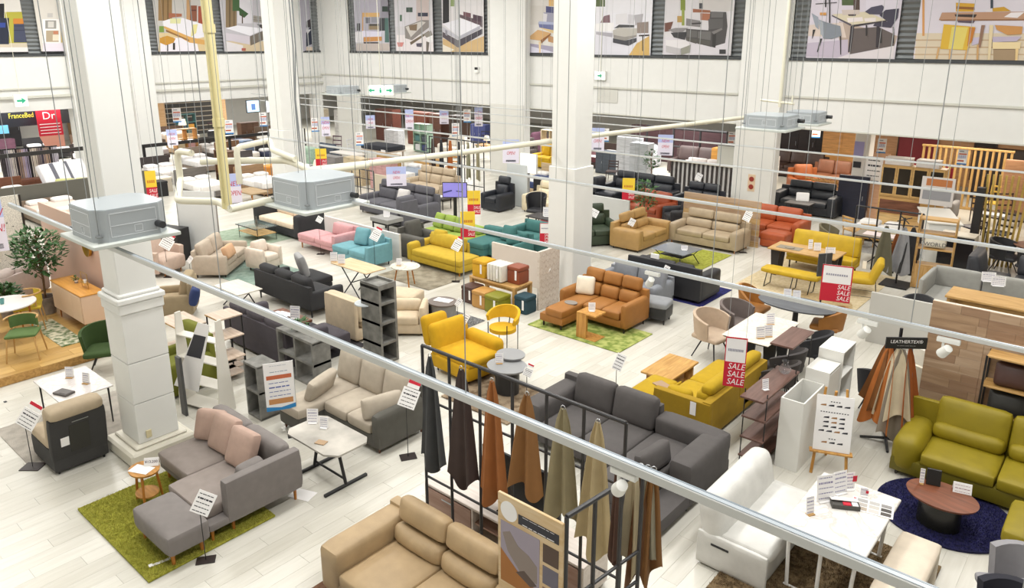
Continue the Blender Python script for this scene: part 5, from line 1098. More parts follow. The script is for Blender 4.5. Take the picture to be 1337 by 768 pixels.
sofa('rust orange leather sofa at the foot of the wide pilaster', -8.0, 20.7, 0, 1.9, .95, OR, h=.85, sh=.44, aw=.24, ah=.6, n=2, lh=.04, head=False); t = thing('ottoman', 'rust orange leather footstool before the rust orange sofa', 'ottoman', -7.5, 19.75, 0); part(t, 'cushion', OR, ('soft', -.35, .35, -.3, .3, .2, .42, .06, .02, 6)); part(t, 'base', OR, ('soft', -.34, .34, -.29, .29, .02, .24, .04, 0, 4))
sofa('dark orange leather sofa half hidden behind the ficus', -11.9, 20.4, -10, 1.6, .9, mat('leather', '#8e3f1f', rough=.45), h=.85, sh=.44, n=2, lh=.04); sofa('black leather armchair beside the slatted wood screen', -10.6, 19.95, -40, .8, .8, BK2, h=.9, sh=.44, aw=.16, n=1, lh=.04, name='armchair', cat='armchair')
NV = mat('leather', '#23262d', rough=.45)
sofa('black leather corner sofa under the rear wall', -13.25, 22.0, 0, 2.7, .95, NV, h=.95, sh=.46, aw=.22, ah=.62, n=3, lh=.04, head=True, ret=('L', .6)); sofa('black leather two-seat sofa next to the black corner sofa', -11.0, 22.0, 0, 1.5, .9, NV, h=.9, sh=.46, aw=.2, n=2, lh=.04, head=True)
plant('tall ficus tree in a basket between the tan and orange sofas', -11.05, 18.65, 0, 1.6, .42, .16, .3, mat('wood', '#8a6a45'), 260, .11, 4)
floor_sign('the black leather two-seat sofa', 908, 273, h=1.0, rot=40, w=.2, ch=.26); struct('partition_3', mat('paint', '#cfd0cc'), ('box', -13.6, -11.4, 18.4, 18.46, 0, .95, .003))
x, y = F(945, 262); t = thing('poster_stand', 'grey poster stand with a yellow disc by the wide pilaster', 'poster stand', x, y, 0, 20); part(t, 'panel', mat('paper', '#c9ccc8'), ('box', -.28, .28, -.02, .02, .05, 1.15, .004)); part(t, 'disc_print', mat('paper', '#d9d07a'), rots(Matrix.Translation((0, -.021, .62)) @ Matrix.Rotation(R(90), 4, 'X'), ('ell', 0, 0, 0, .003, .16, None, 24))); part(t, 'photo', mat('paper', '#8f979b'), ('box', -.22, .22, -.024, -.02, .12, .34, 0)); part(t, 'foot', BLACK, ('box', -.25, .25, -.15, .15, 0, .05, .004))
x = onY(981, 242, YW-.37)[0]; t = thing('notice_plate', 'beige alarm plate with two red discs on the wide pilaster', 'plate', x, YW-.38, onY(981, 250, YW-.38)[2]); part(t, 'plate', mat('paint', '#d8bfa0'), ('box', -.12, .12, -.01, 0, 0, .55, .003))
for zz in (.15, .4): part(t, 'red_disc', mat('paint', '#8e2f22'), rots(Matrix.Translation((0, -.01, zz)) @ Matrix.Rotation(R(90), 4, 'X'), ('ell', 0, 0, 0, .01, .08, None, 18)))
# ------------------------------------------------------------------ yellow dining set on the right
YD = mat('leather', '#c29f18', rough=.6)
rug('pale beige rug under the yellow dining set', -6.9, -4.2, 15.6, 18.9, mat('rug', '#d8c7a4', '#cbb890'), .01)
sofa('long mustard yellow dining bench with a backrest', -5.75, 18.3, 0, 1.6, .65, YD, h=.9, sh=.46, arms='', n=1, lh=.2, legm=BLACK, bt=.2, nb=1, low=True)
rect_table('oak dining table with dark legs between the yellow benches', -6.62, -5.05, 16.95, 17.75, .72, OAK, mat('paint', '#2a2524'), .035, 'vee', name='dining_table')
t = thing('bench', 'mustard yellow padded bench in front of the oak dining table', 'bench', -5.78, 16.35, 0); part(t, 'seat', YD, ('soft', -.65, .65, -.2, .2, .34, .46, .05, .01, 6))
for q in (-.5, .1, .5): part(t, 'leg', BLACK, ('tube', [(q, -.15, .36), (q-.04, -.18, .01), (q-.04, .18, .01), (q, .15, .36)], .012, 6))
t = thing('lounge_chair', 'mustard yellow lounge chair at the end of the oak dining table', 'chair', -4.5, 17.1, 0, -75); part(t, 'seat', YD, ('soft', -.3, .3, -.35, .3, .3, .44, .06, .03, 6)); part(t, 'backrest', YD, rots(tilt('X', -20, (0, .25, .4)), ('soft', -.3, .3, .16, .3, .3, .85, .06, .02, 6)))
for q in (-.24, .24): part(t, 'leg', BLACK, ('tube', [(q, -.3, .32), (q, -.34, .01), (q, .34, .01), (q, .3, .32)], .01, 6))
part(t, 'hang_label', PAPER, ('box', -.32, -.31, .0, .08, .5, .68, .001))
for k, (px, py, w, h, lab) in enumerate(((1058, 326, .1, .24, 'white bottle-like card stand on the oak dining table'), (1067, 328, .16, .2, 'dark menu card on the oak dining table'), (1084, 332, .22, .16, 'folded leaflets on the oak dining table'))): table_card('', *F(px, py, .72), .721, 35, w, h, lab)
solo('placemat', 'dark placemat with tableware on the oak dining table', 'placemat', mat('paint', '#8b8271'), ('box', -.28, .28, -.15, .15, 0, .006, .001), ('ell', 0, 0, .006, .02, .11, None, 20), x=-6.2, y=17.25, z=.7215)
hang_banner('red sale banner hanging before the yellow dining set', 1089, 351, 394, 32, 1.15, 'redsale')
x, y = F(1065, 405); t = thing('floor_monitor', 'dark monitor on a round-foot stand beside the oval dark table', 'monitor', x-.05, y+.4, 0, 55); part(t, 'panel', mat('paint', '#3a3b3d', rough=.3), ('box', -.16, .16, -.02, .02, .65, 1.15, .004)); part(t, 'pole', BLACK, ('rod', (0, 0, .02), (0, 0, .7), .02)); part(t, 'base', BLACK, ('ell', 0, 0, 0, .02, .2, None, 24))
solo('rug', 'small round jute rug in front of the yellow bench', 'rug', mat('rug', '#c4ac80', '#ae956a'), ('ell', 0, 0, .001, .012, .6, None, 36), x=-4.9, y=15.9, z=.011)
# black rack with hides, oak bookcase
frame('black open display rack behind the yellow dining bench', [(-5.35, 19.2), (-3.85, 19.2)], 1.55, [(-5.35, 19.2), (-4.85, 19.2), (-4.35, 19.2), (-3.85, 19.2)], (.8,), .02, 'display_rack')
for k, (nm, c, xx) in enumerate((('moss', '#5d5a48', -4.35), ('ash grey', '#8f8f92', -4.0), ('black', '#2b2b2e', -3.85), ('copper', '#9a5a2c', -4.2))):
    cloth('%s hide hanging on the black rack by the oak bookcase' % nm, xx, 18.1+.12*k, 1.4-.2*(k == 3), 1.15-.3*(k == 3), mat('leather', c, rough=.7), 20*k, .03, .24, 4, 70+k, group='hides by the oak bookcase')
t = thing('hide_stand', 'black stand carrying hides by the oak bookcase', 'display stand', -4.05, 18.3, 0); part(t, 'pole', BLACK, ('rod', (0, 0, .03), (0, 0, 1.6), .02)); part(t, 'cross_arm', BLACK, ('rod', (-.4, -.1, 1.42), (.3, .1, 1.42), .012)); part(t, 'base', BLACK, ('box', -.3, .3, -.3, .3, 0, .04, .005)); part(t, 'finial', BLACK, ('rod', (-.15, 0, 1.5), (.15, 0, 1.62), .012), ('rod', (-.12, .1, 1.62), (.12, -.1, 1.5), .012))
t = shelf_cells('open oak bookcase with a lettered cushion', -3.4, 18.55, 8, .75, .36, [.04, .55, .95, 1.3, 1.62], [-.36, .36], OAK, .035, 'bookcase'); part(t, 'cupboard_front', OAKZ, ('box', -.34, .34, -.18, -.165, .06, .53, .004)); part(t, 'side_panel', OAKZ, ('box', -.385, -.36, -.18, .18, 0, 1.68, .003)); part(t, 'side_panel', OAKZ, ('box', .36, .385, -.18, .18, 0, 1.68, .003))
t = pillow('white cushion printed with bold letters in the oak bookcase', -3.4, 18.45, .975, 10, 15, mat('fabric', '#dcd5c4'), .44, .24); text(t, 'WORLD', .12, INK, (0, -.1, .1), (R(75), 0, 0), ext=.001)
# grey corner dining set
GD = mat('fabric', '#9c9b95')
t = thing('corner_bench', 'light grey L-shaped dining bench around the oak plank table', 'bench', -3.2, 16.3, 0)
part(t, 'seat', GD, ('soft', .05, .62, .0, 1.2, .32, .44, .04, .01, 6)); part(t, 'end_back', GD, ('soft', .0, .1, .0, 1.2, .4, .82, .04, .0, 6)); part(t, 'seat', GD, ('soft', .62, 2.6, .7, 1.2, .32, .44, .04, .01, 6))
for a in (.05, .95, 1.85): part(t, 'backrest', GD, ('soft', a, a+.88, 1.16, 1.28, .4, .85, .04, .01, 6))
part(t, 'plinth', OAK, ('box', .05, .6, .05, 1.2, .22, .32, .003), ('box', .6, 2.6, .75, 1.2, .22, .32, .003)); legs4(t, .1, 2.5, .8, 1.15, .24, OAKZ, .02); legs4(t, .1, .52, .1, .6, .24, OAKZ, .02)
rect_table('oak plank dining table by the light grey corner bench', -2.62, -1.1, 15.85, 16.6, .72, OAK, OAKZ, .045, 'panel', name='dining_table')
for px, py, lab in ((1290, 368, 'wide white card stand on the oak plank dining table'), (1303, 374, 'white leaflet with pink heading on the oak plank dining table')): table_card('', *F(px, py, .72), .721, 25, .26, .2, lab, wood=False)
t = thing('bench', 'grey padded wooden bench under the oak plank dining table', 'bench', -1.75, 15.55, 0); part(t, 'seat', mat('fabric', '#8a857b'), ('soft', -.5, .5, -.17, .17, .38, .45, .03, .01, 5)); part(t, 'frame', OAK, ('box', -.48, .48, -.15, .15, .32, .39, .003))
for q in (-.45, .45):
    for w in (-.13, .13): part(t, 'leg', OAKZ, ('box', q-.025, q+.025, w-.025, w+.025, 0, .34, .003))
struct('partition_4', mat('paint', '#bfbdb6'), ('box', -3.55, -2.42, 14.3, 14.35, 0, .98, .003))
shell_chair('charcoal chair back behind the pale low partition', -2.85, 14.75, 0, mat('fabric', '#3b3b3e'), BLACK, .46, .9, .25); shell_chair('cream shell chair behind the plank panel', -2.1, 12.6, 160, mat('fabric', '#d6cfc2'), BLACK, .46, .85, .26); chair('cream slat chair behind the plank panel', -1.9, 14.6, 180, mat('fabric', '#cfc6b4'))
sofa('black leather booth sofa near the walnut dining table', -2.35, 18.9, 90, 1.1, .75, mat('leather', '#3c3d42', rough=.45), h=.95, sh=.44, arms='', n=1, lh=.1, nb=1, low=True); sofa('second black leather booth sofa cut off at the edge', -1.2, 19.3, 0, 1.4, .75, mat('leather', '#34353a', rough=.45), h=.85, sh=.44, arms='', n=2, lh=.1, low=True)
rect_table('dark stone table cut off beside the black booth sofa', -1.6, -.6, 17.9, 18.6, .72, mat('paint', '#8d8f98', rough=.3), BLACK, .025, 'vee', name='dining_table')

# ================================================================== PLATFORM ROOM SET
PZ = .15
SBM = mat('wood', '#e0b487', '#d8a878')
t = thing('sideboard', 'peach-coloured sideboard with oak top on the wooden platform', 'sideboard', -15.35, 4.85, PZ)
part(t, 'body', mat('paint', '#dcbfa6'), ('box', -.75, .75, -.21, .21, .2, .74, .006)); part(t, 'top_board', mat('wood', '#d79b46', '#c88a38'), ('box', -.77, .77, -.22, .22, .74, .765, .004))
for a in (-.73, -.24, .25): part(t, 'door', mat('paint', '#e3c8ae'), ('box', a, a+.48, -.222, -.21, .22, .72, .003))
legs4(t, -.65, .65, -.15, .15, .21, OAKLEG, .018)
solo('leaf_rug', 'cream rug printed with green leaves on the wooden platform', 'rug', mat('rug', '#e2dcc2', '#57703f', scale=9), ('box', -.85, .85, -.2, .2, .001, .012, .004), x=-15.15, y=4.32, z=PZ)
struct('partition_5', mat('paint', '#d3b3a2'), ('box', -18.2, -14.45, 5.25, 5.31, 0, 2.1, .003))
t = thing('speckled_panel', 'white panel with black specks behind the potted tree', 'panel', -18.0, 4.35, PZ, 90); part(t, 'board', mat('concrete', '#ddd8cc', scale=60), ('box', -.5, .5, -.02, .02, 0, 2.2, .004)); part(t, 'trim_strip', DARKLEG, ('box', .5, .54, -.03, .03, 0, 2.2, .003))
mb = MB(); rnd = random.Random(9)
for i in range(70): a, b, s = rnd.uniform(-.48, .48), rnd.uniform(.05, 2.1), rnd.uniform(.006, .022); mb.prism([(a-s, b), (a, b-s*.7), (a+s, b+s*.2), (a+s*.2, b+s)], -.0225, -.0205, 'y')
o = obj('speck', mesh('speck', mb, mat('paint', '#3a3a38')), t); o['kind'] = 'stuff'
t = thing('wall_mirror', 'round gold-rimmed wall ornament above the peach sideboard', 'ornament', -15.55, 5.22, 1.55); part(t, 'rim', mat('metal', '#caa046', rough=.4), rots(Matrix.Rotation(R(90), 4, 'X'), ('lathe', [(.1, 0), (.17, .0), (.17, .05), (.1, .03)], 0, 0, 28))); part(t, 'centre', mat('paint', '#4a2f1c'), rots(Matrix.Rotation(R(90), 4, 'X'), ('ell', 0, 0, 0, .02, .1, None, 24)))
plant('large bushy potted tree at the end of the peach sideboard', -16.45, 4.6, PZ, 1.8, .45, .2, .36, mat('concrete', '#8f857c'), 620, .13, 11, low=.45)
plant('low leafy plant in a grey pot beside the potted tree', -16.75, 4.0, PZ, .75, .25, .15, .28, mat('concrete', '#8a8078'), 160, .16, 12, False, name='potted_plant')
plant('tiny plant in a white cup on the peach sideboard', -15.5, 4.9, PZ+.766, .14, .05, .035, .06, PAPER, 30, .05, 13, False, name='potted_plant')
t = thing('wire_stand', 'thin gold wire ornament stand on the peach sideboard', 'ornament', -15.05, 4.9, PZ+.766); part(t, 'wire', mat('metal', '#c9a257'), ('tube', [(-.15, 0, 0), (-.15, 0, .3), (.15, 0, .3), (.15, 0, 0)], .006, 6)); part(t, 'shelf', mat('metal', '#c9a257'), ('box', -.15, .15, -.04, .04, .1, .108, .001)); part(t, 'cup', PAPER, ('lathe', [(.02, .108), (.03, .17), (.025, .17), (.018, .115)], .03, 0, 14))
# dining corner at the picture edge
x, y = F(8, 398, PZ+.7)
t = thing('dining_table', 'round white dining table on the wooden platform', 'table', x-.1, y, PZ); part(t, 'tabletop', mat('paint', '#ddd9d6'), ('ell', 0, 0, .68, .7, .5, None, 36)); legs4(t, -.3, .3, -.3, .3, .68, OAKLEG, .02)
for (px, py, rt, lab) in ((30, 470, 60, 'oak chair with a green seat pad near the platform edge'), (36, 432, -20, 'oak chair with a yellow backrest beside the round white table')):
    x, y = F(px, py, PZ); t = thing('dining_chair', lab, 'chair', x-.1, y+.1, PZ, rt, 'oak platform chairs'); legs4(t, -.2, .2, -.2, .2, .44, OAKZ, .016, splay=.05); part(t, 'seat', mat('fabric', '#566f3c' if 'green' in lab else '#c9b23c'), ('soft', -.24, .24, -.23, .23, .42, .48, .03, .01, 5)); part(t, 'back_rail', OAKZ, ('tube', [(.25*math.cos(R(a)), .25*math.sin(R(a)), .72) for a in range(-10, 191, 20)], .016, 8)); part(t, 'back_pad', mat('fabric', '#566f3c' if 'green' in lab else '#c9b23c'), arc_shell(.24, 30, 150, .52, .72, .03)); part(t, 'back_post', OAKZ, ('rod', (-.2, .15, .44), (-.2, .15, .72), .014), ('rod', (.2, .15, .44), (.2, .15, .72), .014))
solo('teal_cup', 'teal cup standing on the round white dining table', 'cup', mat('paint', '#5f9a98'), ('lathe', [(.03, 0), (.045, .1), (.04, .1), (.028, .01)], 0, 0, 16), x=F(3, 397, PZ+.7)[0], y=F(3, 397, PZ+.7)[1], z=PZ+.701)
sofa('blush white sofa with plump cushions at the far end of the platform', *F(8, 398), -60, 1.6, .9, mat('fabric', '#d5c8c2'), h=.85, sh=.5, aw=.2, ah=.66, n=2, lh=.15, puff=.06)
# ================================================================== LEFT MIDDLE FLOOR
BS = mat('fabric', '#b5a796')
sofa('beige sofa with tan pillow seen from its arm end', *F(290, 352), 131, 1.5, .85, BS, h=.8, sh=.44, aw=.12, ah=.56, n=2, lh=.08, arms='LR'); pillow('tan rectangular pillow on the beige sofa', *F(302, 335, .45), .45, 131, 20, mat('fabric', '#c79f7c'), .5, .3)
rug('faded teal rug in front of the beige sofa', -17.3, -15.3, 8.3, 9.9, mat('rug', '#7d9488', '#94a79b', scale=5), .01)
rug('grey green rug under the black glass-top table', -20.6, -18.3, 9.7, 11.6, mat('rug', '#9fae9a', '#8b9c86', scale=5), .01)
x, y = F(335, 312); t = rect_table('black framed glass table with a wooden shelf on the grey green rug', x-.55, x+.55, y-.3, y+.4, .42, mat('glass', '#b9cfd0', scale=.55), BLACK, .012, 'legs', lr=.012, name='glass_table'); part(t, 'lower_shelf', OAK, ('box', -.5, .5, -.3, .3, .2, .22, .003)); part(t, 'frame', BLACK, ('box', -.55, .55, -.36, -.34, .39, .41, .001), ('box', -.55, .55, .34, .36, .39, .41, .001))
solo('vase', 'small dark bottle standing on the black framed glass table', 'bottle', mat('paint', '#5d584e'), ('lathe', [(.03, 0), (.04, .06), (.015, .12), (.02, .2)], 0, 0, 12), x=x-.1, y=y+.1, z=.421)
sofa('black-framed sofa with plump ivory cushions', *F(378, 303), 0, 2.4, .9, mat('fabric', '#e0cdb6'), h=.7, sh=.46, aw=.3, ah=.72, n=2, lh=.06, armm=BKS, basem=BKS, backm=BKS, puff=.05, low=True)
sofa('ivory tufted armchair beside the black chaise sofa', *F(346, 352), 100, .65, .65, mat('fabric', '#d8cabb'), h=.72, sh=.44, aw=.12, n=1, lh=.1, name='armchair', cat='armchair')
t = thing('acrylic_panel', 'tall translucent white acrylic partition behind the beige sofa', 'partition', *F(264, 335), 0, 30); part(t, 'pane', mat('paint', '#d9dcdb', rough=.2), ('box', -.55, .55, -.012, .012, .04, 1.75, .004)); part(t, 'edge_frame', STEEL, ('box', -.57, -.55, -.02, .02, 0, 1.77, .002), ('box', .55, .57, -.02, .02, 0, 1.77, .002)); part(t, 'rail', STEEL, ('box', -.55, .55, -.02, .02, 0, .04, .002))
t = thing('cabinet', 'black media cabinet behind the blush armchair', 'cabinet', *F(228, 338), 0, 20); part(t, 'body', BLACK, ('box', -.4, .4, -.2, .2, 0, .85, .004)); part(t, 'door', mat('paint', '#262222'), ('box', -.39, -.01, -.21, -.2, .03, .82, .002)); part(t, 'door', mat('paint', '#262222'), ('box', .01, .39, -.21, -.2, .03, .82, .002))
x, y = F(216, 356); t = thing('armchair', 'blush armchair with wraparound arms beside the large air conditioner', 'armchair', x, y, 0, 110); BLU = mat('fabric', '#c3ad9e'); part(t, 'seat', BLU, ('soft', -.36, .36, -.36, .3, .1, .45, .08, .02, 6)); part(t, 'backrest', BLU, rots(tilt('X', -10, (0, .3, .3)), ('soft', -.32, .32, .22, .4, .3, .95, .08, .02, 6))); part(t, 'arm', BLU, arc_shell(.4, -30, 210, .1, .62, .1, .04)); legs4(t, -.25, .25, -.25, .25, .12, OAKLEG, .018)
floor_sign('the blush armchair', 220, 362, h=.75, rot=40, w=.3, ch=.26, two=True); floor_sign('the beige sofa arm', 250, 368, h=.5, rot=20, w=.12, ch=.16)
# hanging banners
hang_banner('yellow and red sale banner above the pink sofa', 420, 196, 217, 13, 1.5, 'yellowsale'); hang_banner('yellow and red sale banner above the lime sofa, upper one', 619, 250, 280, 16, 1.35, 'yellowsale'); hang_banner('yellow and red sale banner above the lime sofa, lower one', 611, 277, 310, 18, 1.3, 'yellowsale')
hang_banner('yellow and red sale banner above the dark green recliner', 820, 234, 261, 15, 1.35, 'yellowsale'); hang_banner('yellow and red sale banner left of the translucent acrylic partition', 200, 228, 260, 11, 1.5, 'yellowsale')
hang_banner('blue and pink new-open flag beside the mustard drain pipe', 309, 231, 271, 14, 1.7, 'newopen'); hang_banner('blue and pink new-open flag at the picture edge', -4, 272, 329, 22, 1.6, 'newopen')
hang_banner('new-open flag above the blue mattress', 518, 219, 243, 24, 1.1, 'newopen'); hang_banner('new-open flag on the near pilaster by the white lit box', 667, 184, 213, 20, 1.7, 'newopen'); hang_banner('new-open flag right beside the slim white column', 780, 169, 197, 16, 1.7, 'newopen'); hang_banner('new-open flag before the striped slat wall', 868, 178, 203, 18, 1.7, 'newopen')
for k, (px, py0, py1, w) in enumerate(((426, 155, 178, 10), (484, 152, 168, 11), (535, 145, 170, 10), (580, 145, 162, 11), (625, 142, 165, 10), (226, 172, 190, 11))):
    hang_banner('small lilac new-open flag %s' % ('over the white wardrobe', 'over the black mattress stand', 'between the brown doors', 'over the dark desk display', 'next to the near pilaster', 'over the dark shelf of the warm niche')[k], px, py0, py1, w, 1.75, 'newopen')
hang_banner('sale banner in grey frame beside the slim white column', 712, 292, 318, 14, .6, 'redsale')
# exit signs and wall fittings
def exit_sign(label, p, rot, arrow='r', w=.5, h=.22):
    t = thing('exit_sign', label, 'exit sign', *p, rot, 'exit signs'); part(t, 'housing', mat('paint', '#e8e9e2'), ('box', -w/2-.02, w/2+.02, 0, .08, -.02, h+.02, .004)); part(t, 'face', mat('emit', '#eefaf2', rough=.9), ('box', -w/2, w/2, -.004, 0, 0, h, 0))
    G = mat('emit', '#2fa37a', rough=.5); c = h*.5
    def arr(cx, s): k = h/.26; return ('prism', [(cx-s*.09*k, c+.025*k), (cx+s*.01*k, c+.025*k), (cx+s*.01*k, c+.075*k), (cx+s*.1*k, c), (cx+s*.01*k, c-.075*k), (cx+s*.01*k, c-.025*k), (cx-s*.09*k, c-.025*k)], -.007, -.004, 'y')
    if arrow == 'r': part(t, 'arrow', G, arr(0, 1.0))
    else: part(t, 'arrow', G, arr(w*.36, 1)); part(t, 'arrow', G, arr(-w*.36, -1)); part(t, 'running_figure', G, ('box', -.03, .03, -.007, -.004, c-.07, c+.03, 0), ('box', -.02, .02, -.007, -.004, c+.04, c+.08, 0))
    part(t, 'bracket', PIPEM, ('rod', (0, .04, h), (0, .04, 8.9-p[2]), .008)); return t
exit_sign('small green arrow exit sign high on the wall above the bedding shelves', onX(29, 139, XW+.6), 90, 'r', .42, .42)
d = ray(497, 124); p = Vector((0, 0, CH))+d*22; exit_sign('wide green lit exit sign hanging before the rear wall', tuple(p), 38, 'both', .72, .26)
p = onY(783, 104, YW-.1); exit_sign('green exit sign on the rear wall beside the slim white column', p, 0, 'r', .45, .28)
for k, (px, py, lab) in enumerate(((181, 117, 'small black wall speaker above the warm niche'), (623, 91, 'small wall switch plate below the bed posters'))):
    p = onX(px, py, XW+.1) if k == 0 else onY(px, py, YW-.02); t = thing('wall_box', lab, 'wall fitting', *p, 90 if k == 0 else 0); part(t, 'body', BLACK if k == 0 else WHITE, ('box', -.12, .12, -.06, .0, -.12, .12, .004)); part(t, 'face', mat('paint', '#8a8c8c') if k == 0 else BLACK, ('box', -.09, .09, -.066, -.06, .0, .1, .002))
p = onX(189, 126, XW+.1); t = thing('wall_lamp', 'white strip lamp on the wall above the warm niche', 'lamp', *p, 90); part(t, 'housing', WHITE, ('box', -.5, .5, -.1, 0, -.06, .06, .01)); part(t, 'tube', mat('emit', '#fffbe8', rough=.8), ('rod', (-.45, -.08, -.08), (.45, -.08, -.08), .03))
t = thing('access_panel', 'grey access panel low on the rear wall band', 'panel', *onY(793, 125, YW-.01), 0); part(t, 'plate', mat('paint', '#cfcec6'), ('box', -.45, .45, -.01, 0, -.25, .25, .003))
# ------------------------------------------------------------------ posters over the shutters
def poster(label, px0, px1, pyb, ox, sc, art, axis='y', bg='#d9d7d6'):
    """art: one shape per line, colour and corner points, in the units of an enlarged sketch of the picture"""
    Y = YW-.03; X = XW+.03
    def P(px, py): return onY(px, py, Y) if axis == 'y' else onX(px, py, X)
    A = P(px0, pyb); B = P(px1, pyb); t = thing('poster', label, 'poster', 0, 0, 0, 0, 'posters on the window shutters'); z0 = (A[2]+B[2])/2; z1 = WT-.1
    a, b = (A[0], B[0]) if axis == 'y' else (A[1], B[1])
    def bx(d0, d1, za, zb): return ('box', a, b, Y-d1, Y-d0, za, zb, .002) if axis == 'y' else ('box', X+d0, X+d1, a, b, za, zb, .002)
    part(t, 'sheet', mat('paper', bg), bx(-.02, 0, z0, z1)); part(t, 'bottom_bar', BLACK, bx(-.02, .015, z0-.05, z0))
    mb = MB(); mats = []
    for i, ln in enumerate(art.split(';')):
        w = ln.split(); c = '#' + w[0]
        if c not in mats: mats.append(c)
        mb.mi = mats.index(c); e = .0009*(i+1); n = [float(q) for q in w[1:]]
        if len(n) == 4: n = [n[0], n[1], n[2], n[1], n[2], n[3], n[0], n[3]]
        pts = [P(ox+n[k]/sc, n[k+1]/sc) for k in range(0, len(n), 2)]
        mb.quad(*[(min(max(q[0], a), b), Y-e, max(q[2], z0)) if axis == 'y' else (X+e, min(max(q[1], a), b), max(q[2], z0)) for q in pts])
    o = obj('picture_print', mesh('picture_print', mb, [mat('paper', c) for c in mats]), t); o['kind'] = 'stuff'
poster('poster of a navy cabinet against a yellow wall', -30, 37, 68, 0, 6.4, 'a8a23a 40 100 250 370;c3b8a4 -200 360 280 400;d9d4d2 -200 395 290 440;1c2236 -200 150 75 370;2a3f8a -40 190 45 230;3d4258 115 190 240 355;23263a 115 215 230 220;23263a 115 250 230 255;c07a2c 110 155 205 200;17171b -60 30 35 150', 'x', '#d0ccc6')
poster('poster of a white shelf with a round clock', 54, 84, 67, 0, 6.4, 'e6e2e0 355 160 505 360;8f8d88 378 170 470 240;c9c5bf 400 180 450 230;a8987f 385 255 490 350;d9cdb8 440 290 490 340;b8785a 445 260 485 285;d8d0da 360 360 540 430;c4a85c 512 210 538 355;b9b5b2 395 110 440 145', 'x', '#cfcac2')
poster('poster of a single bed with an orange stool', 207, 277, 67, 195, 5.57, '8b6f48 65 -150 165 150;6a5232 95 -150 105 150;6a5232 130 -150 140 150;b08a60 270 -80 300 150;7d4a34 295 40 345 155;5a2f22 300 70 340 80;93462e 355 45 418 180;c9b48a 70 240 460 400;dcd8e0 80 270 340 280 360 375 80 375;dad8de 95 155 140 140 240 130 430 190 440 260 300 290 100 195;c79a58 100 200 110 190 300 270 440 300 440 330 290 310;8a6238 120 215 290 290 290 300 120 230;cfcf9c 150 135 230 135 225 172 150 170;9a5f44 140 95 235 100 235 120 140 130;d5cc8c 310 180 350 175 340 240 300 270;b8862e 75 275 130 260 190 280 175 310 120 330 75 310;2a2522 128 325 136 372;2a2522 170 312 186 362;6f8a3c 70 190 105 235', 'x', '#b5b2ae')
poster('poster of a grey bed beside a tall plant', 293, 363, 67, 195, 5.57, '7d6a4e 555 -150 635 200;5d4c36 580 -150 590 200;5d4c36 612 -150 620 200;c9c6cc 640 -100 750 170;3d5a34 605 -60 655 80;33502c 650 50 720 100 690 130 655 110;4a3a2a 672 100 680 170;c3b294 555 300 930 375;8d8880 755 112 905 130 900 175 755 160;6f6a62 755 125 905 142 905 147 755 130;6f6a62 755 140 905 158 905 163 755 146;3f3a3a 780 175 905 190 905 250 840 230;dddce2 555 205 640 185 850 210 730 260;c3bcc4 555 240 730 265 730 325 555 290;6a6258 730 265 850 215 880 250 905 235 905 255 735 332;d0ccce 555 300 680 330 680 375 555 375;a5584a 670 350 700 370', 'x', '#b3b0b6')
poster('narrow poster of dark cushions on a bed', 396, 408, 67, 195, 5.57, '23283a 1140 240 1230 190 1320 230 1320 320 1140 340;3a3438 1140 155 1230 140 1240 200 1140 200;6a5458 1175 170 1225 150 1235 200 1190 212;cfcdd4 1140 215 1220 215 1150 250;c9b9a8 1140 340 1320 375', 'x', '#a9a6b2')
poster('poster of a small bed with a wooden bookcase headboard', 465, 509, 67, 455, 7.227, 'a8a4b0 60 -60 300 300;8d8a94 300 -60 385 250;c9a269 130 120 292 160;b98f58 130 120 140 300;6a6a72 160 165 205 220;8a8a92 215 160 280 215;4a4640 190 225 290 250;8a7a60 190 245 290 280;cfccdc 130 290 320 300 320 345 130 355;c08a50 145 350 320 345 320 385 145 395;2a2624 145 398 290 410;b9aea8 75 410 390 480;3a3d40 295 170 350 290;4d6a64 345 170 385 400;2c3a34 320 60 380 110;2a2a2c 82 220 110 290;d9d6da 65 300 140 400', bg='#c0bdc6')
poster('poster of a sofa bed with a palm', 517, 566, 67, 455, 7.227, 'cfccd2 440 -60 640 250;c5b7b4 640 -60 760 200;e0d9da 455 330 805 490;3f5248 545 70 605 115;4d6a55 485 140 505 200;3a3d4c 655 120 750 155;8a8480 530 250 690 190 760 190 760 260 600 380 535 360;c9c4be 540 255 690 200 730 210 590 350;6d5f4e 580 400 760 290 760 310 590 425;7d6a55 570 240 650 225 645 290 580 285;8a847c 710 320 780 290 800 340 740 360;55505c 640 410 700 405 690 445 645 440;e6e4e4 730 360 805 330 805 400 760 400;6a625c 735 390 765 400 755 485 735 485;d08a84 460 400 525 400 510 440 470 440', bg='#cbc8cc')
poster('poster of a large white bed with a dark frame', 578, 632, 68, 455, 7.227, '2b2a2c 890 -60 950 220;8a9a68 960 -60 1000 100;d3cfd0 955 60 1280 200;c3a678 890 360 1040 430 1280 340 1280 490 890 490;dcd4c4 890 420 1000 470 960 490 890 490;5a4a50 1050 135 1265 200 1265 260 1180 215 1050 165;6d4a52 1085 110 1155 125 1155 165 1085 150;4a3a44 1175 135 1265 155 1265 210 1175 190;dddce2 890 225 1060 175 1245 240 1040 345;b9b8c0 890 250 1040 345 1040 375 890 295;a9a8b2 1040 345 1245 240 1240 275 1040 375;524a50 890 300 1035 380 1035 450 890 350;46424a 1035 380 1265 270 1265 320 1035 450;8a8890 915 280 935 290 935 340 915 330', bg='#d0cdce')
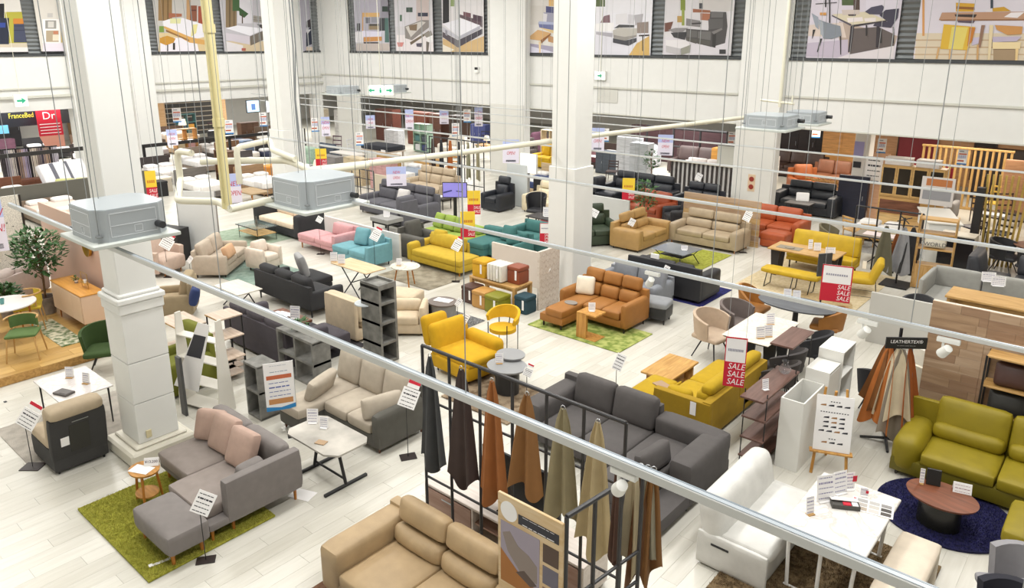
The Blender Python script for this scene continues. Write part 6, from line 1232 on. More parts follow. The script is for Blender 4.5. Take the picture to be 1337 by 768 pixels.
poster('poster of a blue sofa behind a low wooden table', 692, 729, 69, 690, 8.1, 'd8b070 215 -40 325 65;cfcac4 25 60 200 260;4d4f78 185 65 280 75 280 250 185 240;46486e 285 70 335 70 335 260 285 250;9a99ac 160 130 285 140 275 240 190 235;d5d2d6 155 140 200 150 190 235 150 230;6a6f98 105 240 335 245 335 330 115 290;aab0cc 110 225 335 240 335 265 110 255;d8bc84 115 290 335 330 335 365 240 345;b98a58 205 370 335 410 335 470 210 440;9d97ac 20 460 335 500 335 590 20 590;d0cede 30 490 300 560 300 590 30 560;caa271 20 380 100 315 240 350 130 430 20 415;8a5c34 130 425 240 350 235 370 140 460;e0c79c 110 440 135 440 130 590 115 590', bg='#d5d1cc')
poster('poster of a white corner sofa with an ottoman', 776, 849, 72, 690, 8.1, '5d6a48 715 -20 810 70;dcdbe0 820 -60 1300 140;d3d2da 700 370 1150 590;e6e4e4 715 250 900 240 900 330 715 330;a9a6ae 715 335 890 350 890 395 715 365;7d6268 760 240 800 170 860 155 865 240;d5d3d6 925 150 1040 140 1050 250 925 260;c3c1c6 1055 150 1130 160 1110 255 1050 250;a9a6aa 1120 160 1215 145 1200 240 1130 270;4a4a4c 905 300 960 260 1120 265 1120 290 1000 290;b3afa8 895 320 960 290 1150 300 1145 380 960 400 895 370;8f8b86 900 370 1020 390 1145 370 1145 390 1020 430 900 410;44444a 895 405 1020 430 1145 400 1145 440 1060 485 895 450;8a7d76 1150 240 1270 230 1270 350 1150 350;3a322e 1170 370 1280 365 1280 380 1170 385;c9a766 1145 460 1280 380 1280 585 1065 585;3a322e 1205 380 1215 540', bg='#dddce2')
poster('poster of a black recliner sofa', 865, 954, 72, 850, 9.6, 'c6c2c0 600 -60 1030 140;7d8a3c 370 -40 430 130;8f9a4c 385 120 420 320;b08f4c 330 200 390 280;95624a 525 110 745 130 745 160 525 155;a06a52 620 165 745 170 740 260 620 250;4a4c50 605 40 650 110;6d4a40 170 290 280 270 240 390 170 400;d0ccd2 160 470 990 690;4e4c4c 745 145 945 150 960 330 930 540 760 590 440 510 440 360 720 380;6a6868 755 150 910 155 900 220 755 220;5d5b5b 720 240 905 235 900 350 725 370;62605f 440 375 580 390 580 470 445 465;6a6867 590 395 755 395 750 505 590 480;55534f 445 470 580 490 570 550 445 510;55534f 590 490 745 510 745 580 590 550;3a3838 770 430 820 420 810 600 770 590;7a7776 760 400 890 350 900 370 790 430;807d7d 445 230 620 260 620 340 440 320;3a3838 510 290 640 280 630 300 520 305;8a8788 215 375 310 350 470 350 400 400 300 415;3a3a3c 250 410 450 400 430 500 290 470;d9d6d8 190 500 440 500 500 560 375 610 190 570;b9b6b8 190 570 375 610 370 690 190 650;8f8f84 380 610 500 560 490 660 380 690;3a3a3c 860 620 940 620 940 675 860 675', bg='#d0cdd0')
poster('large poster of grey chairs at a dark-legged table', 1052, 1168, 77, 1030, 8.535, '4a5a38 590 -60 730 60;4a3a34 720 -60 790 110;cfc9d4 860 -60 1210 150;a9988c 560 240 1250 400 1180 500 700 600 560 560;cbbcb2 215 280 600 250 640 420 210 400;5d5452 700 320 1000 300 1170 380 1175 510 680 605;b3a9b8 190 480 660 440 660 600 560 640 190 630;d0c9cc 540 640 1175 510 1165 655 560 655;c9bfa6 480 160 860 130 1090 225 710 285;c0b3ac 590 110 790 110 790 160 600 170;d9d0cf 650 200 820 190 830 235 660 250;d9d0cf 840 205 970 195 970 240 850 240;4a4042 660 160 750 158 745 178 665 178;57505a 480 165 700 270 690 290 480 180;3a3438 695 280 1090 225 1090 240 720 300;332e33 690 290 730 290 690 580 660 580;332e33 980 250 1015 250 1000 530 970 530;474456 850 130 920 80 1040 55 1065 80 1030 160 900 160;3d3a49 1010 170 1080 110 1230 95 1215 200 1140 310 940 290 960 260 1100 240;8f96a0 255 145 330 190 335 330 300 300;7a8089 325 215 440 255 575 290 590 400 480 435 385 430;9aa0a8 325 215 385 250 390 430 360 380;2c2a2c 270 330 300 330 265 430 260 430;2c2a2c 350 430 375 430 325 580 315 580;2c2a2c 570 400 585 400 585 610 575 610;2c2a2c 450 -60 465 255;2c2a2c 405 -60 420 80;2c2a2c 300 40 540 25 540 32 300 48;2c2a2c 1160 300 1175 480;2c2a2c 1015 320 1035 480;2c2a2c 860 280 875 400;c08a48 350 140 420 170', bg='#c9c2cc')
poster('large poster of yellow chairs at a wooden table', 1192, 1337, 78, 1182, 8.535, 'cdbfa8 100 370 1330 690;b59c7e 100 440 1330 455;b59c7e 100 520 1330 535;bba284 90 600 1330 615;9a8468 980 540 1250 680;c8925a 190 -60 215 400;c79a34 565 30 775 40 770 130 565 130;8a5a28 570 70 775 80 775 110 570 100;c0932e 975 90 1100 75 1180 125 975 130;3a4450 950 -60 980 95;d3cdd2 900 110 970 90 970 220 890 220;b08a70 410 140 1330 130 1330 220 375 225;8a6448 375 218 1330 212 1330 228 400 232;3a2c28 550 160 800 160 780 195 560 185;ded8da 1100 190 1180 140 1330 135 1250 200;5a4c58 580 230 780 230 760 260 590 250;cfa838 430 270 780 300 700 560 390 545;d5c468 520 300 700 305 640 550 480 545;b8742e 715 305 785 310 740 470 690 520;c9a06c 365 530 385 530 360 655 340 655;c9a06c 490 545 510 545 505 660 485 660;c9a06c 675 560 700 560 670 665 655 665;b9b0c4 760 420 860 410 830 480 740 510;8a6a58 850 280 890 280 840 530 810 530;c39a66 800 500 820 500 815 670 795 670;d8c6a0 940 280 985 280 945 670 920 670;bf8a50 1000 280 1310 295 1300 380 1140 390 1020 330;b3a8bc 975 410 1300 405 1240 460 975 470;ddc99c 975 470 1290 470 1280 545 975 545;d8bc88 1230 540 1265 540 1250 680 1225 680', bg='#cfc9d2')

# ================================================================== REAR ROOMS AND BEDDING AREA
def bed(label, px, py, rot, sheet, head='#5a4636', w=1.3, l=1.95, h=.5, xy=None, pil='#e6e3df', hb=.9, frame_=True):
    x, y = xy or F(px, py); t = thing('bed', label, 'bed', x, y, 0, rot, 'beds on display'); hm = mat('wood', head)
    part(t, 'bed_base', hm, ('box', -w/2, w/2, -l/2, l/2, .08, .26, .01)); part(t, 'mattress', mat('fabric', sheet), ('soft', -w/2+.02, w/2-.02, -l/2+.02, l/2-.04, .26, h, .05, .015, 6))
    if hb: part(t, 'headboard', hm, ('box', -w/2-.02, w/2+.02, l/2-.02, l/2+.04, 0, hb, .008))
    for k in (-1, 1): part(t, 'pillow', mat('fabric', pil), ('soft', k*w/4-w*.2, k*w/4+w*.2, l/2-.5, l/2-.1, h-.01, h+.12, .05, .02, 5))
    part(t, 'throw', mat('fabric', pil if sheet != pil else '#9a8f88'), ('soft', -w/2-.005, w/2+.005, -l/2+.1, -l/2+.6, .3, h+.015, .03, .0, 4)); legs4(t, -w/2+.08, w/2-.08, -l/2+.08, l/2-.08, .09, hm, .03)
    return t
def cabinet(label, px, py, rot, w, d, h, c, nd=2, doorc=None, xy=None, glass=False, name='wardrobe', cat='cabinet', z=0):
    x, y = xy or F(px, py); t = thing(name, label, cat, x, y, z, rot); m = mat('wood', c); dm = mat('paint', doorc, rough=.2) if doorc else m
    part(t, 'body', m, ('box', -w/2, w/2, -d/2, d/2, 0, h, .005)); dw = w/nd
    for i in range(nd):
        q = part(t, 'door', m if glass else dm, ('box', -w/2+i*dw+.006, -w/2+(i+1)*dw-.006, -d/2-.018, -d/2, .04, h-.03, .003))
        if glass: part(q, 'pane', dm, ('box', -w/2+i*dw+.05, -w/2+(i+1)*dw-.05, -d/2-.02, -d/2-.017, .09, h-.08, .001))
        part(q, 'handle', STEEL, ('box', -w/2+(i+.85)*dw, -w/2+(i+.85)*dw+.015, -d/2-.03, -d/2-.018, h*.45, h*.55, .002))
    return t
def fabric_strip(label, x, y, z, w, h, c, rot=90, grp='curtain samples'):
    t = thing('curtain_sample', label, 'curtain', x, y, z, rot, grp); G = []
    for i in range(5): G.append([(-w/2+w*j/12, .025*math.cos(j*2.1), -h*i/4) for j in range(13)])
    part(t, 'drape', mat('fabric', c), ('sheet', G, .006)); part(t, 'header', BLACK, ('box', -w/2, w/2, -.02, .02, -.01, .03, .003)); return t
def simple_box(label, px, py, w, d, h, c, rot=0, xy=None, lid=None, name='storage_box', cat='box', z=0):
    x, y = xy or F(px, py, z); t = thing(name, label, cat, x, y, z, rot); part(t, 'body', mat('paint', c), ('box', -w/2, w/2, -d/2, d/2, 0, h*.85, .01)); part(t, 'lid', mat('paint', lid or c), ('box', -w/2-.01, w/2+.01, -d/2-.01, d/2+.01, h*.85, h, .01)); return t
# --- bedding area on the left
struct('partition_6', mat('paint', '#59574f'), ('box', -26.9, -26.8, 5.2, 11.3, 0, 1.05, .004))
struct('partition_7', mat('paint', '#2a2826'), ('box', -31.6, -31.52, 6.0, 12.4, 1.35, 1.5, .004), ('box', -31.6, -31.52, 6.0, 6.1, 0, 1.4, .004), ('box', -31.6, -31.52, 12.3, 12.4, 0, 1.4, .004))
bed('double bed with rumpled white bedding before the dark grey partition', 12, 272, 90, '#e2dbd6', '#6b3f28', 1.5, 2.0); bed('bed with blush pink sheet in front of the rumpled white bed', 78, 288, 90, '#d9c3b5', '#8d7a68', 1.4, 1.9, hb=.6)
sofa('pale lime sofa beside the dark grey partition', *F(100, 262), 60, 1.6, .85, mat('fabric', '#bfc083'), h=.75, sh=.44, n=2, lh=.08)
cabinet('long reddish brown bench cabinet before the dark grey partition', 30, 252, 90, 2.4, .45, .5, '#6a3f2c', 3, name='low_cabinet', cat='cabinet')
simple_box('grey printer-like box on the floor near the dark grey partition', 68, 258, .6, .5, .35, '#9a9894')
cols = ['#4c4648', '#8f8792', '#cfc6bd', '#3a3034', '#9d8576', '#a79bb0', '#2f2a2c', '#d6cabb', '#8d7f78', '#57505c', '#b79c88', '#413a3d', '#c9c2cc']
nmc = ['charcoal', 'lilac grey', 'pale linen', 'aubergine', 'cocoa', 'lavender', 'black', 'ecru', 'mushroom', 'slate violet', 'peach brown', 'graphite', 'silver']
for i, c in enumerate(cols):
    X, Yv, Zv = onX(3+5.6*i, 196-.4*i, -32.2); fabric_strip('%s curtain sample in the hanging row behind the dark partition' % nmc[i], X, Yv, max(.9, Zv), .22, max(.8, Zv-.1), c, 90)
t = thing('mattress_board', 'white striped mattress board leaning beside the curtain samples', 'mattress', *onX(86, 214, -30)[:2], 0, 110); part(t, 'mattress', mat('fabric', '#dedce0'), rots(tilt('X', -25, (0, 0, .4)), ('soft', -.9, .9, -.12, .12, .35, 1.25, .06, .01, 6))); part(t, 'stripe', mat('fabric', '#6a6a74'), rots(tilt('X', -25, (0, 0, .4)), ('box', -.5, -.35, -.14, -.12, .38, 1.22, .002)), rots(tilt('X', -25, (0, 0, .4)), ('box', .1, .2, -.14, -.12, .38, 1.22, .002))); part(t, 'stand', BLACK, ('box', -.7, .7, -.1, .1, 0, .4, .005))
X, Yv, Zv = onX(28, 165, -37); t = thing('shop_sign', 'black shop sign with gold lettering over the bedding area', 'sign', X, Yv, Zv, 90); part(t, 'board', mat('paint', '#1a1d26'), ('box', -.95, .95, 0, .05, 0, .85, .005)); text(t, 'FranceBed', .3, mat('paint', '#d8cf4c'), (.05, -.01, .45), sx=.75); part(t, 'blue_panel', mat('emit', '#6fb7dc', rough=.5), ('box', -1.1, -.5, -.02, 0, -.25, .1, .002)); part(t, 'hanger', STEEL, ('rod', (-.8, .025, .85), (-.8, .025, 3.0-Zv), .01), ('rod', (.8, .025, .85), (.8, .025, 3.0-Zv), .01))
X, Yv, Zv = onX(70, 192, -36.5); t = thing('wall_flag', 'red vertical flag with white lettering beside the black shop sign', 'banner', X, Yv, Zv, 90); part(t, 'sheet', RED, ('box', -.48, .48, 0, .01, .5, 1.85, .001)); part(t, 'lower_sheet', mat('paper', '#d99a86'), ('prism', [(-.48, .5), (.48, .5), (.48, 0), (-.3, 0)], 0, .01, 'y')); text(t, 'Dr', .45, PAPER, (0, -.003, 1.35), ext=.001)
for k in range(4): part(t, 'print_stripe', PAPER, ('box', -.4, .4, -.003, 0, .6+.13*k, .63+.13*k, 0))
part(t, 'hanger', STEEL, ('rod', (0, .005, 1.85), (0, .005, 3.0-Zv), .01))
X, Yv, Zv = onX(84, 161, -38); t = thing('wall_board', 'plain black board hanging right of the red flag', 'board', X, Yv, Zv, 90); part(t, 'board', BLACK, ('box', -.35, .35, 0, .04, 0, .8, .004)); part(t, 'hanger', STEEL, ('rod', (0, .02, .8), (0, .02, 3.0-Zv), .01))
# --- niche, screens, beds seen through the side opening
X, Yv, Zv = onX(247, 166, -44); t = thing('display_niche', 'warm lit wooden display niche with dark slats', 'display niche', -44, Yv, 0, 90); NW = mat('wood', '#d8b184', '#c79a68')
for q in (-2.0, 1.75): part(t, 'side_post', NW, ('box', q, q+.55, -.3, .1, 0, 2.6, .01))
part(t, 'header', NW, ('box', -2.0, 2.3, -.3, .1, 2.1, 2.7, .01)); part(t, 'back_board', mat('paint', '#33302d'), ('box', -1.45, 1.75, .0, .1, 0, 2.1, .005))
for k in range(7): part(t, 'slat', mat('paint', '#a29684'), ('box', -1.45, 1.75, -.05, 0, .2+.28*k, .25+.28*k, .003))
for k, (px, c, lab) in enumerate(((331, '#bcdcf2', 'wall screen with a pale blue picture'), (356, '#e4e2e8', 'wall screen with a white diagram'))):
    X, Yv, Zv = onX(px, 147, -40); t = thing('wall_screen', lab, 'screen', -40, Yv, Zv, 90); part(t, 'bezel', BLACK, ('box', -.42, .42, 0, .05, 0, .72, .005)); part(t, 'screen', mat('emit', c, rough=.7), ('box', -.38, .38, -.004, 0, .04, .68, 0)); part(t, 'picture', mat('emit', '#4d6fa8', rough=.5), ('box', -.1, .15, -.007, -.004, .15, .5, 0)); part(t, 'hanger', STEEL, ('rod', (0, .02, .72), (0, .02, 3.0-Zv), .015))
bl = [(218, 236, '#d8d2cf', '#3a3230', 'ivory bed with black base under the dark rail'), (262, 222, '#e4e2e2', '#8a7a6c', 'snow white bed with taupe base by the cream pipe loop'), (330, 228, '#cfd3dc', '#5a5654', 'pale blue bed with grey base by the cream pipe frame'), (345, 250, '#e6e3df', '#9b7b5a', 'white bed with honey base beside the middle air conditioner'), (365, 212, '#33394f', '#2a2a2c', 'navy blue bed left of the square column'), (285, 205, '#b9b3ae', '#44403d', 'stone grey bed in the row before the warm niche'), (312, 212, '#e0d8cc', '#7d5a3e', 'cream bed with brown base in the row before the warm niche'), (268, 255, '#d9d5d0', '#6c6660', 'oyster bed partly hidden by the acrylic partition')]
for px, py, s_, h_, lab in bl: bed(lab, px, py, 90, s_, h_, 1.2, 1.9, pil='#efecea' if s_ != '#e6e3df' else '#d8d4d0')
rect_table('long low oak table beside the white bed with honey base', *sorted((F(322, 262)[0]-.3, F(322, 262)[0]+.9)), F(322, 262)[1]-.3, F(322, 262)[1]+.4, .4, mat('wood', '#b39873'), OAKLEG, .05)
struct('partition_8', mat('paint', '#211f1f'), ('box', -31.6, -31.52, 13.2, 21.0, 1.2, 1.34, .004), ('box', -31.6, -31.52, 13.2, 13.3, 0, 1.25, .004), ('box', -31.6, -31.52, 17, 17.1, 0, 1.25, .004), ('box', -31.6, -31.52, 20.9, 21, 0, 1.25, .004))
rnd = random.Random(21)
kinds = [('black leather stool', '#1f1e20'), ('white side chest', '#e2dfda'), ('dark grey bedside chest', '#4a4749'), ('honey oak bedside chest', '#b88a52'), ('pale pink ottoman box', '#d8b9ac'), ('orange storage cube', '#d08a3c'), ('violet storage cube', '#8a7fae'), ('black bedside chest', '#2a282a'), ('cream bedside chest', '#d9cfbd'), ('red storage cube', '#b8404a'), ('steel blue chest', '#6a7d98'), ('brown chest', '#6b4a36')]
spots = [(206, 256), (238, 240), (252, 240), (300, 219), (302, 232), (352, 233), (376, 238), (190, 245), (212, 250), (345, 200), (322, 197), (296, 196)]
for (nm, c), (px, py) in zip(kinds, spots): simple_box(nm + ' among the beds near the cream pipes', px, py, .6, .5, .55, c, 90, lid='#%02x%02x%02x' % tuple(min(255, int(int(c[i:i+2], 16)*1.15)) for i in (1, 3, 5)), name='bedside_chest', cat='chest')
far = [(-36.5, 13.2, '#e3dedd', '#35302e', 'white bed with black base beyond the side opening'), (-36.5, 15.4, '#c9c2c6', '#5b4a40', 'mauve bed beyond the side opening'), (-36.5, 17.6, '#ece8e4', '#a98c68', 'bright white bed with tan base beyond the side opening'), (-36.5, 19.8, '#4b4f66', '#2b2a2c', 'dark blue bed beyond the side opening'), (-40.5, 12.5, '#2f2d30', '#2b2a2c', 'black bed deep beyond the side opening'), (-40.5, 14.6, '#d8d3cd', '#6a5342', 'sand bed deep beyond the side opening'), (-40.5, 16.8, '#e9e7e6', '#8a8580', 'white bed with grey base deep beyond the side opening'), (-40.5, 19.0, '#b5a596', '#4d3a2d', 'taupe bed deep beyond the side opening'), (-36.5, 10.4, '#dcd6cf', '#4c4541', 'linen bed beyond the curtain samples'), (-36.5, 8.0, '#bfb6c0', '#3a3538', 'lilac bed beyond the curtain samples'), (-36.5, 22.5, '#e6e2dc', '#7a6552', 'ivory bed at the corner of the side opening')]
for x, y, s_, h_, lab in far: bed(lab, 0, 0, 90, s_, h_, 1.4, 2.0, xy=(x, y), pil='#efecea')
fl = [('black floor lamp', '#1d1c1e'), ('white floor lamp', '#e6e4df'), ('brass floor lamp', '#b8923e')]
for k, (nm, c) in enumerate(fl):
    x, y = (-38.3, 13.8+2.2*k); t = thing('floor_lamp', nm + ' between the beds beyond the side opening', 'lamp', x, y); part(t, 'base', mat('paint', c), ('ell', 0, 0, 0, .03, .16, None, 20)); part(t, 'pole', mat('paint', c), ('rod', (0, 0, .03), (0, 0, 1.3), .014)); part(t, 'lamp_shade', mat('paper', '#e8dcc4'), ('lathe', [(.2, 1.25), (.14, 1.55), (.13, 1.55), (.19, 1.25)], 0, 0, 20))
for k, c in enumerate(('#8a4a2e', '#d9d5d0', '#333034', '#b58a54', '#5d6f86', '#c9b8a8')):
    cabinet(('russet', 'bone white', 'charcoal', 'honey', 'steel blue', 'blush')[k]+' tall wardrobe against the far side wall', 0, 0, 90, 1.5, .55, 1.9, c, 3, xy=(-46.3, 7.5+2.4*k+(1.6 if k > 2 else 0)))
# --- behind the rear opening, left of the near pilaster
cabinet('white two-door wardrobe just inside the rear opening', 456, 214, 0, 1.3, .6, 1.95, '#dedbd6', 2, xy=(onY(455, 200, 24.3)[0], 24.3)); cabinet('cream storage rack with brown boxes right of the square column', 0, 0, 0, 1.1, .5, 1.7, '#d8c9ae', 2, '#8a6a48', xy=(onY(420, 190, 25.5)[0], 25.5))
for k, (px, c, nm) in enumerate(((508, '#5e3226', 'oxblood'), (550, '#6a3a2b', 'chestnut'), (574, '#54301f', 'mahogany'), (600, '#3d2a20', 'espresso'))): cabinet('%s wooden wardrobe beyond the rear opening' % nm, 0, 0, 0, 1.5 if k < 2 else .9, .6, 1.75, c, 2, xy=(onY(px, 180, 27.5)[0], 27.5))
t = thing('mattress_stand', 'black mattress on a raised white display stand', 'mattress', onY(500, 195, 21.2)[0], 21.2, 0); part(t, 'mattress', mat('fabric', '#2c2f36'), ('soft', -.95, .95, -.5, .5, .82, 1.05, .06, .01, 6)); part(t, 'stand_top', mat('wood', '#d7c8b8'), ('box', -.95, .95, -.5, .5, .76, .82, .004)); part(t, 'price_board', PAPER, ('box', .5, .8, -.53, -.515, .3, .9, .002)); legs4(t, -.85, .85, -.42, .42, .76, mat('wood', '#d7c8b8'), .05)
bed('bed frame with honey slatted base before the black mattress stand', 485, 232, 0, '#d9cbb6', '#c09a60', 1.5, 1.9, .4); bed('blue patterned mattress on an oak base under the new-open flag', 0, 0, 0, '#8e97a4', '#c9a064', 1.5, 1.9, .5, xy=(onY(535, 240, 19.6)[0], 19.6))
rect_table('white long counter table with black brackets beside the black mattress', onY(455, 215, 19.6)[0]-.9, onY(455, 215, 19.6)[0]+.9, 19.3, 19.9, .8, mat('paint', '#ded8d2'), BLACK, .05)
t = frame('black cube grid rack with small wares behind the middle air conditioner', [(onY(462, 270, 16.2)[0], 16.2), (onY(490, 270, 16.2)[0], 16.2)], 1.1, [(onY(q, 270, 16.2)[0], 16.2) for q in (462, 472, 482, 490)], (.1, .45, .78), .018, 'grid_rack')
struct('partition_9', mat('paint', '#cfc3ad'), ('box', onY(490, 270, 16.6)[0], onY(535, 270, 16.6)[0], 16.6, 16.66, 0, .9, .003))
frame('tall black rack of long hides beside the near pilaster', [(onY(562, 235, 19.2)[0], 19.2), (onY(632, 235, 19.2)[0], 19.2)], 2.0, [(onY(q, 235, 19.2)[0], 19.2) for q in (562, 585, 607, 619, 632)], (.4, 1.1), .02, 'hide_rack')
for k, (px, c, nm) in enumerate(((566, '#3a2c28', 'umber'), (577, '#2f3136', 'anthracite'), (589, '#b0652c', 'bright orange'), (600, '#2b2a2c', 'jet black'), (612, '#8a8768', 'sage'), (625, '#9a9272', 'khaki'))):
    cloth('%s long hide hanging on the tall rack beside the near pilaster' % nm, onY(px, 200, 19.15)[0], 19.12, 1.95, 1.35, mat('leather', c, rough=.7), 0, .05, .13, 4, 90+k, group='long hides on the tall rack')
sofa('navy recliner armchair beneath the tall rack of hides', onY(650, 255, 18.2)[0], 18.2, 0, .85, .85, NV, h=1.0, sh=.46, aw=.18, n=1, lh=.04, head=True, name='armchair', cat='armchair')
# --- between the near pilaster and the slim white column
sofa('yellow sofa far beyond the rear opening', onY(715, 185, 26)[0], 26, 0, 1.3, .9, mat('fabric', '#d3ab22'), h=1.0, sh=.5, aw=.2, n=2, lh=.05); sofa('dark grey sofa far beyond the rear opening', onY(702, 185, 27)[0]-.6, 26.6, 0, 1.2, .9, mat('fabric', '#544c4a'), h=1.1, sh=.5, aw=.2, n=2, lh=.05)
bed('navy bed with wooden footboard near the red mat', 0, 0, 0, '#3d4c78', '#c9b08c', 1.3, 1.8, xy=(onY(706, 215, 21.6)[0], 21.6)); rug('red mat beside the slim white column', onY(703, 275, 17.8)[0], onY(728, 275, 17.8)[0]+.4, 17.2, 18.4, mat('rug', '#a02532', '#831a27'), .012)
sofa('cream leather sofa on the red mat', onY(716, 258, 18.9)[0], 18.9, 0, 1.6, .9, mat('leather', '#d9ccae'), h=.9, sh=.46, aw=.2, n=2, lh=.05, head=True); t = shell_chair('black office chair beside the red mat', *F(700, 292), 20, BK2, BLACK, .48, .95, .26, 'star', .1, name='office_chair')
t = thing('light_box', 'bright white lit box sign beside the near pilaster', 'light box', *onY(690, 222, 20.2)[:2], 0); part(t, 'face', mat('emit', '#ffffff', rough=1.2), ('box', -.35, .35, -.03, -.02, .95, 1.6, 0)); part(t, 'housing', WHITE, ('box', -.37, .37, -.02, .06, .93, 1.62, .004)); part(t, 'post', STEEL, ('box', -.04, .04, -.01, .04, 0, .93, .004)); part(t, 'foot', STEEL, ('box', -.25, .25, -.2, .2, 0, .02, .003))
cabinet('dark media cabinet beside the lit box', 0, 0, 0, 1.0, .45, .9, '#2d2a2b', 2, xy=(onY(712, 240, 19.7)[0], 19.9), name='media_cabinet')
t = thing('acrylic_panel', 'translucent white screen at the foot of the near pilaster', 'partition', onY(675, 290, 19.0)[0], 19.0, 0); part(t, 'pane', mat('paint', '#d3d8d8', rough=.15), ('box', -.45, .45, -.012, .012, .03, 1.45, .004)); part(t, 'rail', STEEL, ('box', -.46, .46, -.03, .03, 0, .03, .003))
# --- between the slim column and the wide pilaster
bed('maroon bed with dark sheets far beyond the rear opening', 0, 0, 0, '#5a2f35', '#3a2a26', 1.5, 1.9, xy=(onY(778, 175, 28)[0], 28)); chair('dark wooden chair beyond the black corner sofa', onY(800, 195, 25)[0], 25, 20, mat('wood', '#4a3a3a')); cabinet('white tall display board with grey stripes beyond the black corner sofa', 0, 0, 0, 1.2, .1, 1.7, '#d9dbe0', 3, xy=(onY(822, 200, 26)[0], 26)); cabinet('grey white locker beyond the black corner sofa', 0, 0, 0, .8, .5, 1.6, '#c5c9cf', 2, xy=(onY(838, 200, 25.5)[0], 25.5))
plant('green ivy plant beyond the black corner sofa', onY(851, 200, 25)[0], 25, 0, 1.5, .3, .18, .3, WHITE, 120, .14, 31, low=.5)
t = thing('slat_fence', 'white fence of thin dark upright slats beyond the black two-seat sofa', 'fence', onY(877, 220, 24.2)[0], 24.2, 0); L = onY(960, 235, 24.2)[0]-onY(877, 220, 24.2)[0]
part(t, 'backing', mat('paint', '#e4e0dc'), ('box', 0, L, .05, .08, 0, 1.25, .003))
for k in range(15): part(t, 'slat', mat('paint', '#3a3432'), ('box', k*L/14-.03, k*L/14+.03, -.02, .05, 0, 1.25, .003))
part(t, 'cap_rail', mat('wood', '#d8cab0'), ('box', -.05, L+.05, -.05, .1, 1.25, 1.3, .004))
sofa('white sofa behind the slat fence', onY(920, 195, 26.6)[0], 26.6, 0, 2.0, .9, mat('fabric', '#d9d2cf'), h=1.0, sh=.5, n=2, lh=.05); sofa('dark brown sofa behind the slat fence', onY(905, 185, 28.5)[0], 28.8, 0, 2.2, .9, mat('leather', '#4a3a38'), h=1.1, sh=.5, n=2, lh=.05); cabinet('black tall poster case with a white print by the wide pilaster', 0, 0, 0, .7, .15, 1.9, '#2a2829', 1, '#dfe0d8', xy=(onY(950, 200, 25)[0], 25))
frame('black display frame far behind the slat fence', [(onY(845, 170, 30)[0], 30), (onY(950, 170, 30)[0], 30)], 1.7, [(onY(q, 170, 30)[0], 30) for q in (845, 880, 915, 950)], (.9,), .05, 'display_rack'); cabinet('plum brown wall unit far behind the slat fence', 0, 0, 0, 5.5, .4, 1.6, '#4b3236', 6, xy=(onY(895, 170, 31)[0], 31))
# --- warm dining gallery beyond the rear opening on the right
def oy(px, py, Y): return onY(px, py, Y)[0]
sofa('black navy leather sofa standing in the rear opening beside the wide pilaster', oy(1052, 270, 24.4), 24.5, 0, 2.1, .95, mat('leather', '#26292e', rough=.45), h=.9, sh=.46, aw=.3, ah=.66, n=2, lh=.04, head=True); rect_table('dark low table with white papers before the black navy sofa', oy(1026, 290, 23.9)+.1, oy(1026, 290, 23.9)+.9, 23.3, 23.8, .5, mat('paint', '#37322f'), BLACK, .04); pillow('white leaflet pad leaning on the black navy sofa', oy(1047, 275, 24), 23.95, .47, 20, 30, PAPER, .4, .3, .06)
sofa('chestnut leather recliner beyond the black navy sofa', oy(1052, 235, 27.5), 27.5, 40, 1.1, .95, mat('leather', '#9a5324'), h=1.05, sh=.5, aw=.22, n=1, lh=.05, name='armchair', cat='armchair'); sofa('dark brown leather sofa far behind the chestnut recliner', oy(1040, 205, 31), 31, 0, 2.4, .95, mat('leather', '#3d2a22'), h=1.0, sh=.5, n=3, lh=.05); sofa('tan brown sofa far behind the oak chairs', oy(1088, 205, 29.5), 29.5, 0, 1.6, .9, mat('leather', '#7d5038'), h=1.0, sh=.5, n=2, lh=.05)
cabinet('black brown wardrobe wall with hanging belts far behind the chestnut recliner', 0, 0, 0, 4.6, .5, 2.0, '#2e2220', 6, xy=(oy(1045, 185, 34), 34)); cabinet('amber backlit cabinet far behind the tan brown sofa', 0, 0, 0, 1.6, .5, 2.0, '#d19a5c', 2, xy=(oy(1103, 180, 32.5), 32.5))
for k in range(6):
    lab = ('pale oak slat chair nearest to the white pillar', 'second pale oak slat chair from the white pillar', 'third pale oak slat chair from the white pillar', 'fourth pale oak slat chair from the white pillar', 'fifth pale oak slat chair from the white pillar', 'pale oak slat chair farthest from the white pillar')[k]
    chair(lab, oy(1103-8*k, 240, 26.2+.25*(k % 2)), 26.2+.25*(k % 2), 180, mat('woodz', '#c79a5e', '#a97a40'), h=1.0, w=.24, slats=4, group='pale oak slat chairs')
struct('column_10', WALLM, ('box', oy(1111, 230, 25.6), oy(1131, 230, 25.6), 25.6, 26.1, 0, 3.0, .01))
t = thing('wall_notice', 'lilac printed notice on the white pillar', 'notice', oy(1121, 200, 25.59), 25.59, onY(1121, 205, 25.6)[2]); part(t, 'sheet', mat('paper', '#a9a6d8'), ('box', -.15, .15, -.01, 0, 0, .5, .001)); part(t, 'photo', INK, ('box', -.12, .12, -.012, -.01, -.35, -.15, 0)); part(t, 'red_line', RED, ('box', -.15, .15, -.012, -.01, -.75, -.7, 0))
struct('partition_10', mat('wood', '#d8ad8c', '#cfa27f'), ('box', oy(1131, 280, 24.9), oy(1152, 280, 24.9), 24.9, 24.96, 0, 2.1, .004))
t = thing('wall_notice', 'white poster with bold black writing on the peach panel', 'notice', oy(1141, 220, 24.88), 24.88, onY(1141, 240, 24.9)[2]); part(t, 'sheet', PAPER, ('box', -.25, .25, -.01, 0, 0, .85, .001)); card_print(t, .46, .85, INK, (0, -.01, 0), 5)
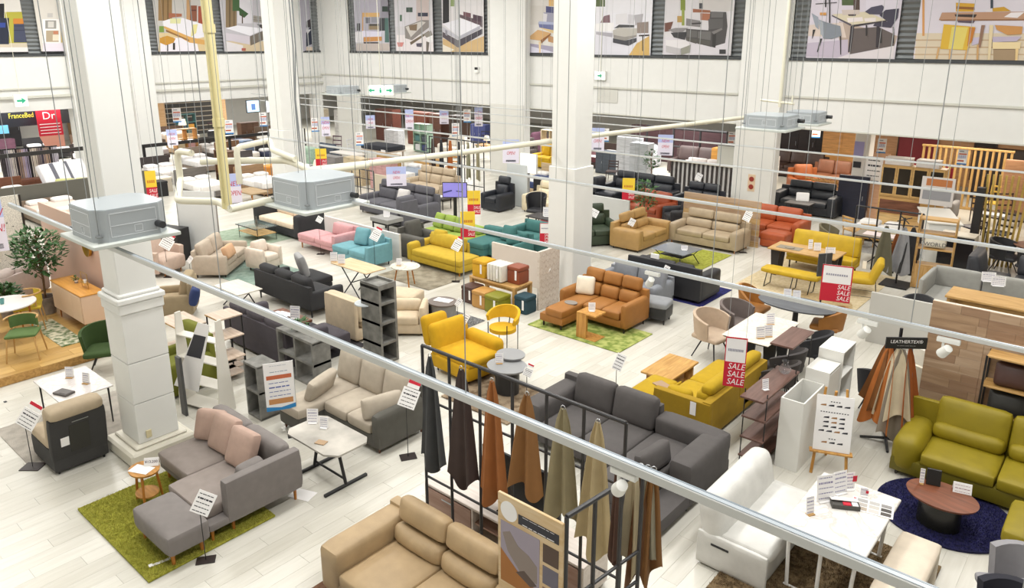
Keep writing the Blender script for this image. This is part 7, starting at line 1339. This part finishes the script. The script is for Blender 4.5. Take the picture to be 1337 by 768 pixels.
t = cabinet('oak glass-door cupboard with four dark panes', 0, 0, 0, 1.7, .45, .95, '#c9a265', 4, '#2a241c', xy=(oy(1188, 270, 24.3), 24.3), glass=True, name='glass_cupboard', z=.95); part(t, 'lower_body', OAK, ('box', -.85, .85, -.2, .22, -.95, 0, .005)); part(t, 'lower_recess', WALNUT, ('box', -.8, .3, -.21, -.2, -.5, -.1, .002)); part(t, 'drawer', mat('wood', '#d8b57c'), ('box', -.8, -.1, -.22, -.2, -.9, -.55, .004))
for k, dx in enumerate((-.45, .35)): simple_box(('wide', 'narrow')[k]+' white box on top of the oak glass-door cupboard', 0, 0, .7-.1*k, .4, .22, '#ded7d2', xy=(oy(1188, 270, 24.3)+dx, 24.3), z=1.902)
struct('wall_gallery', mat('wood', '#c59a72', '#b3875e'), ('box', oy(1130, 200, 33), 8.2, 33, 33.2, 0, 3.0, .004))
for k, (a, b, c, nm) in enumerate(((1172, 1222, '#7d1f2a', 'wine red'), (1272, 1300, '#1f1a18', 'black'))):
    t = thing('wall_panel', '%s framed panel on the warm gallery wall' % nm, 'panel', oy(a, 200, 32.95), 32.95, .3); w = oy(b, 200, 32.95)-oy(a, 200, 32.95); part(t, 'board', mat('paint', c), ('box', 0, w, -.03, 0, 0, 1.5, .005)); part(t, 'frame', mat('paint', '#3a2a20'), ('box', -.04, 0, -.05, 0, 0, 1.55, .003), ('box', w, w+.04, -.05, 0, 0, 1.55, .003), ('box', 0, w, -.05, 0, 1.5, 1.55, .003))
sofa('wine red sofa before the warm gallery wall', oy(1197, 215, 30.5), 30.5, 0, 2.4, .9, mat('fabric', '#7d1f2a'), h=1.1, sh=.5, n=3, lh=.05)
t = thing('slat_divider', 'tall golden oak slat divider beyond the white counter', 'divider', oy(1200, 230, 28.5), 28.5, 0); SLT = mat('woodz', '#bf9c62', '#a5824a')
for k in range(16): part(t, 'slat', SLT, ('box', k*.17, k*.17+.07, -.04, .04, 0, 2.0, .003))
part(t, 'cap_rail', SLT, ('box', -.03, 2.65, -.06, .06, 2.0, 2.06, .004)); part(t, 'base_rail', SLT, ('box', -.03, 2.65, -.06, .06, 0, .08, .004))
t = thing('slat_divider', 'leaning bundle of long yellowish slats beside the black post', 'divider', oy(1283, 320, 21.5), 21.5, 0, 10)
for k in range(8): part(t, 'slat', mat('woodz', '#b89a4e', '#957a34'), rots(tilt('Y', -4+k, (k*.09, 0, 0)), ('box', k*.09, k*.09+.05, -.03, .03+.02*(k % 3), 0, 2.3, .003)))
t = thing('post', 'tall black post beside the leaning slats', 'post', oy(1268, 330, 21.2), 21.2, 0); part(t, 'shaft', mat('paint', '#201d1c'), ('box', -.09, .09, -.09, .09, 0, 2.0, .005)); part(t, 'foot_plate', BLACK, ('box', -.2, .2, -.2, .2, 0, .03, .004))
t = thing('counter', 'long white counter with a sloped light top', 'counter', oy(1215, 325, 21.5), 21.9, 0, 20); part(t, 'body', WHITE, ('box', -.35, .35, -1.0, .9, 0, 1.0, .006)); part(t, 'top_board', mat('paint', '#d9d5cc'), ('box', -.4, .4, -1.04, .94, 1.0, 1.04, .006)); part(t, 'side_shelf', OAK, ('box', -.8, -.35, -.8, .8, .6, .63, .004))
cabinet('black cabinet with pale top beside the white counter', 0, 0, 0, .75, .5, .95, '#d9cdb8', 2, '#1f1e20', xy=(oy(1250, 330, 20.5), 20.4), name='low_cabinet')
t = thing('poster_stand', 'white framed poster of a dining room above the white counter', 'poster stand', oy(1223, 255, 23.6), 23.6, 0); part(t, 'post', STEEL, ('rod', (0, 0, 0), (0, 0, 1.2), .015)); part(t, 'sheet', mat('paper', '#cfc9c4'), ('box', -.42, .42, -.02, .02, .95, 1.75, .003)); part(t, 'photo', mat('paper', '#b3703f'), ('box', -.3, .35, -.024, -.02, 1.5, 1.7, 0)); part(t, 'photo', mat('paper', '#8f8f92'), ('box', -.36, .36, -.024, -.02, 1.1, 1.4, 0)); part(t, 'foot', STEEL, ('ell', 0, 0, 0, .02, .25, None, 20))
t = round_table('walnut oval dining table with black chairs at the right edge', -1.35, 21.3, .72, .9, .6, WALNUT, mat('wood', '#4a2f24'), 'star', name='dining_table')
for k, (x, y, r, lab) in enumerate(((-2.35, 21.0, 80, 'black wide armchair nearest to the leaning slats'), (-1.7, 20.45, 160, 'black wide armchair at the front of the walnut oval table'), (-.9, 20.4, 190, 'black wide armchair at the picture edge by the walnut oval table'), (-1.6, 22.2, 10, 'black wide armchair behind the walnut oval table'))): shell_chair(lab, x, y, r, mat('leather', '#232326'), BLACK, .46, .84, .3, dip=.1, group='black chairs at the walnut table')
rect_table('dark wood dining table with white cards behind the walnut oval table', oy(1290, 270, 24.3)-.2, oy(1337, 270, 24.3)+.5, 24.0, 24.9, .74, mat('wood', '#3a2a26'), DARKLEG, .04, name='dining_table'); solo('leaflet_pile', 'white leaflets on the dark wood dining table', 'leaflet', PAPER, ('box', -.3, .3, -.2, .2, 0, .02, .001), x=oy(1300, 262, 24.3), y=24.4, z=.741)
for k, (px, Y, c, nm) in enumerate(((1278, 23.9, '#2a2430', 'navy cushioned'), (1315, 23.6, '#2a2626', 'ebony'), (1303, 28.0, '#d8b24a', 'honey yellow'), (1285, 26.5, '#3a2a22', 'dark walnut'), (1322, 26.8, '#4a342a', 'brown walnut'))): chair('%s wooden chair in the warm gallery' % nm, oy(px, 250, Y), Y, 20*k-40, mat('woodz', c), h=.95, w=.25, group='gallery chairs')
cabinet('tall dark bookcase at the end of the warm gallery', 0, 0, 0, 1.6, .45, 1.8, '#241c1a', 3, xy=(oy(1308, 200, 31), 31)); cabinet('copper brown end panel in the warm gallery', 0, 0, 0, 1.0, .2, 1.9, '#b0835f', 1, xy=(oy(1325, 270, 27), 27.6))
bed('oak day bed with cream pad beyond the black display rack', 0, 0, 0, '#cdbf98', '#c99f5c', 1.3, .8, .42, xy=(oy(1152, 290, 22.3), 22.3), hb=0); chair('light oak stool chair before the oak day bed', oy(1118, 300, 21.6), 21.4, 150, mat('woodz', '#cda468', '#b08748'), h=.8, w=.22); chair('light oak chair with round seat beside the oak day bed', oy(1137, 300, 21.4), 21.1, 200, mat('woodz', '#d3ab70', '#b58d50'), h=.75, w=.22)
cabinet('midnight blue upholstered panel near the white pillar', 0, 0, 0, .9, .12, 1.35, '#1f2233', 1, xy=(oy(1112, 265, 24.7), 24.7), name='upholstered_panel', cat='panel'); rug('grey rug under the oak day bed', -6.6, -4.2, 20.7, 22.4, mat('rug', '#a9a7a2', '#969490'), .01)
rect_table('taupe dining table behind the yellow dining bench', -5.5, -4.0, 19.6, 20.3, .72, mat('paint', '#8c8172'), BLACK, .03, 'xleg', name='dining_table'); shell_chair('olive shell chair beside the taupe dining table', -6.1, 19.9, 90, mat('fabric', '#6f6751'), BLACK, .45, .8, .26); solo('leaflet_pile', 'pink menu sheets on the taupe dining table', 'leaflet', mat('paper', '#e3d3d0'), ('box', -.5, .3, -.2, .2, 0, .015, .001), x=-4.8, y=19.95, z=.721)

# --- further small displays deep in the rear rooms
rnd = random.Random(77)
CN = [('ivory', '#e6e0d6'), ('jet', '#222124'), ('ash', '#8d8a88'), ('tan', '#b88d5c'), ('teal', '#4c7a7a'), ('plum', '#5c3a4a'), ('sky', '#8fb0c9'), ('sand', '#cdbb9a'), ('brick', '#9a4a38'), ('slate', '#4d5560'), ('pearl', '#d9d8dc'), ('mocha', '#6d5140'), ('rose', '#c79a98'), ('mint', '#a5c2ac'), ('amber', '#c98f3c'), ('indigo', '#3b4372')]
def lbl(c, k, where): return '%s %s %s' % (c, k, where)
n_ = 0; BIG = [o_ for o_ in bpy.data.objects if o_.get('category') in ('bed', 'sofa', 'cabinet', 'chest', 'fence', 'plant', 'lamp', 'display niche', 'mattress', 'table', 'display frame', 'divider', 'partition', 'counter', 'panel')]
for (Xa, Xb, Ya, Yb, nx, ny, where) in ((-45, -34.3, 12.3, 23, 3, 6, 'deep beyond the side opening'), (-45, -34.3, 5.5, 11.6, 2, 4, 'beyond the black shop sign'), (-31.5, -20.5, 24.6, 31, 5, 3, 'beyond the white two-door wardrobe'), (-18.5, -10.5, 25.2, 30.5, 4, 2, 'beyond the slat fence'), (-31.0, -21.2, 13.4, 22.6, 6, 5, 'in the bedding hall near the square column'), (-7.6, .5, 25.4, 32, 5, 3, 'in the warm gallery')):
    for i in range(nx):
        for j in range(ny):
            x = Xa+(i+.5)*(Xb-Xa)/nx; y = Ya+(j+.5)*(Yb-Ya)/ny; cn, c = CN[n_ % 16]; k = n_ % 5; n_ += 1; r = 90 if Xb < -33 or n_ % 7 == 3 else 0; x += .9 if Xb < -33 else 0
            if any(abs(o_.location.x-x) < 1.15 and abs(o_.location.y-y) < 1.15 for o_ in BIG): continue
            if k == 0:
                t = rect_table(lbl(cn, 'topped display table', where), x-.5, x+.5, y-.3, y+.3, .75, mat('paint', c), BLACK, .04, 'legs', name='display_table'); solo('white_lamp', lbl(cn, 'table lamp with white shade', where), 'lamp', mat('paper', '#f0e6d2'), ('lathe', [(.05, 0), (.02, .04), (.02, .2), (.16, .2), (.1, .42), (.09, .42)], 0, 0, 16), x=x, y=y, z=.751)
            elif k == 1: cabinet(lbl(cn, 'sliding-door chest', where), 0, 0, r, 1.1, .45, .95+.1*(i % 3), c, 3, xy=(x, y), name='chest', cat='chest')
            elif k == 2: sofa(lbl(cn, 'two-seat sofa', where), x, y, r, 1.5, .85, mat('fabric', c), h=.95, sh=.46, n=2, lh=.06)
            elif k == 3: chair(lbl(cn, 'slat-back chair', where), x, y, r+20, mat('woodz', c), h=1.0, w=.26)
            else:
                t = shelf_cells(lbl(cn, 'open shelf with boxes', where), x, y, r, 1.0, .4, [.05, .5, .95, 1.4], [-.5, 0, .5], mat('wood', c), .04, 'open_shelf')
                for q in range(4): part(t, 'storage_bin', mat('paint', CN[(n_*3+q*5) % 16][1]), ('box', -.44+.5*(q % 2), -.1+.5*(q % 2), -.15, .15, .08+.45*(q//2), .38+.45*(q//2), .01))
for k, (px, py) in enumerate(((232, 160), (300, 175), (345, 165), (412, 172), (470, 190), (595, 178), (610, 160), (790, 185), (955, 190), (1065, 180), (1150, 200), (1255, 215))):
    hang_banner('small white hanging price panel ' + ('left of the warm niche', 'by the mustard drain pipe', 'under the wall screens', 'right of the square column', 'over the white counter table', 'over the tall hide rack', 'above the brown wardrobes', 'left of the slat fence', 'beside the wide pilaster top', 'above the pale oak chairs', 'over the oak cupboard', 'before the golden slat divider')[k], px, py-16, py, 9, 1.9 if k < 9 else 2.1, 'info', 'hanging price panels')

def pile(o, hx, hy, n, h, m, round_=False, seed=0):
    rnd = random.Random(seed); mb = MB()
    for _ in range(n):
        a, b = rnd.uniform(-1, 1), rnd.uniform(-1, 1)
        if round_ and a*a+b*b > .97: continue
        x, y = a*hx, b*hy; an = rnd.uniform(0, 6.28); w = .006; dx, dy = math.cos(an)*w, math.sin(an)*w; lx, ly = rnd.uniform(-.014, .014), rnd.uniform(-.014, .014); hh = h*rnd.uniform(.6, 1.2)
        mb.add([(x-dx, y-dy, .02), (x+dx, y+dy, .02), (x+lx, y+ly, .02+hh)], [(0, 1, 2)])
    me = bpy.data.meshes.new('pile'); me.from_pydata(mb.v, [], mb.f); me.materials.append(m); q = obj('pile', me, o); q['kind'] = 'stuff'
for o in [q for q in bpy.data.objects if q.name.startswith('rug')]:
    l = o['label']
    if 'grass green' in l: pile(o, .955, .745, 26000, .028, mat('rug', '#cfc862', '#b3ae48', scale=22))
    elif 'navy blue oval' in l: pile(o, .735, .715, 16000, .03, mat('rug', '#2b2a68', '#1a1a48', scale=24), True)
    elif 'brown shaggy' in l: pile(o, .88, 1.14, 16000, .03, mat('rug', '#8a7454', '#5c4930', scale=18))
